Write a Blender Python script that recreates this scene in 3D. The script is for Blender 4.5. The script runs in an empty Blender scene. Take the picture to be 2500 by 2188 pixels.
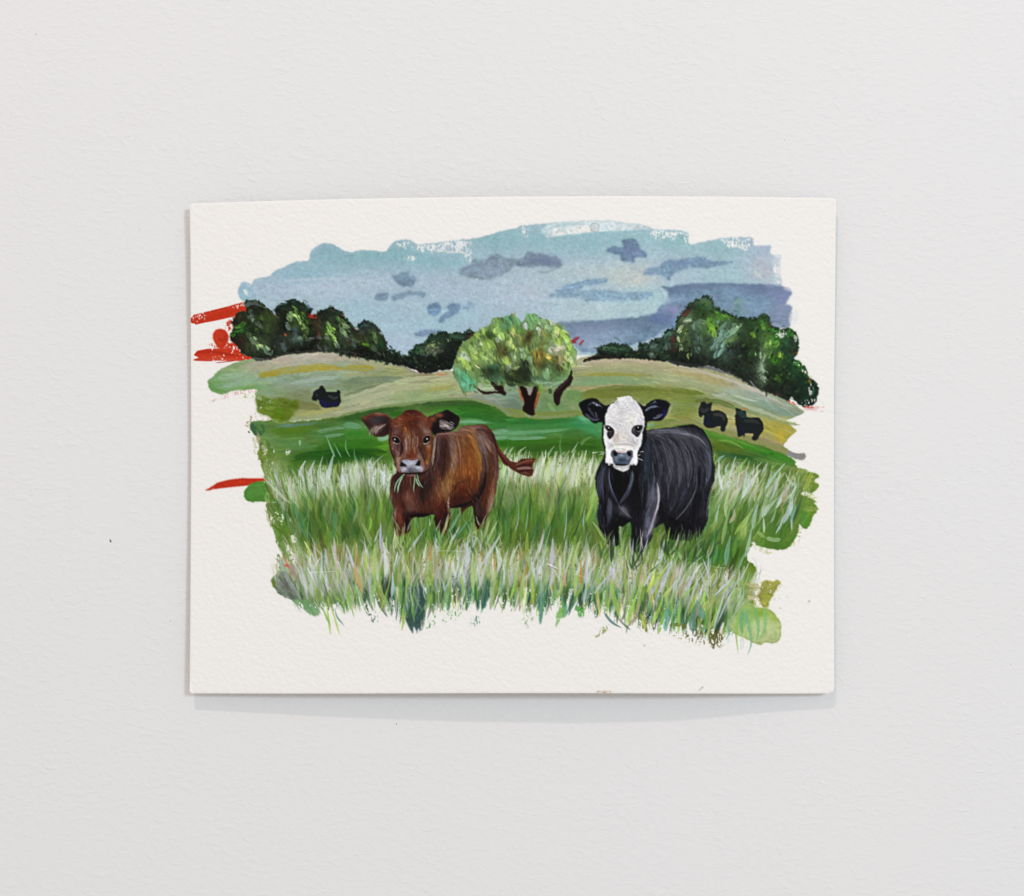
import bpy, math
import numpy as np

# ---------------- camera, light, exposure ----------------
S = 0.0001934            # metres per lattice unit on the wall
CX, CY = 1250.0, 1094.0  # lattice point straight in front of the lens
D = 0.62                 # lens to wall
ZC = 1.50                # height of the picture's middle above the floor
sc = bpy.context.scene
cam_d = bpy.data.cameras.new('camera'); cam = bpy.data.objects.new('camera', cam_d); sc.collection.objects.link(cam)
cam.location = (0, -D, ZC); cam.rotation_euler = (math.pi / 2, 0, 0)
cam_d.sensor_width = 36; cam_d.lens = 36 * D / (2500 * S); cam_d.clip_start = 0.01; cam_d.clip_end = 50
sc.camera = cam

w = bpy.data.worlds.new('World'); sc.world = w; w.use_nodes = True
bgn = w.node_tree.nodes['Background']
bgn.inputs[0].default_value = (1.0, 0.945, 0.905, 1); bgn.inputs[1].default_value = 0.62

def area(name, direction, dist, size, power, col):
    ld = bpy.data.lights.new(name, 'AREA'); ld.shape = 'DISK'; ld.size = size; ld.energy = power; ld.color = col
    o = bpy.data.objects.new(name, ld); sc.collection.objects.link(o)
    v = np.array(direction, float); v /= np.linalg.norm(v)
    o.location = (v[0] * dist, v[1] * dist, ZC + v[2] * dist)
    from mathutils import Vector
    o.rotation_euler = Vector((-v[0], -v[1], -v[2])).to_track_quat('-Z', 'Y').to_euler()
    return o
area('ceiling_spot', (-0.33, -1, 1.69), 2.6, 0.085, 18.0, (1.0, 0.86, 0.76))
area('window_light', (0.73, -1, 0.42), 4.2, 0.8, 68.0, (0.74, 0.89, 1.0))
vs = sc.view_settings
vs.view_transform = 'Standard'; vs.look = 'None'; vs.exposure = 0.0; vs.gamma = 1.0; vs.use_curve_mapping = False

# ---------------- materials ----------------
def nt(name):
    m = bpy.data.materials.new(name); m.use_nodes = True
    return m, m.node_tree.nodes, m.node_tree.links, m.node_tree.nodes['Principled BSDF']

def wall_mat():
    m, N, L, P = nt('painted_plaster')
    tc = N.new('ShaderNodeTexCoord'); mp = N.new('ShaderNodeMapping'); mp.inputs['Rotation'].default_value = (0, math.radians(-36), 0); mp.inputs['Scale'].default_value = (1.0, 1, 1.6)
    L.new(tc.outputs['Object'], mp.inputs[0])
    n1 = N.new('ShaderNodeTexNoise'); n1.inputs['Scale'].default_value = 230; n1.inputs['Detail'].default_value = 3; n1.inputs['Roughness'].default_value = .55; n1.inputs['Distortion'].default_value = .6
    n2 = N.new('ShaderNodeTexNoise'); n2.inputs['Scale'].default_value = 34; n2.inputs['Detail'].default_value = 3
    n3 = N.new('ShaderNodeTexNoise'); n3.inputs['Scale'].default_value = 5; n3.inputs['Detail'].default_value = 2
    L.new(mp.outputs[0], n1.inputs[0]); L.new(tc.outputs['Object'], n2.inputs[0]); L.new(tc.outputs['Object'], n3.inputs[0])
    r1 = N.new('ShaderNodeMapRange'); r1.inputs['From Min'].default_value = .46; r1.inputs['From Max'].default_value = .74; L.new(n1.outputs[0], r1.inputs[0])   # only the crests of the stipple stand up
    mu = N.new('ShaderNodeMath'); mu.operation = 'MULTIPLY'; L.new(r1.outputs[0], mu.inputs[0]); L.new(n2.outputs[0], mu.inputs[1])
    ad = N.new('ShaderNodeMath'); ad.operation = 'MULTIPLY_ADD'; ad.inputs[1].default_value = .25; L.new(n2.outputs[0], ad.inputs[0]); L.new(mu.outputs[0], ad.inputs[2])
    b = N.new('ShaderNodeBump'); b.inputs['Strength'].default_value = 0.65; b.inputs['Distance'].default_value = 0.00036; L.new(ad.outputs[0], b.inputs['Height']); L.new(b.outputs[0], P.inputs['Normal'])
    cr = N.new('ShaderNodeMixRGB'); cr.inputs[1].default_value = (.79, .782, .79, 1); cr.inputs[2].default_value = (.80, .792, .785, 1); L.new(n3.outputs[0], cr.inputs[0]); L.new(cr.outputs[0], P.inputs['Base Color'])
    P.inputs['Roughness'].default_value = .75; P.inputs['Specular IOR Level'].default_value = .25
    return m

def pigment_mat(name, rough, spec, bump, scale):
    m, N, L, P = nt(name)
    at = N.new('ShaderNodeAttribute'); at.attribute_name = 'pigment'
    tc = N.new('ShaderNodeTexCoord'); n = N.new('ShaderNodeTexNoise'); n.inputs['Scale'].default_value = scale; n.inputs['Detail'].default_value = 3; L.new(tc.outputs['Object'], n.inputs[0])
    mr = N.new('ShaderNodeMapRange'); mr.inputs['To Min'].default_value = rough - .1; mr.inputs['To Max'].default_value = rough + .1; L.new(n.outputs[0], mr.inputs[0]); L.new(mr.outputs[0], P.inputs['Roughness'])
    b = N.new('ShaderNodeBump'); b.inputs['Strength'].default_value = .35; b.inputs['Distance'].default_value = bump; L.new(n.outputs[0], b.inputs['Height']); L.new(b.outputs[0], P.inputs['Normal'])
    L.new(at.outputs['Color'], P.inputs['Base Color']); P.inputs['Specular IOR Level'].default_value = spec
    return m

MW = wall_mat()
MP = pigment_mat('cold_pressed_paper', .85, .1, .00006, 1500)
MA = pigment_mat('acrylic_paint', .6, .1, .00006, 900)
MC = pigment_mat('thin_wash', .8, .1, .00006, 1300)
mb, N_, L_, P_ = nt('dark_fleck'); nn = N_.new('ShaderNodeTexNoise'); nn.inputs['Scale'].default_value = 900
rr = N_.new('ShaderNodeMixRGB'); rr.inputs[1].default_value = (.05, .05, .05, 1); rr.inputs[2].default_value = (.16, .15, .15, 1); L_.new(nn.outputs[0], rr.inputs[0]); L_.new(rr.outputs[0], P_.inputs['Base Color']); P_.inputs['Roughness'].default_value = .8

# ---------------- wall ----------------
def mesh_obj(name, verts, faces, mat, parent=None, loc=(0, 0, 0)):
    me = bpy.data.meshes.new(name); me.from_pydata(verts, [], faces); me.update()
    o = bpy.data.objects.new(name, me); sc.collection.objects.link(o); me.materials.append(mat); o.location = loc
    if parent is not None: o.parent = parent
    return o
wx, wz = 1.6, 1.35
wall = mesh_obj('wall', [(-wx, 0, -wz), (wx, 0, -wz), (wx, 0, wz), (-wx, 0, wz), (-wx, .1, -wz), (wx, .1, -wz), (wx, .1, wz), (-wx, .1, wz)],
    [(0, 1, 2, 3), (5, 4, 7, 6), (4, 0, 3, 7), (1, 5, 6, 2), (3, 2, 6, 7), (4, 5, 1, 0)], MW, loc=(0, 0, ZC))
wall['kind'] = 'structure'; wall['label'] = 'plain white painted wall with a faint rolled stipple'
# ======================= PAINTING ENGINE =======================
# The picture is laid down stroke by stroke (colour, film thickness and
# which painted thing each spot belongs to) on a lattice over the sheet; the
# lattice then becomes the mesh of the paper and of every painted part.
X0, Y0, CW, CH = 452, 468, 1600, 1236          # lattice window
rng = np.random.default_rng(11)

def gnoise(sa, sb, ang=0.0, seed=0):
    r = np.random.default_rng(seed)
    fx = np.fft.rfftfreq(CW)[None, :]; fy = np.fft.fftfreq(CH)[:, None]
    c, s = math.cos(ang), math.sin(ang)
    u = fx * c + fy * s; v = -fx * s + fy * c
    g = np.exp(-2 * math.pi ** 2 * ((sa * u) ** 2 + (sb * v) ** 2))
    n = np.fft.irfft2(np.fft.rfft2(r.standard_normal((CH, CW))) * g, s=(CH, CW))
    n -= n.mean()
    return (n / n.std()).astype(np.float32)

N2 = gnoise(1.4, 1.4, seed=1); N2b = gnoise(1.4, 1.4, seed=2)
N5 = gnoise(4.5, 4.5, seed=3); N5b = gnoise(4.5, 4.5, seed=4)
N20 = gnoise(16, 16, seed=5); N60 = gnoise(55, 55, seed=6)
NH = gnoise(34, 1.6, 0.03, seed=7)
_t = gnoise(3.3, 2.1, 0.6, seed=8) + 0.9 * gnoise(2.8, 1.9, -0.7, seed=9) + 0.5 * N2
TOOTH = (_t - 0.9 * gnoise(14, 14, seed=10) * 0.3)
TOOTH = (TOOTH / TOOTH.std()).astype(np.float32)
STK = np.fft.irfft2(np.fft.rfft2(np.random.default_rng(12).standard_normal((256, 256))) *
      np.exp(-2 * math.pi ** 2 * ((18 * np.fft.fftfreq(256)[:, None]) ** 2 + (1.3 * np.fft.rfftfreq(256)[None, :]) ** 2)), s=(256, 256))
STK = np.clip(0.5 + 0.28 * STK / STK.std(), 0, 1).astype(np.float32)   # rows run along a stroke, columns are bristles

def hexc(c):
    if isinstance(c, str):
        return np.array([int(c[i:i + 2], 16) for i in (0, 2, 4)], np.float32) / 255
    return np.array(c, np.float32) / 255 if max(c) > 1.001 else np.array(c, np.float32)

PAPER = hexc('F1EEEA')
IMG = np.ones((CH, CW, 3), np.float32) * PAPER
HGT = np.zeros((CH, CW), np.float32)
LAB = np.zeros((CH, CW), np.int16)
LNAMES = ['paper']
def lid(name):
    if name not in LNAMES: LNAMES.append(name)
    return LNAMES.index(name)

def V(ox, oy, s):
    def f(*a): return [(ox + a[i] / s, oy + a[i + 1] / s) for i in range(0, len(a), 2)]
    return f
z = 4.48; zb = 1792 / 420
V1, V2, V3, V4 = V(440, 460, z), V(840, 460, z), V(1240, 460, z), V(1640, 460, zb)
V5, V6, V7, V8 = V(440, 840, z), V(840, 840, z), V(1240, 840, z), V(1640, 840, zb)
V9, V10, V11, V12 = V(440, 1230, z), V(840, 1230, z), V(1240, 1230, z), V(1640, 1230, zb)
BH, BB = V(880, 980, 7.168), V(1060, 1020, 5.9733)
KH, KB = V(1400, 950, 7.168), V(1440, 1020, 4.978)
TL, TC, TR, TM = V(540, 710, 4.876), V(1080, 750, 5.389), V(1420, 700, 3.4133), V(960, 780, 10.24)
SV = V(0, 0, 1)

def spline(pts, sub, closed=False):
    P = np.array(pts, np.float32); n = len(P)
    if n < 3 or sub <= 1:
        return P
    out = []
    rngi = range(n) if closed else range(n - 1)
    for i in rngi:
        p1, p2 = P[i], P[(i + 1) % n]
        p0 = P[i - 1] if (closed or i > 0) else p1
        p3 = P[(i + 2) % n] if (closed or i + 2 < n) else p2
        for k in range(sub):
            t = k / sub
            out.append(0.5 * (2 * p1 + (p2 - p0) * t + (2 * p0 - 5 * p1 + 4 * p2 - p3) * t * t + (3 * p1 - p0 - 3 * p2 + p3) * t ** 3))
    if not closed: out.append(P[-1])
    return np.array(out, np.float32)

def blur(m, r):
    r = int(round(r))
    if r < 1: return m
    for _ in range(2):
        for ax in (0, 1):
            p = [(0, 0), (0, 0)]; p[ax] = (r + 1, r)
            c = np.cumsum(np.pad(m, p, mode='edge'), axis=ax, dtype=np.float64)
            k = 2 * r + 1
            m = ((c[k:] - c[:-k]) if ax == 0 else (c[:, k:] - c[:, :-k])).astype(np.float32) / k
    return m

def sstep(x, a, b):
    t = np.clip((x - a) / (b - a), 0, 1); return t * t * (3 - 2 * t)

def put(sl, al, col, lab=None, th=0.0, thr=0.4):
    a3 = al[..., None]
    IMG[sl] += (col - IMG[sl]) * a3
    if th: HGT[sl] = HGT[sl] * (1 - 0.35 * al) + th * al
    if lab is not None:
        L = LAB[sl]; L[al > thr] = lid(lab)

def pmask(pts, rough=1.5, smooth=4, soft=1.0, fine=0.8):
    rough = rough * 0.55
    P = spline(pts, smooth, True) - (X0, Y0)
    m = np.zeros((CH, CW), np.float32)
    y0 = max(0, int(P[:, 1].min()) - 2); y1 = min(CH, int(P[:, 1].max()) + 3)
    A = P; B = np.roll(P, -1, 0)
    for y in range(y0, y1):
        yy = y + 0.5
        k = (A[:, 1] <= yy) != (B[:, 1] <= yy)
        if not k.any(): continue
        a, b = A[k], B[k]
        xs = np.sort(a[:, 0] + (yy - a[:, 1]) * (b[:, 0] - a[:, 0]) / (b[:, 1] - a[:, 1]))
        for i in range(0, len(xs) - 1, 2):
            lo = max(0, int(round(xs[i]))); hi = min(CW, int(round(xs[i + 1])))
            if hi > lo: m[y, lo:hi] = 1
    pad = int(rough * 3 + soft * 3 + 6)
    x0 = max(0, int(P[:, 0].min()) - pad); x1 = min(CW, int(P[:, 0].max()) + pad)
    y0 = max(0, y0 - pad); y1 = min(CH, y1 + pad)
    sl = (slice(y0, y1), slice(x0, x1))
    if rough:
        yy, xx = np.mgrid[y0:y1, x0:x1]
        dx = rough * N5[sl] + fine * rough * N2[sl]; dy = rough * N5b[sl] + fine * rough * N2b[sl]
        sub = m[np.clip(np.rint(yy + dy).astype(int), 0, CH - 1), np.clip(np.rint(xx + dx).astype(int), 0, CW - 1)]
    else:
        sub = m[sl]
    sub = blur(sub, soft)
    m[:] = 0; m[sl] = sub
    return m, sl

DRYN = 0.75 * gnoise(1.0, 3.4, 0.12, seed=21) + 0.6 * gnoise(1.0, 1.0, seed=22) + 0.45 * TOOTH
DRYN = (DRYN / DRYN.std()).astype(np.float32)
def dryf(sl, thr, w=0.45):
    return sstep(DRYN[sl], thr - w, thr + w)

def poly(pts, col, a=1.0, lab=None, rough=1.5, smooth=4, soft=1, th=0.02, clip=None, dry=None, gran=0.03, rim=0.0, streak=None, fine=0.8):
    m, sl = pmask(pts, rough, smooth, soft, fine)
    s = m[sl] * a
    if clip is not None: s = s * clip[sl]
    if dry is not None: s = s * dryf(sl, dry)
    if streak is not None: s = s * np.clip(1 - streak * (NH[sl] * 0.5 + 0.5), 0, 1)
    c = hexc(col)[None, None, :] * (1 + gran * (0.6 * TOOTH[sl] + 0.7 * N20[sl]))[..., None]
    if rim:
        e = np.clip(m[sl] - blur(m[sl], 3), 0, 1)
        c = c * (1 - rim * e)[..., None]
    put(sl, np.clip(s, 0, 1), np.clip(c, 0, 1), lab, th)
    return m

def glow(p, rx, ry, col, a=0.7, clip=None, ang=0.0, rough=0.25, lab=None):
    x, y = p if not isinstance(p, list) else p[0]
    R = max(rx, ry) * 2.0
    x0, x1 = max(0, int(x - X0 - R)), min(CW, int(x - X0 + R)); y0, y1 = max(0, int(y - Y0 - R)), min(CH, int(y - Y0 + R))
    if x1 <= x0 or y1 <= y0: return
    sl = (slice(y0, y1), slice(x0, x1))
    yy, xx = np.mgrid[y0:y1, x0:x1].astype(np.float32)
    dx, dy = xx + X0 - x, yy + Y0 - y
    c, s = math.cos(ang), math.sin(ang)
    u = (dx * c + dy * s) / rx; v = (-dx * s + dy * c) / ry
    d2 = u * u + v * v
    al = a * np.exp(-d2 * 1.1) * np.clip(1 + rough * (0.6 * N5[sl] + 0.5 * N20[sl] + 0.3 * TOOTH[sl]), 0, 1.6)
    if clip is not None: al = al * clip[sl]
    put(sl, np.clip(al, 0, 1), hexc(col), lab)

def stroke(pts, w, col, a=1.0, taper=(0.15, 0.3), streak=0.35, dry=None, soft=1.0, lab=None, th=0.02, clip=None, sub=None, wob=0.0, fade=None):
    P = np.array(pts, np.float32) if len(pts) < 3 else spline(pts, sub or 4)
    P = P - np.array((X0, Y0), np.float32)
    pad = w * 0.6 + 3
    x0 = max(0, int(P[:, 0].min() - pad)); x1 = min(CW, int(P[:, 0].max() + pad) + 1)
    y0 = max(0, int(P[:, 1].min() - pad)); y1 = min(CH, int(P[:, 1].max() + pad) + 1)
    if x1 <= x0 or y1 <= y0: return
    sl = (slice(y0, y1), slice(x0, x1))
    yy, xx = np.mgrid[y0:y1, x0:x1].astype(np.float32)
    if wob: xx = xx + wob * N5[sl]; yy = yy + wob * N5b[sl]
    A, D = P[:-1], P[1:] - P[:-1]
    ln = np.hypot(D[:, 0], D[:, 1]) + 1e-6; cum = np.concatenate([[0], np.cumsum(ln)]); tot = cum[-1]
    best = np.full(xx.shape, 1e9, np.float32); bs = np.zeros_like(best); bv = np.zeros_like(best)
    for i in range(len(A)):
        rx, ry = xx - A[i, 0], yy - A[i, 1]
        t = np.clip((rx * D[i, 0] + ry * D[i, 1]) / ln[i] ** 2, 0, 1)
        ex, ey = rx - t * D[i, 0], ry - t * D[i, 1]
        d = np.sqrt(ex * ex + ey * ey)
        k = d < best
        cr = np.sign(D[i, 0] * ry - D[i, 1] * rx)
        best = np.where(k, d, best); bs = np.where(k, (cum[i] + t * ln[i]) / tot, bs); bv = np.where(k, cr * d, bv)
    ta, tb = taper
    prof = np.minimum(1, (bs + 0.02) / max(ta, 1e-3)) ** 0.6 * np.minimum(1, (1.02 - bs) / max(tb, 1e-3)) ** 0.7
    hw = np.maximum(0.5 * w * prof, 0.35)
    al = np.clip((hw - best) / soft + 0.5, 0, 1)
    off = rng.integers(0, 256, 2)
    if streak:
        col_i = ((bv / max(0.5 * w, .5)) * min(max(w, 5), 46) * 1.1 + off[1]).astype(int) & 255
        row_i = (bs * max(20, min(tot, 200)) * 0.8 + off[0]).astype(int) & 255
        n = STK[row_i, col_i]
        al = al * np.clip(1.15 - streak * 1.5 * n, 0, 1)
    if dry is not None:
        d0, d1 = dry if isinstance(dry, tuple) else (dry, dry)
        al = al * dryf(sl, d0 + (d1 - d0) * bs)
    al = al * a
    if fade is not None: al = al * np.interp(bs, (0, .25, .55, 1), fade)
    if clip is not None: al = al * clip[sl]
    put(sl, np.clip(al, 0, 1), hexc(col), lab, th)

def dab(p, L, w, ang, col, a=0.9, lab=None, **k):
    x, y = p if not isinstance(p, list) else p[0]
    dx, dy = math.cos(ang) * L / 2, math.sin(ang) * L / 2
    b = rng.normal(0, 0.12) * L
    k.setdefault('taper', (0.3, 0.4))
    stroke([(x - dx, y - dy), (x - dy / L * b, y + dx / L * b), (x + dx, y + dy)], w, col, a, lab=lab, sub=2, **k)

def jit(c, v=0.06, h=0.02):
    c = hexc(c)
    return np.clip(c * (1 + rng.normal(0, v)) + rng.normal(0, h, 3), 0, 1)

def guide(gs):
    G = np.array([(x, y, math.radians(a)) for x, y, a in gs], np.float32)
    def f(x, y):
        w = 1 / ((G[:, 0] - x) ** 2 + (G[:, 1] - y) ** 2 + 25)
        return math.atan2((w * np.sin(G[:, 2])).sum(), (w * np.cos(G[:, 2])).sum())
    return f

def painterly(m, n, L, w, ang, val=0.12, hue=0.015, a=0.6, lab=None, streak=0.4, aj=0.15, clip=True, light=None, **k):
    """n strokes inside mask m that pick up the colour already lying there"""
    ys, xs = np.nonzero(m > 0.6)
    if len(ys) == 0: return
    src = IMG.copy()
    for i in rng.integers(0, len(ys), n):
        y, x = ys[i], xs[i]
        c = src[y, x] * math.exp(rng.normal(0, val)) + rng.normal(0, hue, 3)
        if light is not None and rng.random() < light[1]:
            c = c + (hexc(light[0]) - c) * rng.uniform(0.2, 0.8)
        an = (ang(x + X0, y + Y0) if callable(ang) else ang) + rng.normal(0, aj)
        dab((x + X0, y + Y0), L * rng.uniform(0.6, 1.4), w * rng.uniform(0.6, 1.4), an, np.clip(c, 0, 1), a * rng.uniform(0.6, 1.2), lab,
            streak=streak, clip=m if clip else None, th=k.get('th', 0.012))

def scatter(m, n, L, w, ang, pal, a=0.8, lab=None, aj=0.3, clip=False, v=0.06, **k):
    ys, xs = np.nonzero(m > 0.6)
    if len(ys) == 0: return
    for i in rng.integers(0, len(ys), n):
        an = (ang(xs[i] + X0, ys[i] + Y0) if callable(ang) else ang) + rng.normal(0, aj)
        dab((xs[i] + X0, ys[i] + Y0), L * rng.uniform(0.6, 1.4), w * rng.uniform(0.6, 1.4), an, jit(pal[rng.integers(len(pal))], v),
            a * rng.uniform(0.6, 1.15), lab, clip=m if clip else None, **k)
# ======================= THE PICTURE =======================
# ---- sky ----
sky_out = (V1(700,1245, 650,1195, 632,1130, 650,1065, 690,1020, 740,1030, 775,1045, 800,1015, 850,985, 925,972, 998,965, 1006,940, 1060,893, 1200,830, 1300,803, 1405,788, 1420,715, 1480,640, 1560,605, 1650,605, 1740,650)
  + V2(5,685, 75,702, 140,682, 210,672, 300,680, 395,697, 470,687, 490,650, 530,600, 610,566, 690,558, 750,580, 800,612, 950,600, 1150,575, 1300,560, 1450,546, 1600,505, 1750,460)
  + V3(30,450, 150,416, 300,395, 500,376, 800,360, 1000,356, 1150,363, 1300,382, 1480,405, 1600,448, 1792,452)
  + V4(100,440, 170,470, 175,560, 200,590, 300,562, 420,540, 500,520, 700,510, 840,515, 862,598, 950,600, 1025,592, 1020,650, 1040,695, 1132,702, 1125,760, 1062,800, 1062,870, 1130,910, 1142,1010, 1140,1100)
  + V4(1140,1450, 800,1500) + SV((1600), 860, 1300, 870, 1000, 890, 800, 860, 650, 800))
sky = poly(sky_out, 'A3B7C6', 1, 'sky', rough=1.0, soft=1, th=0.015, gran=0.012, rim=0.15)
for p, rx, ry, c, a in [
    (V1(1580,700), 50, 40, '7FA8B5', .85), (V1(1200,900), 60, 28, '86ABBB', .8), (V1(700,1130), 22, 24, '82AFC0', .9), (V1(1500,930), 70, 26, '86AEBD', .6),
    (V2(250,760), 90, 36, '83A9B3', .9), (V2(620,720), 80, 36, '82ABB4', .9), (V2(1050,810), 100, 26, '84ACB6', .85), (V2(1650,560), 75, 34, '82AAB2', .95),
    (V3(350,560), 90, 34, '8AB0B8', .8), (V3(900,600), 110, 36, '8CB0BA', .9), (V3(1500,520), 80, 22, '90B6BC', .8), (V4(60,560), 60, 24, '8CB3B8', .85), (V4(550,620), 80, 28, '8BB1B5', .9),
    (V1(1600,1120), 110, 30, 'A9B6C8', .6), (V1(1000,1100), 55, 25, 'A2B2C8', .6), (V2(150,1090), 80, 32, 'AAB7C7', .6), (V2(650,1000), 110, 40, '9FB1C2', .6),
    (V2(150,1350), 90, 40, '98B7C6', .7), (V2(1250,1050), 80, 26, 'A3B2C4', .7), (V2(1150,1450), 90, 40, '97B7C6', .7), (V2(550,1500), 100, 40, '9CB8C7', .6), (V2(560,1720), 60, 26, 'A7B7CC', .7),
    (V3(200,1130), 90, 34, 'B0B9C8', .8), (V3(100,1000), 70, 24, 'A7B7C2', .6), (V3(700,900), 90, 26, 'ABBBC0', .7), (V3(1300,930), 80, 30, 'B6BDBC', .85), (V3(1420,1010), 45, 22, 'C3C1BC', .7),
    (V3(1500,1180), 70, 24, '9FBDC4', .8), (V3(900,1350), 120, 30, 'ABC0C6', .9), (V3(1400,1330), 70, 26, 'A9C2C8', .85), (V3(300,1320), 70, 30, 'A6B7C8', .6),
    (V4(500,830), 90, 26, '9BB6C0', .8), (V4(650,940), 90, 18, '9CB8C2', .8), (V4(950,680), 40, 30, 'A3B1C6', .9), (V4(980,880), 36, 34, 'A9B2C1', .9), (V4(950,800), 34, 30, 'B3B3BE', .7)]:
    glow(p, rx, ry, c, a, sky)
painterly(sky, 900, 70, 7, 0.0, val=.03, hue=.008, a=.35, streak=.6, aj=.12)
painterly(sky, 500, 24, 4, 0.0, val=.035, hue=.008, a=.3, streak=.6, aj=.4)
# dry brush gaps at the top edge, where the bare sheet shows
def bare(pts, thr=0.0, a=0.8, rough=3): poly(pts, 'F1EEEA', a, 'paper', rough=rough, dry=thr, th=0, gran=.01)
bare(V2(800,618, 1000,605, 1250,575, 1400,580, 1380,640, 1320,720, 1150,705, 900,690, 780,650), -.35)
bare(V2(560,600, 720,600, 800,640, 750,660, 600,650), .35)
bare(V2(670,740, 780,745, 770,795, 690,800), .1); bare(V2(1330,740, 1410,680, 1390,800, 1340,790), .35)
bare(V3(480,460, 640,420, 850,410, 900,440, 880,480, 700,500, 500,530), -.5)
bare(V3(150,440, 220,450, 210,540, 170,520), .2); bare(V3(1000,400, 1350,390, 1500,420, 1300,470, 1000,480), .5)
bare(V3(1560,465, 1792,462, 1792,530, 1700,560, 1600,540), .15); bare(V4(0,445, 120,450, 180,500, 170,590, 60,540, 0,520), .25)
bare(V4(500,530, 700,515, 830,520, 830,600, 720,650, 600,600), .15); bare(V4(600,560, 680,570, 680,610, 620,610), -.8)
bare(V1(695,1110, 740,1120, 735,1160, 700,1160), -.3); bare(V1(745,1030, 772,1040, 765,1060, 748,1055), -.5)
for i, (p, c) in enumerate([(V3(430,490, 480,430, 600,405, 800,385), '9FB8C0'), (V3(800,375, 1000,372, 1200,385, 1400,410), 'B9C3CB'), (V4(1030,700, 1100,740, 1110,860, 1130,940), 'AFBBC8')]):
    stroke(p, 12, c, .55, streak=.5, lab='sky')
stroke(V4(860,860, 930,940, 1080,975), 9, 'C9C7C6', .6); stroke(V4(880,930, 1000,960, 1110,950), 6, '9FB9BB', .7)
poly(V3(380,430, 500,380, 800,362, 1000,358, 1150,366, 1300,385, 1480,408, 1590,445, 1300,466, 1000,482, 700,508, 480,540, 400,510), 'CCD4D9', .8, 'sky', rough=1.2, soft=2)
bare(V3(480,465, 640,425, 850,412, 900,440, 880,480, 700,500, 500,530), -.7)
stroke(V3(410,520, 440,450, 560,405, 800,385), 8, 'A5BFC6', .6, lab='sky'); stroke(V3(430,545, 700,510, 1000,485, 1300,470, 1600,455), 6, '8DB2BC', .8, lab='sky')
glow(V4(1100,740), 12, 26, 'D3D6DB', .8, sky); glow(V4(1110,940), 14, 22, 'CDD4D9', .8, sky); glow(V4(1120,860), 10, 30, 'D5D7DA', .8, sky)
stroke(V1(1150,1010, 1500,990, 1792,985) + V2(200,1010, 420,985), 7, 'B6C0CE', .55, lab='sky'); stroke(V1(1200,1090, 1500,1075, 1790,1060), 12, 'AFBBCB', .55, lab='sky'); stroke(V2(0,1060, 250,1045, 500,1020), 12, 'AEBACA', .5, lab='sky')
IMG *= (1 + sky * (.012 * N2 + .006 * TOOTH))[..., None]
# clouds
CL = 0
def cloud(pts, col, a=.8, rough=1.6, tone=None):
    global CL
    CL += 1
    a = min(1, a * 1.02)
    m = poly(pts, hexc(col) * np.array((.90, .96, .94), np.float32), a, 'sky/cloud#%d' % CL, rough=rough, soft=2, th=.02, gran=.05, rim=.3)
    IMG[:] *= (1 + m * (.016 * N2 + .008 * TOOTH))[..., None]
    painterly(m, 26, 22, 4, 0.05, val=.10, hue=.012, a=.5, streak=.6, aj=.3)
cloud(V2(510,968, 580,945, 700,900, 720,950, 770,965, 790,1005, 770,1050, 690,1080, 600,1065, 555,1000), '8295B2', .85)
cloud(V2(330,1190, 380,1155, 490,1145, 480,1190, 460,1230, 360,1225), '8294B4')
cloud(V2(522,1190, 570,1150, 700,1130, 660,1108, 760,1125, 910,1130, 880,1160, 860,1195, 720,1170, 620,1210, 535,1235), '8597B5', .75)
cloud(V2(905,1320, 945,1270, 1020,1245, 1055,1290, 1050,1350, 1000,1400, 930,1370), '6F86AC', .85)
cloud(V2(1035,1455, 1070,1390, 1150,1330, 1125,1300, 1180,1245, 1255,1265, 1265,1320, 1230,1380, 1120,1420, 1075,1475), '7489AD', .85)
cloud(V2(1285,1300, 1350,1270, 1370,1230, 1420,1270, 1410,1300, 1310,1325), '7E94B2', .75)
cloud(V2(760,1600, 850,1560, 1050,1540, 1050,1570, 960,1610, 830,1625), '7E8BAD', .9)
cloud(V2(1255,940, 1265,880, 1390,830, 1400,785, 1560,765, 1590,735, 1690,725, 1780,765) + V3(20,765, 90,780, 70,840, 20,900) + V2(1750,940, 1600,985, 1450,992, 1350,970), '8890A6', .75)
stroke(V2(1280,900, 1420,840, 1540,825, 1580,775, 1700,760), 6, '747E9A', .7, lab='sky/cloud#8'); glow(V2(1500,900), 40, 14, '8AA0B8', .6); stroke(V2(1560,950, 1680,920, 1790,905), 6, '8C93AB', .7)
cloud(V3(80,840, 110,780, 170,760, 200,695, 260,690, 300,720, 380,715, 450,735, 520,745, 590,800, 600,840, 540,865, 350,850, 200,860), '848CA4', .85)
glow(V3(400,790), 34, 14, '6D7999', .75); stroke(V3(230,780, 380,800, 560,835), 9, '6D7797', .6, lab='sky/cloud#9'); stroke(V3(320,905, 400,915, 480,895, 540,875), 7, '8F98A8', .7)
cloud(V3(1095,620, 1110,640, 1190,630, 1260,650, 1255,600, 1250,570, 1330,550, 1400,560, 1440,640, 1450,670, 1500,690, 1525,750, 1400,760, 1390,810, 1300,800, 1225,780, 1245,740, 1150,715, 1085,690), '7484A6', .9)
glow(V3(1350,660), 16, 12, '63729A', .6); stroke(V3(1250,665, 1350,690, 1460,680), 4, '78789A', .5)
cloud(V3(480,1118, 580,1105, 600,1070, 700,1040, 850,1000, 980,990, 1075,985, 1080,1035, 950,1050, 850,1060, 780,1110, 700,1125, 600,1135), '8399B9', .85)
cloud(V3(440,1180, 560,1140, 740,1125, 900,1110, 1100,1105, 1220,1130, 1400,1135, 1560,1130, 1570,1175, 1480,1210, 1300,1230, 1100,1230, 850,1230, 780,1190, 600,1200), '8BA1BE', .8)
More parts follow.
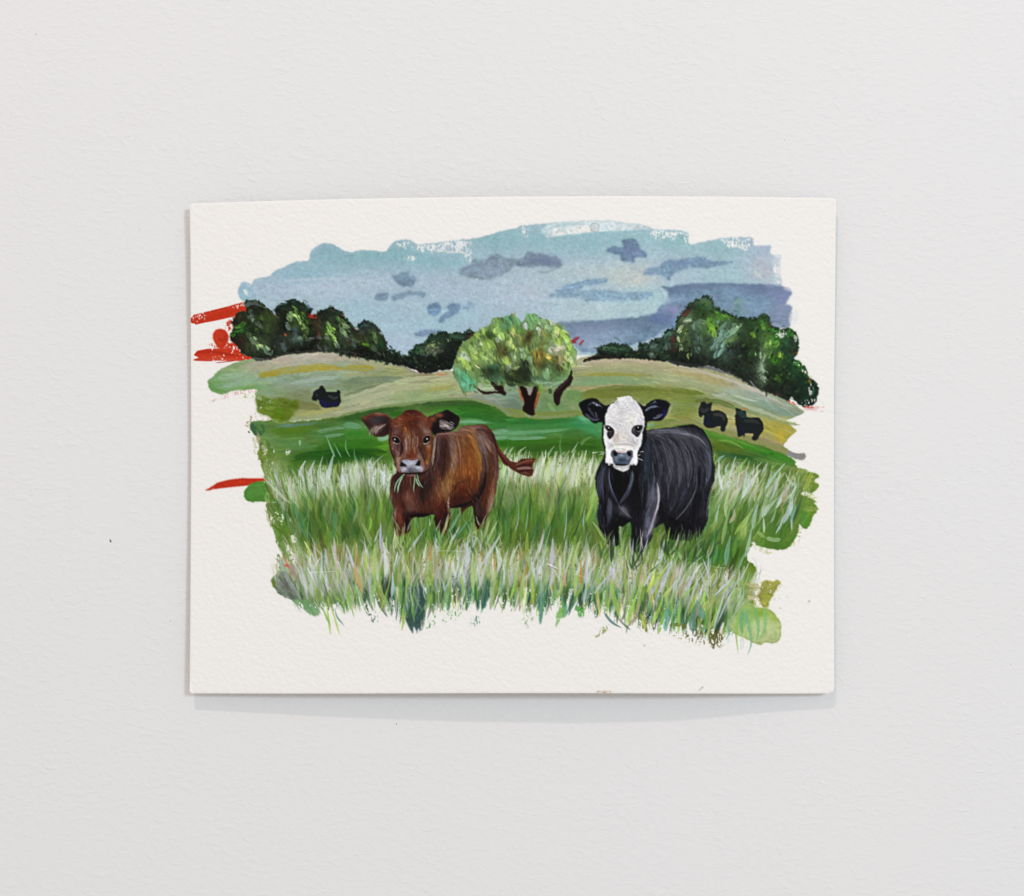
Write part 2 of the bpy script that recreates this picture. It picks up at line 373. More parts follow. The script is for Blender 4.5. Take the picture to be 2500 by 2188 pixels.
cloud(V3(1490,950, 1530,880, 1660,850, 1700,800, 1780,780) + V4(60,745, 180,722, 350,712, 360,755, 500,760, 640,762, 600,790, 500,810, 380,830, 280,828, 120,850, 20,900, -20,960) + V3(1700,975, 1660,940), '8296B6', .85)
stroke(V4(-30,790, 180,770, 330,745, 480,780), 7, '7387AE', .6, lab='sky/cloud#14')
cloud(V3(1675,1075, 1720,1070, 1790,1075) + V4(60,1010, 250,993, 420,985, 680,988, 900,995, 1040,1012, 1165,1018, 1165,1060, 1250,1080, 1240,1120, 1190,1190, 1120,1215, 1245,1238, 1240,1300, 1215,1360, 1220,1440, 1150,1450, 1060,1400, 900,1500, 200,1500, -50,1500)
      + V3(1400,1700, 850,1792, 650,1560, 560,1450, 700,1470, 900,1450, 1200,1430, 1400,1410, 1520,1390, 1620,1370, 1680,1280, 1790,1250, 1760,1180, 1740,1120), '7286A4', .93, rough=1.4)
bigc = pmask(V3(1675,1075, 1790,1075) + V4(60,1010, 250,993, 680,988, 1165,1018, 1250,1080, 1190,1190, 1245,1238, 1220,1440, 900,1500, -50,1500) + V3(850,1792, 560,1450, 900,1450, 1400,1410, 1620,1370, 1680,1280, 1760,1180))[0]
for p, rx, ry, c, a in [(V4(150,1040), 60, 10, '62708F', .8), (V4(500,1010), 90, 7, '5F6C8C', .85), (V4(600,1090), 80, 26, '7C97B2', .7), (V4(900,1050), 50, 16, '666F92', .7), (V4(1150,1130), 24, 26, '7780A6', .8),
    (V4(1120,1320), 34, 30, '8089A6', .8), (V4(700,1260), 60, 26, '7F97B4', .7), (V3(1700,1420), 26, 16, '626CA0', .7), (V3(1620,1440), 18, 8, '5566A5', .7), (V3(1300,1480), 80, 16, '6C7B96', .7),
    (V3(900,1500), 70, 10, '6B7894', .8), (V3(1100,1620), 70, 24, '8FA0BB', .6), (V3(800,1600), 40, 26, '8E98B4', .6), (V3(1000,1720), 60, 14, '9BABC3', .7), (V4(60,1150), 40, 12, '8399B8', .7), (V4(20,1260), 22, 14, '8C86AF', .6)]:
    glow(p, rx, ry, c, a, bigc)
painterly(bigc, 260, 26, 5, 0.02, val=.06, hue=.012, a=.45, streak=.6)
stroke(V4(0,1180, 70,1150, 130,1135), 3, '9FB8CC', .6); stroke(V3(1600,1700, 1660,1600, 1740,1520), 10, 'A8B8CB', .5)
stroke(V4(1230,1300, 1290,1310, 1270,1420), 13, 'CBCDD4', .6, lab='sky'); poly(V3(560,1440, 640,1490, 600,1470), 'C9CBD2', .5)

for y, x0, x1, c, thr in [(605, 1830, 1885, 'A9B5C9', -.2), (618, 1840, 1880, 'A3B1C4', -.4), (632, 1850, 1908, 'B0BAC9', .1), (650, 1850, 1905, 'A8B4C4', 0), (668, 1850, 1895, 'B4BCC6', .1), (684, 1860, 1908, 'A9B9C4', 0), (700, 1870, 1912, '7E8AA8', -.3), (708, 1880, 1918, '717C9E', -.5), (716, 1885, 1934, '7680A6', .1), (726, 1880, 1926, '7A84AA', -.3), (738, 1885, 1920, '7C86AA', -.2), (752, 1890, 1934, '838CAC', -.3), (766, 1890, 1930, '858EAE', 0), (780, 1885, 1926, '868FAE', 0), (794, 1880, 1924, '8992B0', .1)]:
    stroke([(x0, y), ((x0 + x1) / 2, y - 2), (x1, y + rng.normal(0, 2))], 11, c, .85, (.3, .25), .6, dry=(-2.5, thr), lab='sky')
# ---- red under-painting that shows past the picture ----
RED = 'C4361B'
stroke(V1(142,1440, 320,1395, 520,1345, 735,1285), 25, RED, 1, (.04, .02), .12, dry=(-2.0, -2.4), lab='red_brush_stroke#1'); stroke(V1(180,1435, 400,1395, 640,1340), 21, RED, .95, (.1, .1), .15, lab='red_brush_stroke#1')
bare(V1(560,1280, 720,1240, 700,1275, 600,1300), .2); bare(V1(170,1400, 270,1370, 240,1430, 190,1450), .9); stroke(V1(160,1440, 320,1410, 560,1345, 700,1310), 10, 'A5260F', .35, lab='red_brush_stroke#1')
poly(V1(490,1540, 520,1470, 580,1430, 600,1480, 560,1540, 500,1560), RED, .95, 'red_brush_stroke#2', rough=2.5, dry=-.2)
poly(V1(355,1600, 390,1550, 450,1538, 510,1570, 530,1650, 500,1720, 450,1760, 400,1720, 360,1650), RED, .98, 'red_brush_stroke#2', rough=.8)
stroke(V1(410,1640, 470,1670, 500,1600), 9, '97210F', .5); stroke(V1(320,1705, 400,1740, 500,1720, 600,1700), 14, RED, .9, dry=.2, lab='red_brush_stroke#2')
stroke(V5(165,115, 300,88, 450,85, 640,100), 17, RED, 1, (.08, .1), .12, dry=(-2.8, -1.9), lab='red_brush_stroke#3'); stroke(V5(150,172, 350,150, 560,150, 790,150), 15, RED, 1, (.25, .1), .2, dry=(-2.4, -1.6), lab='red_brush_stroke#3'); stroke(V5(420,130, 560,110, 700,130), 18, RED, .95, (.2, .2), .25, dry=(-1.8, -1.2), lab='red_brush_stroke#3')
poly(V5(480,20, 560,-20, 620,-10, 680,80, 600,100, 500,70), RED, .95, 'red_brush_stroke#3', rough=2.5, dry=-1.0)
stroke(V5(180,100, 350,85, 520,110, 660,130), 7, '93200D', .45); bare(V5(320,160, 480,140, 420,165), .4); stroke(V5(385,205, 480,195, 600,185), 3, 'A32A18', .7, lab='red_brush_stroke#3')
poly(V5(270,1605, 340,1560, 420,1515, 550,1482, 700,1468, 880,1470, 1000,1475, 880,1510, 760,1545, 620,1560, 480,1575, 350,1592), 'C02F17', .98, 'red_brush_stroke#4', rough=.4, rim=.2)
bare(V5(290,1590, 380,1560, 360,1590, 310,1602), .3)
stroke(V5(320,635, 450,590, 600,540, 760,515, 1060,490), 9, 'D2A79C', .7, dry=.35, lab='red_brush_stroke#5')

# ---- hills ----
hillL = poly(V5(310,410, 335,375, 450,275, 600,205, 770,165, 900,152, 1100,130, 1300,97, 1500,85, 1700,95)
    + V6(0,118, 200,158, 400,190, 560,228, 650,240, 760,300, 900,325, 1000,312, 1200,290, 1500,300, 1792,300) + V6(1792,760, 1400,640, 1100,640, 900,650, 600,690, 400,715, 200,750, 0,790)
    + V5(1500,820, 1250,840, 1180,850, 1120,870, 1050,850, 990,815, 940,775, 850,750, 835,660, 820,560, 850,500, 800,490, 600,512, 440,548, 330,500), '98A883', 1, 'hillside#1', rough=1.2, gran=.04)
hillR = poly(V7(560,330, 680,240, 780,160, 940,120, 1100,110, 1300,110, 1500,120, 1640,140, 1780,160) + V8(160,190, 380,240, 560,290, 780,370, 950,450, 1100,520, 1220,600, 1370,690, 1370,720, 1250,775, 1190,800, 1340,845, 1210,825, 1295,900, 1240,960, 1170,1050, 1200,1090, 1300,1140, 1390,1148, 1380,1200, 1300,1200, 1150,1130, 900,1040, 600,960, 300,890, 0,860)
    + V7(1500,930, 1000,900, 780,800, 500,815, 0,810, -200,760, 0,480, 300,440), '97A27A', 1, 'hillside#2', rough=1.2, gran=.04)
hl = np.maximum(hillL, hillR)
for p, rx, ry, c, a, an in [
    (V5(430,430), 60, 34, '6E9A55', .95, 0), (V5(700,210), 70, 16, '7E9F66', .85, -.2), (V5(600,250), 40, 14, '7B9D62', .8, -.2), (V5(700,420), 80, 22, '90AE8B', .95, -.05), (V5(1000,430), 80, 22, '93AC88', .8, 0), (V5(750,470), 40, 9, '769F52', .8, 0),
    (V5(850,240), 45, 13, 'B0AB8C', .9, -.1), (V5(1100,190), 80, 18, 'A9A68E', .95, -.12), (V5(1500,140), 110, 16, 'B3AF9C', .95, 0), (V6(50,160), 80, 13, 'ADA88F', .95, .12), (V6(320,220), 60, 14, '9FA077', .8, .2),
    (V5(1250,470), 90, 22, '8C9D82', .7, 0), (V5(1650,400), 80, 20, '92A692', .9, -.05), (V5(1450,440), 60, 14, '93A795', .6, 0), (V5(1250,600), 60, 24, '7E8A5C', .8, 0), (V5(950,540), 40, 16, '7F9A70', .7, 0),
    (V5(1350,680), 80, 22, '7F8450', .85, 0), (V5(1400,640), 60, 30, '868C60', .6, 0), (V5(1500,760), 90, 12, '9EA25F', .8, -.08), (V6(150,440), 110, 22, '7E8F69', .85, -.05), (V6(450,330), 90, 18, '8A966D', .75, .05), (V6(600,300), 60, 14, '9A9B66', .6, .2),
    (V6(250,600), 110, 22, 'A5AB84', .9, -.2), (V6(600,480), 90, 18, 'A5AB84', .95, -.28), (V6(950,390), 90, 16, 'A9AF85', .95, -.12), (V6(1000,330), 40, 7, '9B8A66', .6, -.1), (V6(1080,480), 50, 12, 'A2A159', .7, -.1), (V6(700,600), 90, 14, '96A877', .85, -.12), (V6(1100,560), 70, 14, '99A875', .8, -.05),
    (V6(100,700), 90, 12, 'A3A783', .9, -.2), (V6(1350,560), 50, 10, 'A3A47D', .7, 0), (V6(1600,600), 60, 14, '8F9A85', .9, 0), (V6(1700,640), 50, 22, '83907C', .8, .2), (V6(1250,640), 60, 9, '7C8263', .6, 0),
    (V7(1100,190), 90, 10, 'B5A98A', .95, 0), (V7(1500,210), 80, 10, 'B2A98C', .95, .1), (V7(900,220), 30, 10, 'A6A494', .8, -.3), (V7(1000,270), 100, 12, 'A2A67C', .95, 0), (V7(1500,280), 90, 14, 'A2A57C', .95, .05), (V7(1150,340), 110, 8, '97974F', .75, .03),
    (V7(1000,400), 110, 13, '88A173', .95, 0), (V7(1450,400), 90, 12, '8EA277', .9, .03), (V7(950,470), 80, 7, 'A09A6B', .8, -.05), (V7(1150,440), 60, 6, '7BA07C', .6, 0), (V7(1100,540), 110, 16, '76803F', .9, 0), (V7(1550,540), 80, 18, '7C8444', .9, .05), (V7(1000,640), 60, 16, '7B8043', .8, 0),
    (V7(620,560), 50, 18, '6F9258', .9, 0), (V7(500,700), 70, 26, '76925F', .95, 0), (V7(120,640), 50, 30, '6E8367', .9, 0), (V7(30,560), 30, 20, '7D9580', .8, 0), (V7(600,740), 60, 14, '7D975F', .7, 0),
    (V8(200,300), 90, 14, 'AAA67F', .95, .2), (V8(450,400), 60, 20, 'A89F66', .85, .3), (V8(560,410), 30, 12, 'AE9C5C', .7, .3), (V8(150,420), 70, 16, '9FA67C', .9, .15), (V8(100,520), 70, 18, '7F8B43', .9, .1), (V8(600,500), 70, 14, 'A3AF93', .95, .25), (V8(800,480), 70, 12, 'AEAF9B', .95, .4), (V8(1000,570), 60, 12, 'A9AE9C', .95, .45),
    (V8(950,620), 70, 16, '8A9F8B', .9, .4), (V8(1150,680), 60, 12, '9BA890', .95, .45), (V8(1250,720), 30, 12, '829681', .9, .4), (V8(620,620), 60, 8, '9AA77F', .8, .3), (V8(420,610), 50, 8, '69773C', .9, .1), (V8(600,660), 60, 9, '72814A', .9, .2),
    (V8(450,690), 50, 16, 'A09E61', .9, .15), (V8(800,720), 60, 12, '8A9A66', .9, .25), (V8(1050,790), 50, 9, '96A37C', .9, .35), (V8(1000,880), 45, 34, 'A09B4C', .95, 0), (V8(1200,900), 26, 24, 'ABA03A', .95, 0), (V8(1130,980), 20, 18, 'B0A33C', .95, 0),
    (V8(620,830), 20, 20, 'A19C5E', .85, 0), (V8(150,680), 40, 30, '7F8D4A', .9, 0), (V8(100,770), 60, 14, '95974F', .8, 0), (V8(60,820), 60, 8, '7E9050', .8, 0), (V8(500,900), 60, 9, '9D9468', .9, .22), (V8(950,1020), 70, 12, 'A3986C', .95, .3), (V8(1080,1060), 40, 12, '9D8F6B', .9, .3), (V8(1270,1155), 36, 13, '8E8E85', 1.0, .15)]:
    glow(p, rx, ry, c, a, hl, an)
hg = guide([(520,930,0), (640,900,-15), (760,880,-8), (900,880,10), (1000,905,10), (900,985,-14), (1080,930,-10), (1200,960,0), (700,960,0), (1300,990,0), (1450,900,0), (1560,890,3), (1640,900,10), (1760,930,20), (1900,1000,28), (1720,1010,10), (1850,1090,22), (1480,960,0)])
painterly(hl, 1300, 50, 8, hg, val=.09, hue=.018, a=.5, streak=.75, aj=.08)
painterly(hl, 900, 20, 3, hg, val=.12, hue=.018, a=.4, streak=.5, aj=.2)
def hs(pts, w, c, a=.8, lab='hillside#1', **k): stroke(pts, w, c, a, lab=lab, streak=.5, wob=.8, **k)
hs(V5(860,330, 1000,320, 1150,290, 1350,265, 1500,250, 1650,245, 1792,265), 17, 'A39A3F', .95); hs(V6(0,265, 150,260, 330,265), 14, 'A09A41', .85); hs(V5(870,350, 1000,330, 1100,310), 11, '9B9438', .8); hs(V5(1450,270, 1650,270, 1780,280), 9, 'ABA04C', .8)
hs(V5(420,370, 560,345, 700,330), 12, '94B28F', .9); hs(V5(470,460, 620,440, 800,415), 14, '8FAF8A', .85); hs(V5(330,430, 380,500, 500,525), 12, '6B9A50', .8)
hs(V5(1200,430, 1400,400, 1600,370, 1792,355), 9, '9DB09D', .7); hs(V5(1300,450, 1500,430, 1750,420), 7, '8EA39A', .6)
hs(V6(0,600, 250,520, 500,430, 800,370, 1100,345), 8, 'B4B893', .6); hs(V6(100,650, 350,560, 650,500, 900,470), 8, 'B0B38C', .6); hs(V6(430,700, 700,630, 1000,590, 1300,600), 9, '8FA674', .7)
hs(V6(560,232, 640,240, 760,300, 830,315), 6, '8C8878', .8); hs(V6(1000,325, 1060,335, 1110,325), 5, 'C08A62', .8); hs(V6(700,350, 850,335, 980,330), 6, '7D6E52', .55); hs(V6(1040,320, 1110,318), 3, 'C9B273', .8)
hs(V7(860,215, 1000,180, 1200,168, 1450,180, 1700,215), 9, 'B9AC90', .75, 'hillside#2'); hs(V7(640,500, 780,510, 1000,475, 1200,460), 8, 'A7A075', .75, 'hillside#2'); hs(V7(1100,515, 1300,495, 1560,505, 1720,520), 8, '677130', .7, 'hillside#2')
hs(V7(780,590, 1000,560, 1300,580), 12, '7A7C3C', .6, 'hillside#2'); hs(V7(660,520, 760,540, 800,600, 760,720), 16, '74955A', .6, 'hillside#2')
hs(V8(0,215, 250,270, 500,345, 750,430, 950,520, 1150,620), 8, 'BBB7A2', .8, 'hillside#2'); hs(V8(420,520, 600,560, 800,650, 1000,730, 1200,800), 10, 'A9B59A', .75, 'hillside#2'); hs(V8(900,590, 1050,660, 1250,750), 13, '7E9686', .7, 'hillside#2')
hs(V8(250,600, 420,590, 560,620, 700,690), 13, '66743C', .75, 'hillside#2'); hs(V8(430,665, 520,665, 620,700, 660,740), 8, 'A79F66', .8, 'hillside#2'); hs(V8(735,660, 790,680), 6, 'B5763A', .7, 'hillside#2'); hs(V8(800,700, 1000,760, 1200,830, 1330,842), 8, '8A9A68', .85, 'hillside#2')
hs(V8(950,810, 1100,840, 1280,890), 12, 'A79E43', .7, 'hillside#2'); hs(V8(1020,870, 1130,950, 1150,1040), 16, 'B1A545', .7, 'hillside#2')
hs(V8(330,870, 500,900, 700,960, 900,1010, 1100,1060, 1250,1130), 11, 'A49A70', .9, 'hillside#2'); hs(V8(900,990, 1050,1030, 1200,1100), 9, '8A8064', .6, 'hillside#2'); hs(V8(1180,1110, 1280,1165, 1385,1165), 13, '8C8C86', .9, 'hillside#2')
hs(V8(0,800, 120,790, 250,820, 330,860), 7, '7D8C4E', .8, 'hillside#2'); hs(V8(0,840, 60,835), 6, '5F9A55', .7, 'hillside#2')
for pts, w, c, a in [(V7(840,235, 1000,225, 1250,215, 1500,230, 1770,262), 9, 'A9A77E', .7), (V7(820,300, 1050,275, 1300,265, 1600,290), 12, '9DA276', .75), (V7(860,345, 1100,330, 1350,335, 1600,350), 8, '93934A', .7), (V7(760,395, 1000,385, 1250,392, 1500,410), 14, '829C70', .75), (V7(720,440, 950,425, 1150,432), 10, '85A678', .7), (V7(700,480, 900,470, 1150,452, 1400,460), 6, 'A59E72', .75),
    (V7(860,520, 1100,490, 1400,490, 1760,515), 16, '6E7A38', .8), (V7(800,570, 1050,545, 1350,560), 20, '76803C', .75), (V7(1400,560, 1600,550, 1790,560), 22, '7B8743', .8), (V7(1430,640, 1600,610, 1780,620), 18, '76873F', .7), (V7(640,580, 740,560, 780,640), 26, '6C8F54', .7), (V7(330,760, 500,720, 700,730), 26, '70905A', .7), (V7(360,600, 470,660, 600,640), 22, '6A8A52', .7), (V7(20,620, 80,680, 150,760), 20, '6B7F66', .7),
    (V8(0,300, 200,330, 420,390, 600,430), 14, 'A5A070', .75), (V8(0,400, 200,420, 400,460, 560,510), 12, '98A274', .75), (V8(0,480, 150,495, 330,520), 14, '6F7D36', .85), (V8(0,580, 120,570, 250,600), 20, '7A8A44', .8), (V8(0,700, 150,680, 260,680), 26, '7E8C4C', .8), (V8(560,470, 720,510, 900,580), 12, '9DAA90', .8), (V8(640,560, 800,610, 1000,690, 1150,750), 10, '7F9478', .75), (V8(560,540, 700,580, 850,650), 8, '8FA078', .7),
    (V6(0,420, 200,400, 420,390, 640,370), 16, '74866A', .75), (V6(0,480, 150,470, 330,450), 14, '7A8A66', .7), (V6(200,345, 450,320, 640,330), 9, '8E9868', .7), (V6(0,350, 150,335, 350,310), 8, 'A3A578', .6), (V6(0,560, 200,500, 420,430), 7, '6F7C58', .6), (V6(0,660, 250,590, 500,520, 800,450), 14, 'A9AF8A', .8), (V6(0,740, 200,690, 450,640), 10, 'A3A784', .75), (V6(500,560, 800,520, 1100,500), 14, '93A472', .7), (V6(900,520, 1050,490, 1200,470), 8, 'A3A055', .6),
    (V5(1150,560, 1300,600, 1450,620), 22, '7D8A62', .7), (V5(1200,640, 1400,680, 1540,700), 20, '767C48', .75), (V5(1250,760, 1500,740, 1790,690), 9, 'A5A866', .7), (V5(1200,800, 1500,790, 1790,745), 8, '97A478', .7), (V5(1000,540, 1150,560, 1250,590), 16, '80956C', .6), (V5(1350,560, 1420,600), 16, '85906A', .6)]:
    hs(pts, w, c, a, 'hillside#2' if pts[0][0] > 1300 else 'hillside#1')
# olive patches at the left end
ol = poly(V5(835,560, 1000,600, 1150,590, 1280,620, 1300,700, 1240,760, 1180,840, 1120,872, 1060,850, 990,815, 940,775, 855,760, 838,680), '5F7620', .8, 'hillside#1', rough=2.5, soft=3)
glow(V5(1080,790), 18, 16, '5E7C1C', .9, ol); glow(V5(950,640), 30, 16, '6E8636', .6, ol); painterly(ol, 60, 22, 8, .1, val=.14, a=.5)
bare(V5(845,640, 900,670, 890,730, 850,720), .5); glow(V5(880,740), 8, 6, '7C9128', .8, ol)
stroke(V5(690,570, 780,560, 850,545), 12, '8A9A45', .8, dry=.5, lab='hillside#1'); poly(V5(830,560, 990,600, 980,650, 870,630), 'A3B29C', .55, rough=3, dry=.2)

# ---- middle meadow ----
stroke(V7(-100,760, 200,800, 500,815, 785,800, 1000,880, 1500,925, 1790,890), 34, '7C8C4C', 1, (.01, .01), .2, lab='hillside#2'); stroke(V8(0,870, 200,840, 330,890, 600,955, 900,1045, 1150,1125), 26, '8A8F58', 1, (.01, .01), .2, lab='hillside#2'); stroke(V6(0,790, 400,712, 900,648, 1300,618, 1600,680, 1790,790), 16, '7F9160', 1, (.01, .01), .3, lab='hillside#1')
mead = poly(V5(780,850, 900,845, 1000,830, 1120,872, 1190,845, 1400,835) + V6(0,785, 200,748, 400,707, 600,682, 900,642, 1100,627, 1300,612, 1500,640, 1700,720, 1792,790) + V7(200,800, 350,830, 500,812, 700,800, 785,778, 900,830, 1500,935, 1792,900)
    + V8(0,850, 200,830, 330,890, 600,960, 900,1050, 1150,1130, 1280,1220, 1290,1280, 1430,1335, 1540,1375, 1480,1430, 1530,1480, 1470,1540, 1400,1580, 1515,1650, 1480,1660, 1518,1700, 1500,1750)
    + V12(1515,70, 1460,140, 1430,240, 1380,258, 1325,210, 1310,290, 1250,420, 1130,475, 900,440, 840,430, 780,570, 868,640, 872,720, 800,850, 860,1080, 600,1200, 300,1250)
    + V11(1600,1060, 1200,960, 800,930, 400,920, 0,910) + V10(1400,900, 900,920, 500,900, 200,890) + V9(1600,930, 1400,980, 1230,1030, 1100,990, 1030,900, 1010,830, 1060,760, 1130,740, 1090,640, 1130,560, 1060,390, 1000,230, 950,0)
    + V5(1040,1720, 920,1440, 870,1250, 860,1100, 870,1020, 800,985, 765,930), '5F8338', 1, 'meadow', rough=1.6, gran=.05)
for p, rx, ry, c, a, an in [
    (V5(880,880), 24, 10, '63A07A', .9, .1), (V5(900,960), 30, 16, '4E7F4E', .8, .4), (V5(1050,930), 60, 12, '5B801C', .95, .1), (V5(1300,960), 70, 14, '52801F', .95, -.1), (V5(1250,890), 70, 7, '5B8570', .8, -.08), (V5(1600,900), 60, 10, '47742A', .9, -.1), (V5(1650,990), 60, 16, '4F8A5A', .8, 0),
    (V5(1000,1080), 40, 22, '6B9560', .8, .5), (V5(1300,1090), 70, 22, '5A8F4C', .85, .2), (V5(1200,1200), 50, 26, '5E8A4A', .8, .4), (V5(1000,1300), 40, 40, '6E9038', .9, 0), (V5(1300,1330), 24, 24, '3E7515', .9, 0), (V5(1560,1220), 70, 20, '255C14', .95, 0), (V5(1740,1150), 60, 26, '2F6B16', .9, 0),
    (V6(150,820), 60, 12, '2F6420', .95, -.1), (V6(500,740), 90, 10, '3C6730', .95, -.05), (V6(560,770), 30, 12, '2F681A', .9, 0), (V6(100,900), 44, 12, '5D9A6B', .85, 0), (V6(100,980), 60, 12, '3C8A26', .95, 0), (V6(250,1100), 80, 22, '3C7F1E', .95, 0), (V6(200,1220), 90, 18, '1F5510', .95, 0), (V6(440,1150), 22, 26, '5A9A22', .8, 0),
    (V6(1000,660), 90, 10, '47693A', .9, 0), (V6(1400,680), 100, 14, '33681F', .95, 0), (V6(1300,760), 60, 16, '418A2E', .95, 0), (V6(1550,780), 90, 14, '2E7423', .95, .05), (V6(1450,850), 60, 8, '65A278', .85, 0), (V6(1700,900), 60, 14, '3A8238', .95, 0), (V6(1750,960), 50, 10, '6AA57F', .85, 0), (V6(1730,1030), 50, 8, '6BA884', .8, 0), (V6(1740,1080), 50, 9, '2E7015', .95, 0),
    (V7(300,860), 110, 12, '2F7A31', .95, 0), (V7(150,980), 120, 14, '5C9D6D', .9, 0), (V7(500,930), 90, 14, '3A8138', .9, 0), (V7(150,1080), 90, 12, '37781B', .95, 0), (V7(700,860), 60, 18, '3A8A4A', .9, 0), (V7(900,880), 40, 30, '3E9660', .95, .5), (V7(830,800), 14, 10, '6FBF92', .9, .6), (V7(980,980), 26, 34, '4F9C5E', .9, .3),
    (V7(750,1080), 70, 24, '3D6D1E', .95, 0), (V7(950,1130), 44, 20, '2F6216', .95, 0), (V7(450,1130), 70, 16, '44761F', .9, 0), (V7(300,1180), 60, 16, '33621C', .9, 0),
    (V8(500,980), 60, 10, '4C8A2C', .95, .2), (V8(800,1090), 80, 10, '48822B', .95, .22), (V8(1050,1150), 60, 9, '3C8522', .95, .25), (V8(1220,1230), 30, 12, '47922A', .95, .4), (V8(520,1080), 60, 16, '5C7420', .95, .2), (V8(800,1180), 80, 12, '2F6426', .95, .15), (V8(1050,1260), 60, 12, '5C8A3A', .9, .2), (V8(1000,1330), 60, 14, '37591F', .9, .2),
    (V8(1380,1400), 40, 20, '7CA034', .95, 0), (V8(1400,1480), 40, 18, '7A9B33', .95, 0), (V8(1460,1740), 28, 40, '6D9636', .95, 0), (V12(1430,120), 28, 34, '6B8F22', .95, 0), (V12(1000,300), 80, 30, '55801A', .95, 0), (V12(1200,380), 50, 22, '5F8A1C', .95, 0), (V12(780,680), 30, 36, '66881E', .95, 0), (V12(560,560), 60, 60, '4A7A28', .8, 0)]:
    glow(p, rx, ry, c, a, mead, an)
upper = mead * (np.arange(CH)[:, None] + Y0 < 1130).astype(np.float32)
painterly(upper, 900, 42, 6, guide([(700,1050,0), (900,1010,-10), (1000,1060,0), (1250,1010,6), (1300,1060,-3), (1450,1050,0), (1750,1070,12), (1900,1120,18)]), val=.10, hue=.02, a=.5, streak=.7, aj=.08)
for pts, w, c in [(V6(0,810, 150,780, 400,730, 640,700), 14, '2F5A22'), (V6(850,660, 1100,645, 1400,650, 1600,680), 12, '3A5A2E'), (V6(1250,700, 1450,700, 1700,760), 16, '2C6A1E'), (V6(1250,790, 1500,800, 1780,850), 14, '2A6E24'), (V6(1280,910, 1500,900, 1780,910), 12, '357A30'), (V6(0,1000, 200,990, 400,1000), 18, '3A8428'), (V6(0,1100, 200,1080, 420,1090), 20, '33751C'), (V6(0,1190, 200,1180, 460,1180), 20, '1F5412'), (V6(0,1240, 200,1240, 420,1250), 16, '245A14'), (V6(1700,1090, 1792,1085), 12, '2C6A14'),
    (V7(0,850, 250,850, 500,840, 760,830), 12, '2C7430'), (V7(0,1085, 250,1080, 500,1070, 760,1040), 16, '34701A'), (V7(100,1140, 400,1130, 700,1120, 980,1130), 20, '2F6018'), (V7(600,1000, 800,980, 980,1020), 18, '3C7430'), (V7(800,900, 900,930, 1000,1000), 18, '3A8E54'), (V5(1050,970, 1250,980, 1400,950), 16, '4E7A1C'), (V5(1250,1240, 1500,1210, 1780,1180), 18, '24581A'), (V5(1450,1290, 1650,1280, 1780,1290), 16, '1E5014'), (V5(1150,1110, 1350,1130, 1500,1110), 18, '5A9050'),
    (V8(430,1040, 600,1090, 800,1150), 14, '56701E'), (V8(600,1150, 800,1190, 1000,1250), 12, '2A5C24'), (V8(700,1220, 900,1270, 1150,1330), 12, '3A5E24'), (V8(450,1130, 560,1150, 680,1190), 12, '3E6A3C'), (V6(0,880, 100,890, 190,905), 14, '6AA37C'), (V6(370,1040, 430,1045, 480,1020), 9, '86B59A'), (V6(1250,850, 1400,845, 1560,860), 7, '79B08C'), (V6(1640,965, 1792,950), 11, '7CB494'), (V6(1650,1030, 1792,1020), 8, '7DB592'),
    (V7(0,975, 200,965, 450,950, 700,920), 9, '6FAD80'), (V7(0,1035, 200,1030, 420,1020), 8, '74AF86'), (V7(0,900, 200,890, 450,870), 7, '3F8B45'), (V7(780,785, 840,830, 900,860), 12, '67BD91'), (V7(1530,895, 1600,870), 10, '71B48D'),
    (V5(1500,960, 1650,930, 1792,915), 9, '7AAA8C'), (V5(1580,1010, 1700,995, 1792,985), 7, '82B095'), (V5(1100,890, 1300,885, 1480,860), 5, '5D8A83'), (V5(1000,950, 1200,935, 1450,900), 16, '55801D'),
    (V8(400,930, 600,980, 850,1080, 1000,1120), 8, '5DA033'), (V8(480,1005, 600,1010, 750,1090), 4, '7DB34A'), (V8(700,1050, 1000,1130, 1240,1230), 10, '3E8C22'), (V8(1020,1135, 1060,1150), 5, '1D5C18'), (V8(850,1190, 1000,1230, 1250,1280), 9, '6B994A'), (V8(1130,1290, 1280,1300, 1430,1335), 9, '9DB07B')]:
    stroke(pts, w, c, .75, streak=.6, lab='meadow')
poly(V5(765,860, 800,870, 840,930, 890,990, 850,1012, 790,970), '40704A', .95, 'meadow'); stroke(V5(890,880, 910,930, 905,975), 8, '3A7346', .8, lab='meadow')
stroke(V5(720,930, 730,880, 760,820, 830,735), 9, '9A9468', .8, dry=.4, lab='meadow'); stroke(V5(740,955, 760,970), 4, '2B3A30', .9, lab='meadow'); poly(V5(790,790, 900,780, 980,800, 960,835, 850,840), 'A48E72', .5, dry=.9, lab=None)
stroke(V5(1305,1050, 1305,1110), 6, '8FBFA0', .8)
bare(V5(880,1010, 930,1060, 960,1180, 960,1230, 890,1180, 870,1080), .1); bare(V5(1005,1090, 1040,1200, 1020,1260, 1000,1150), .2); bare(V5(870,1190, 920,1200, 900,1280, 870,1260), .3)
bare(V5(960,1270, 1020,1290, 1010,1370, 960,1350), .2); bare(V5(1165,1150, 1210,1160, 1190,1220, 1160,1200), .2); bare(V5(960,1400, 1100,1360, 1170,1460, 1000,1460), .5)
# green blob by the low red stroke
gb = poly(V5(695,1640, 705,1590, 750,1545, 820,1515, 900,1500, 960,1540, 1010,1620, 1045,1720, 900,1725, 770,1730, 705,1690), '4E8C35', .98, 'meadow', rough=1, rim=.15)
painterly(gb, 40, 26, 8, .1, val=.06, a=.4)

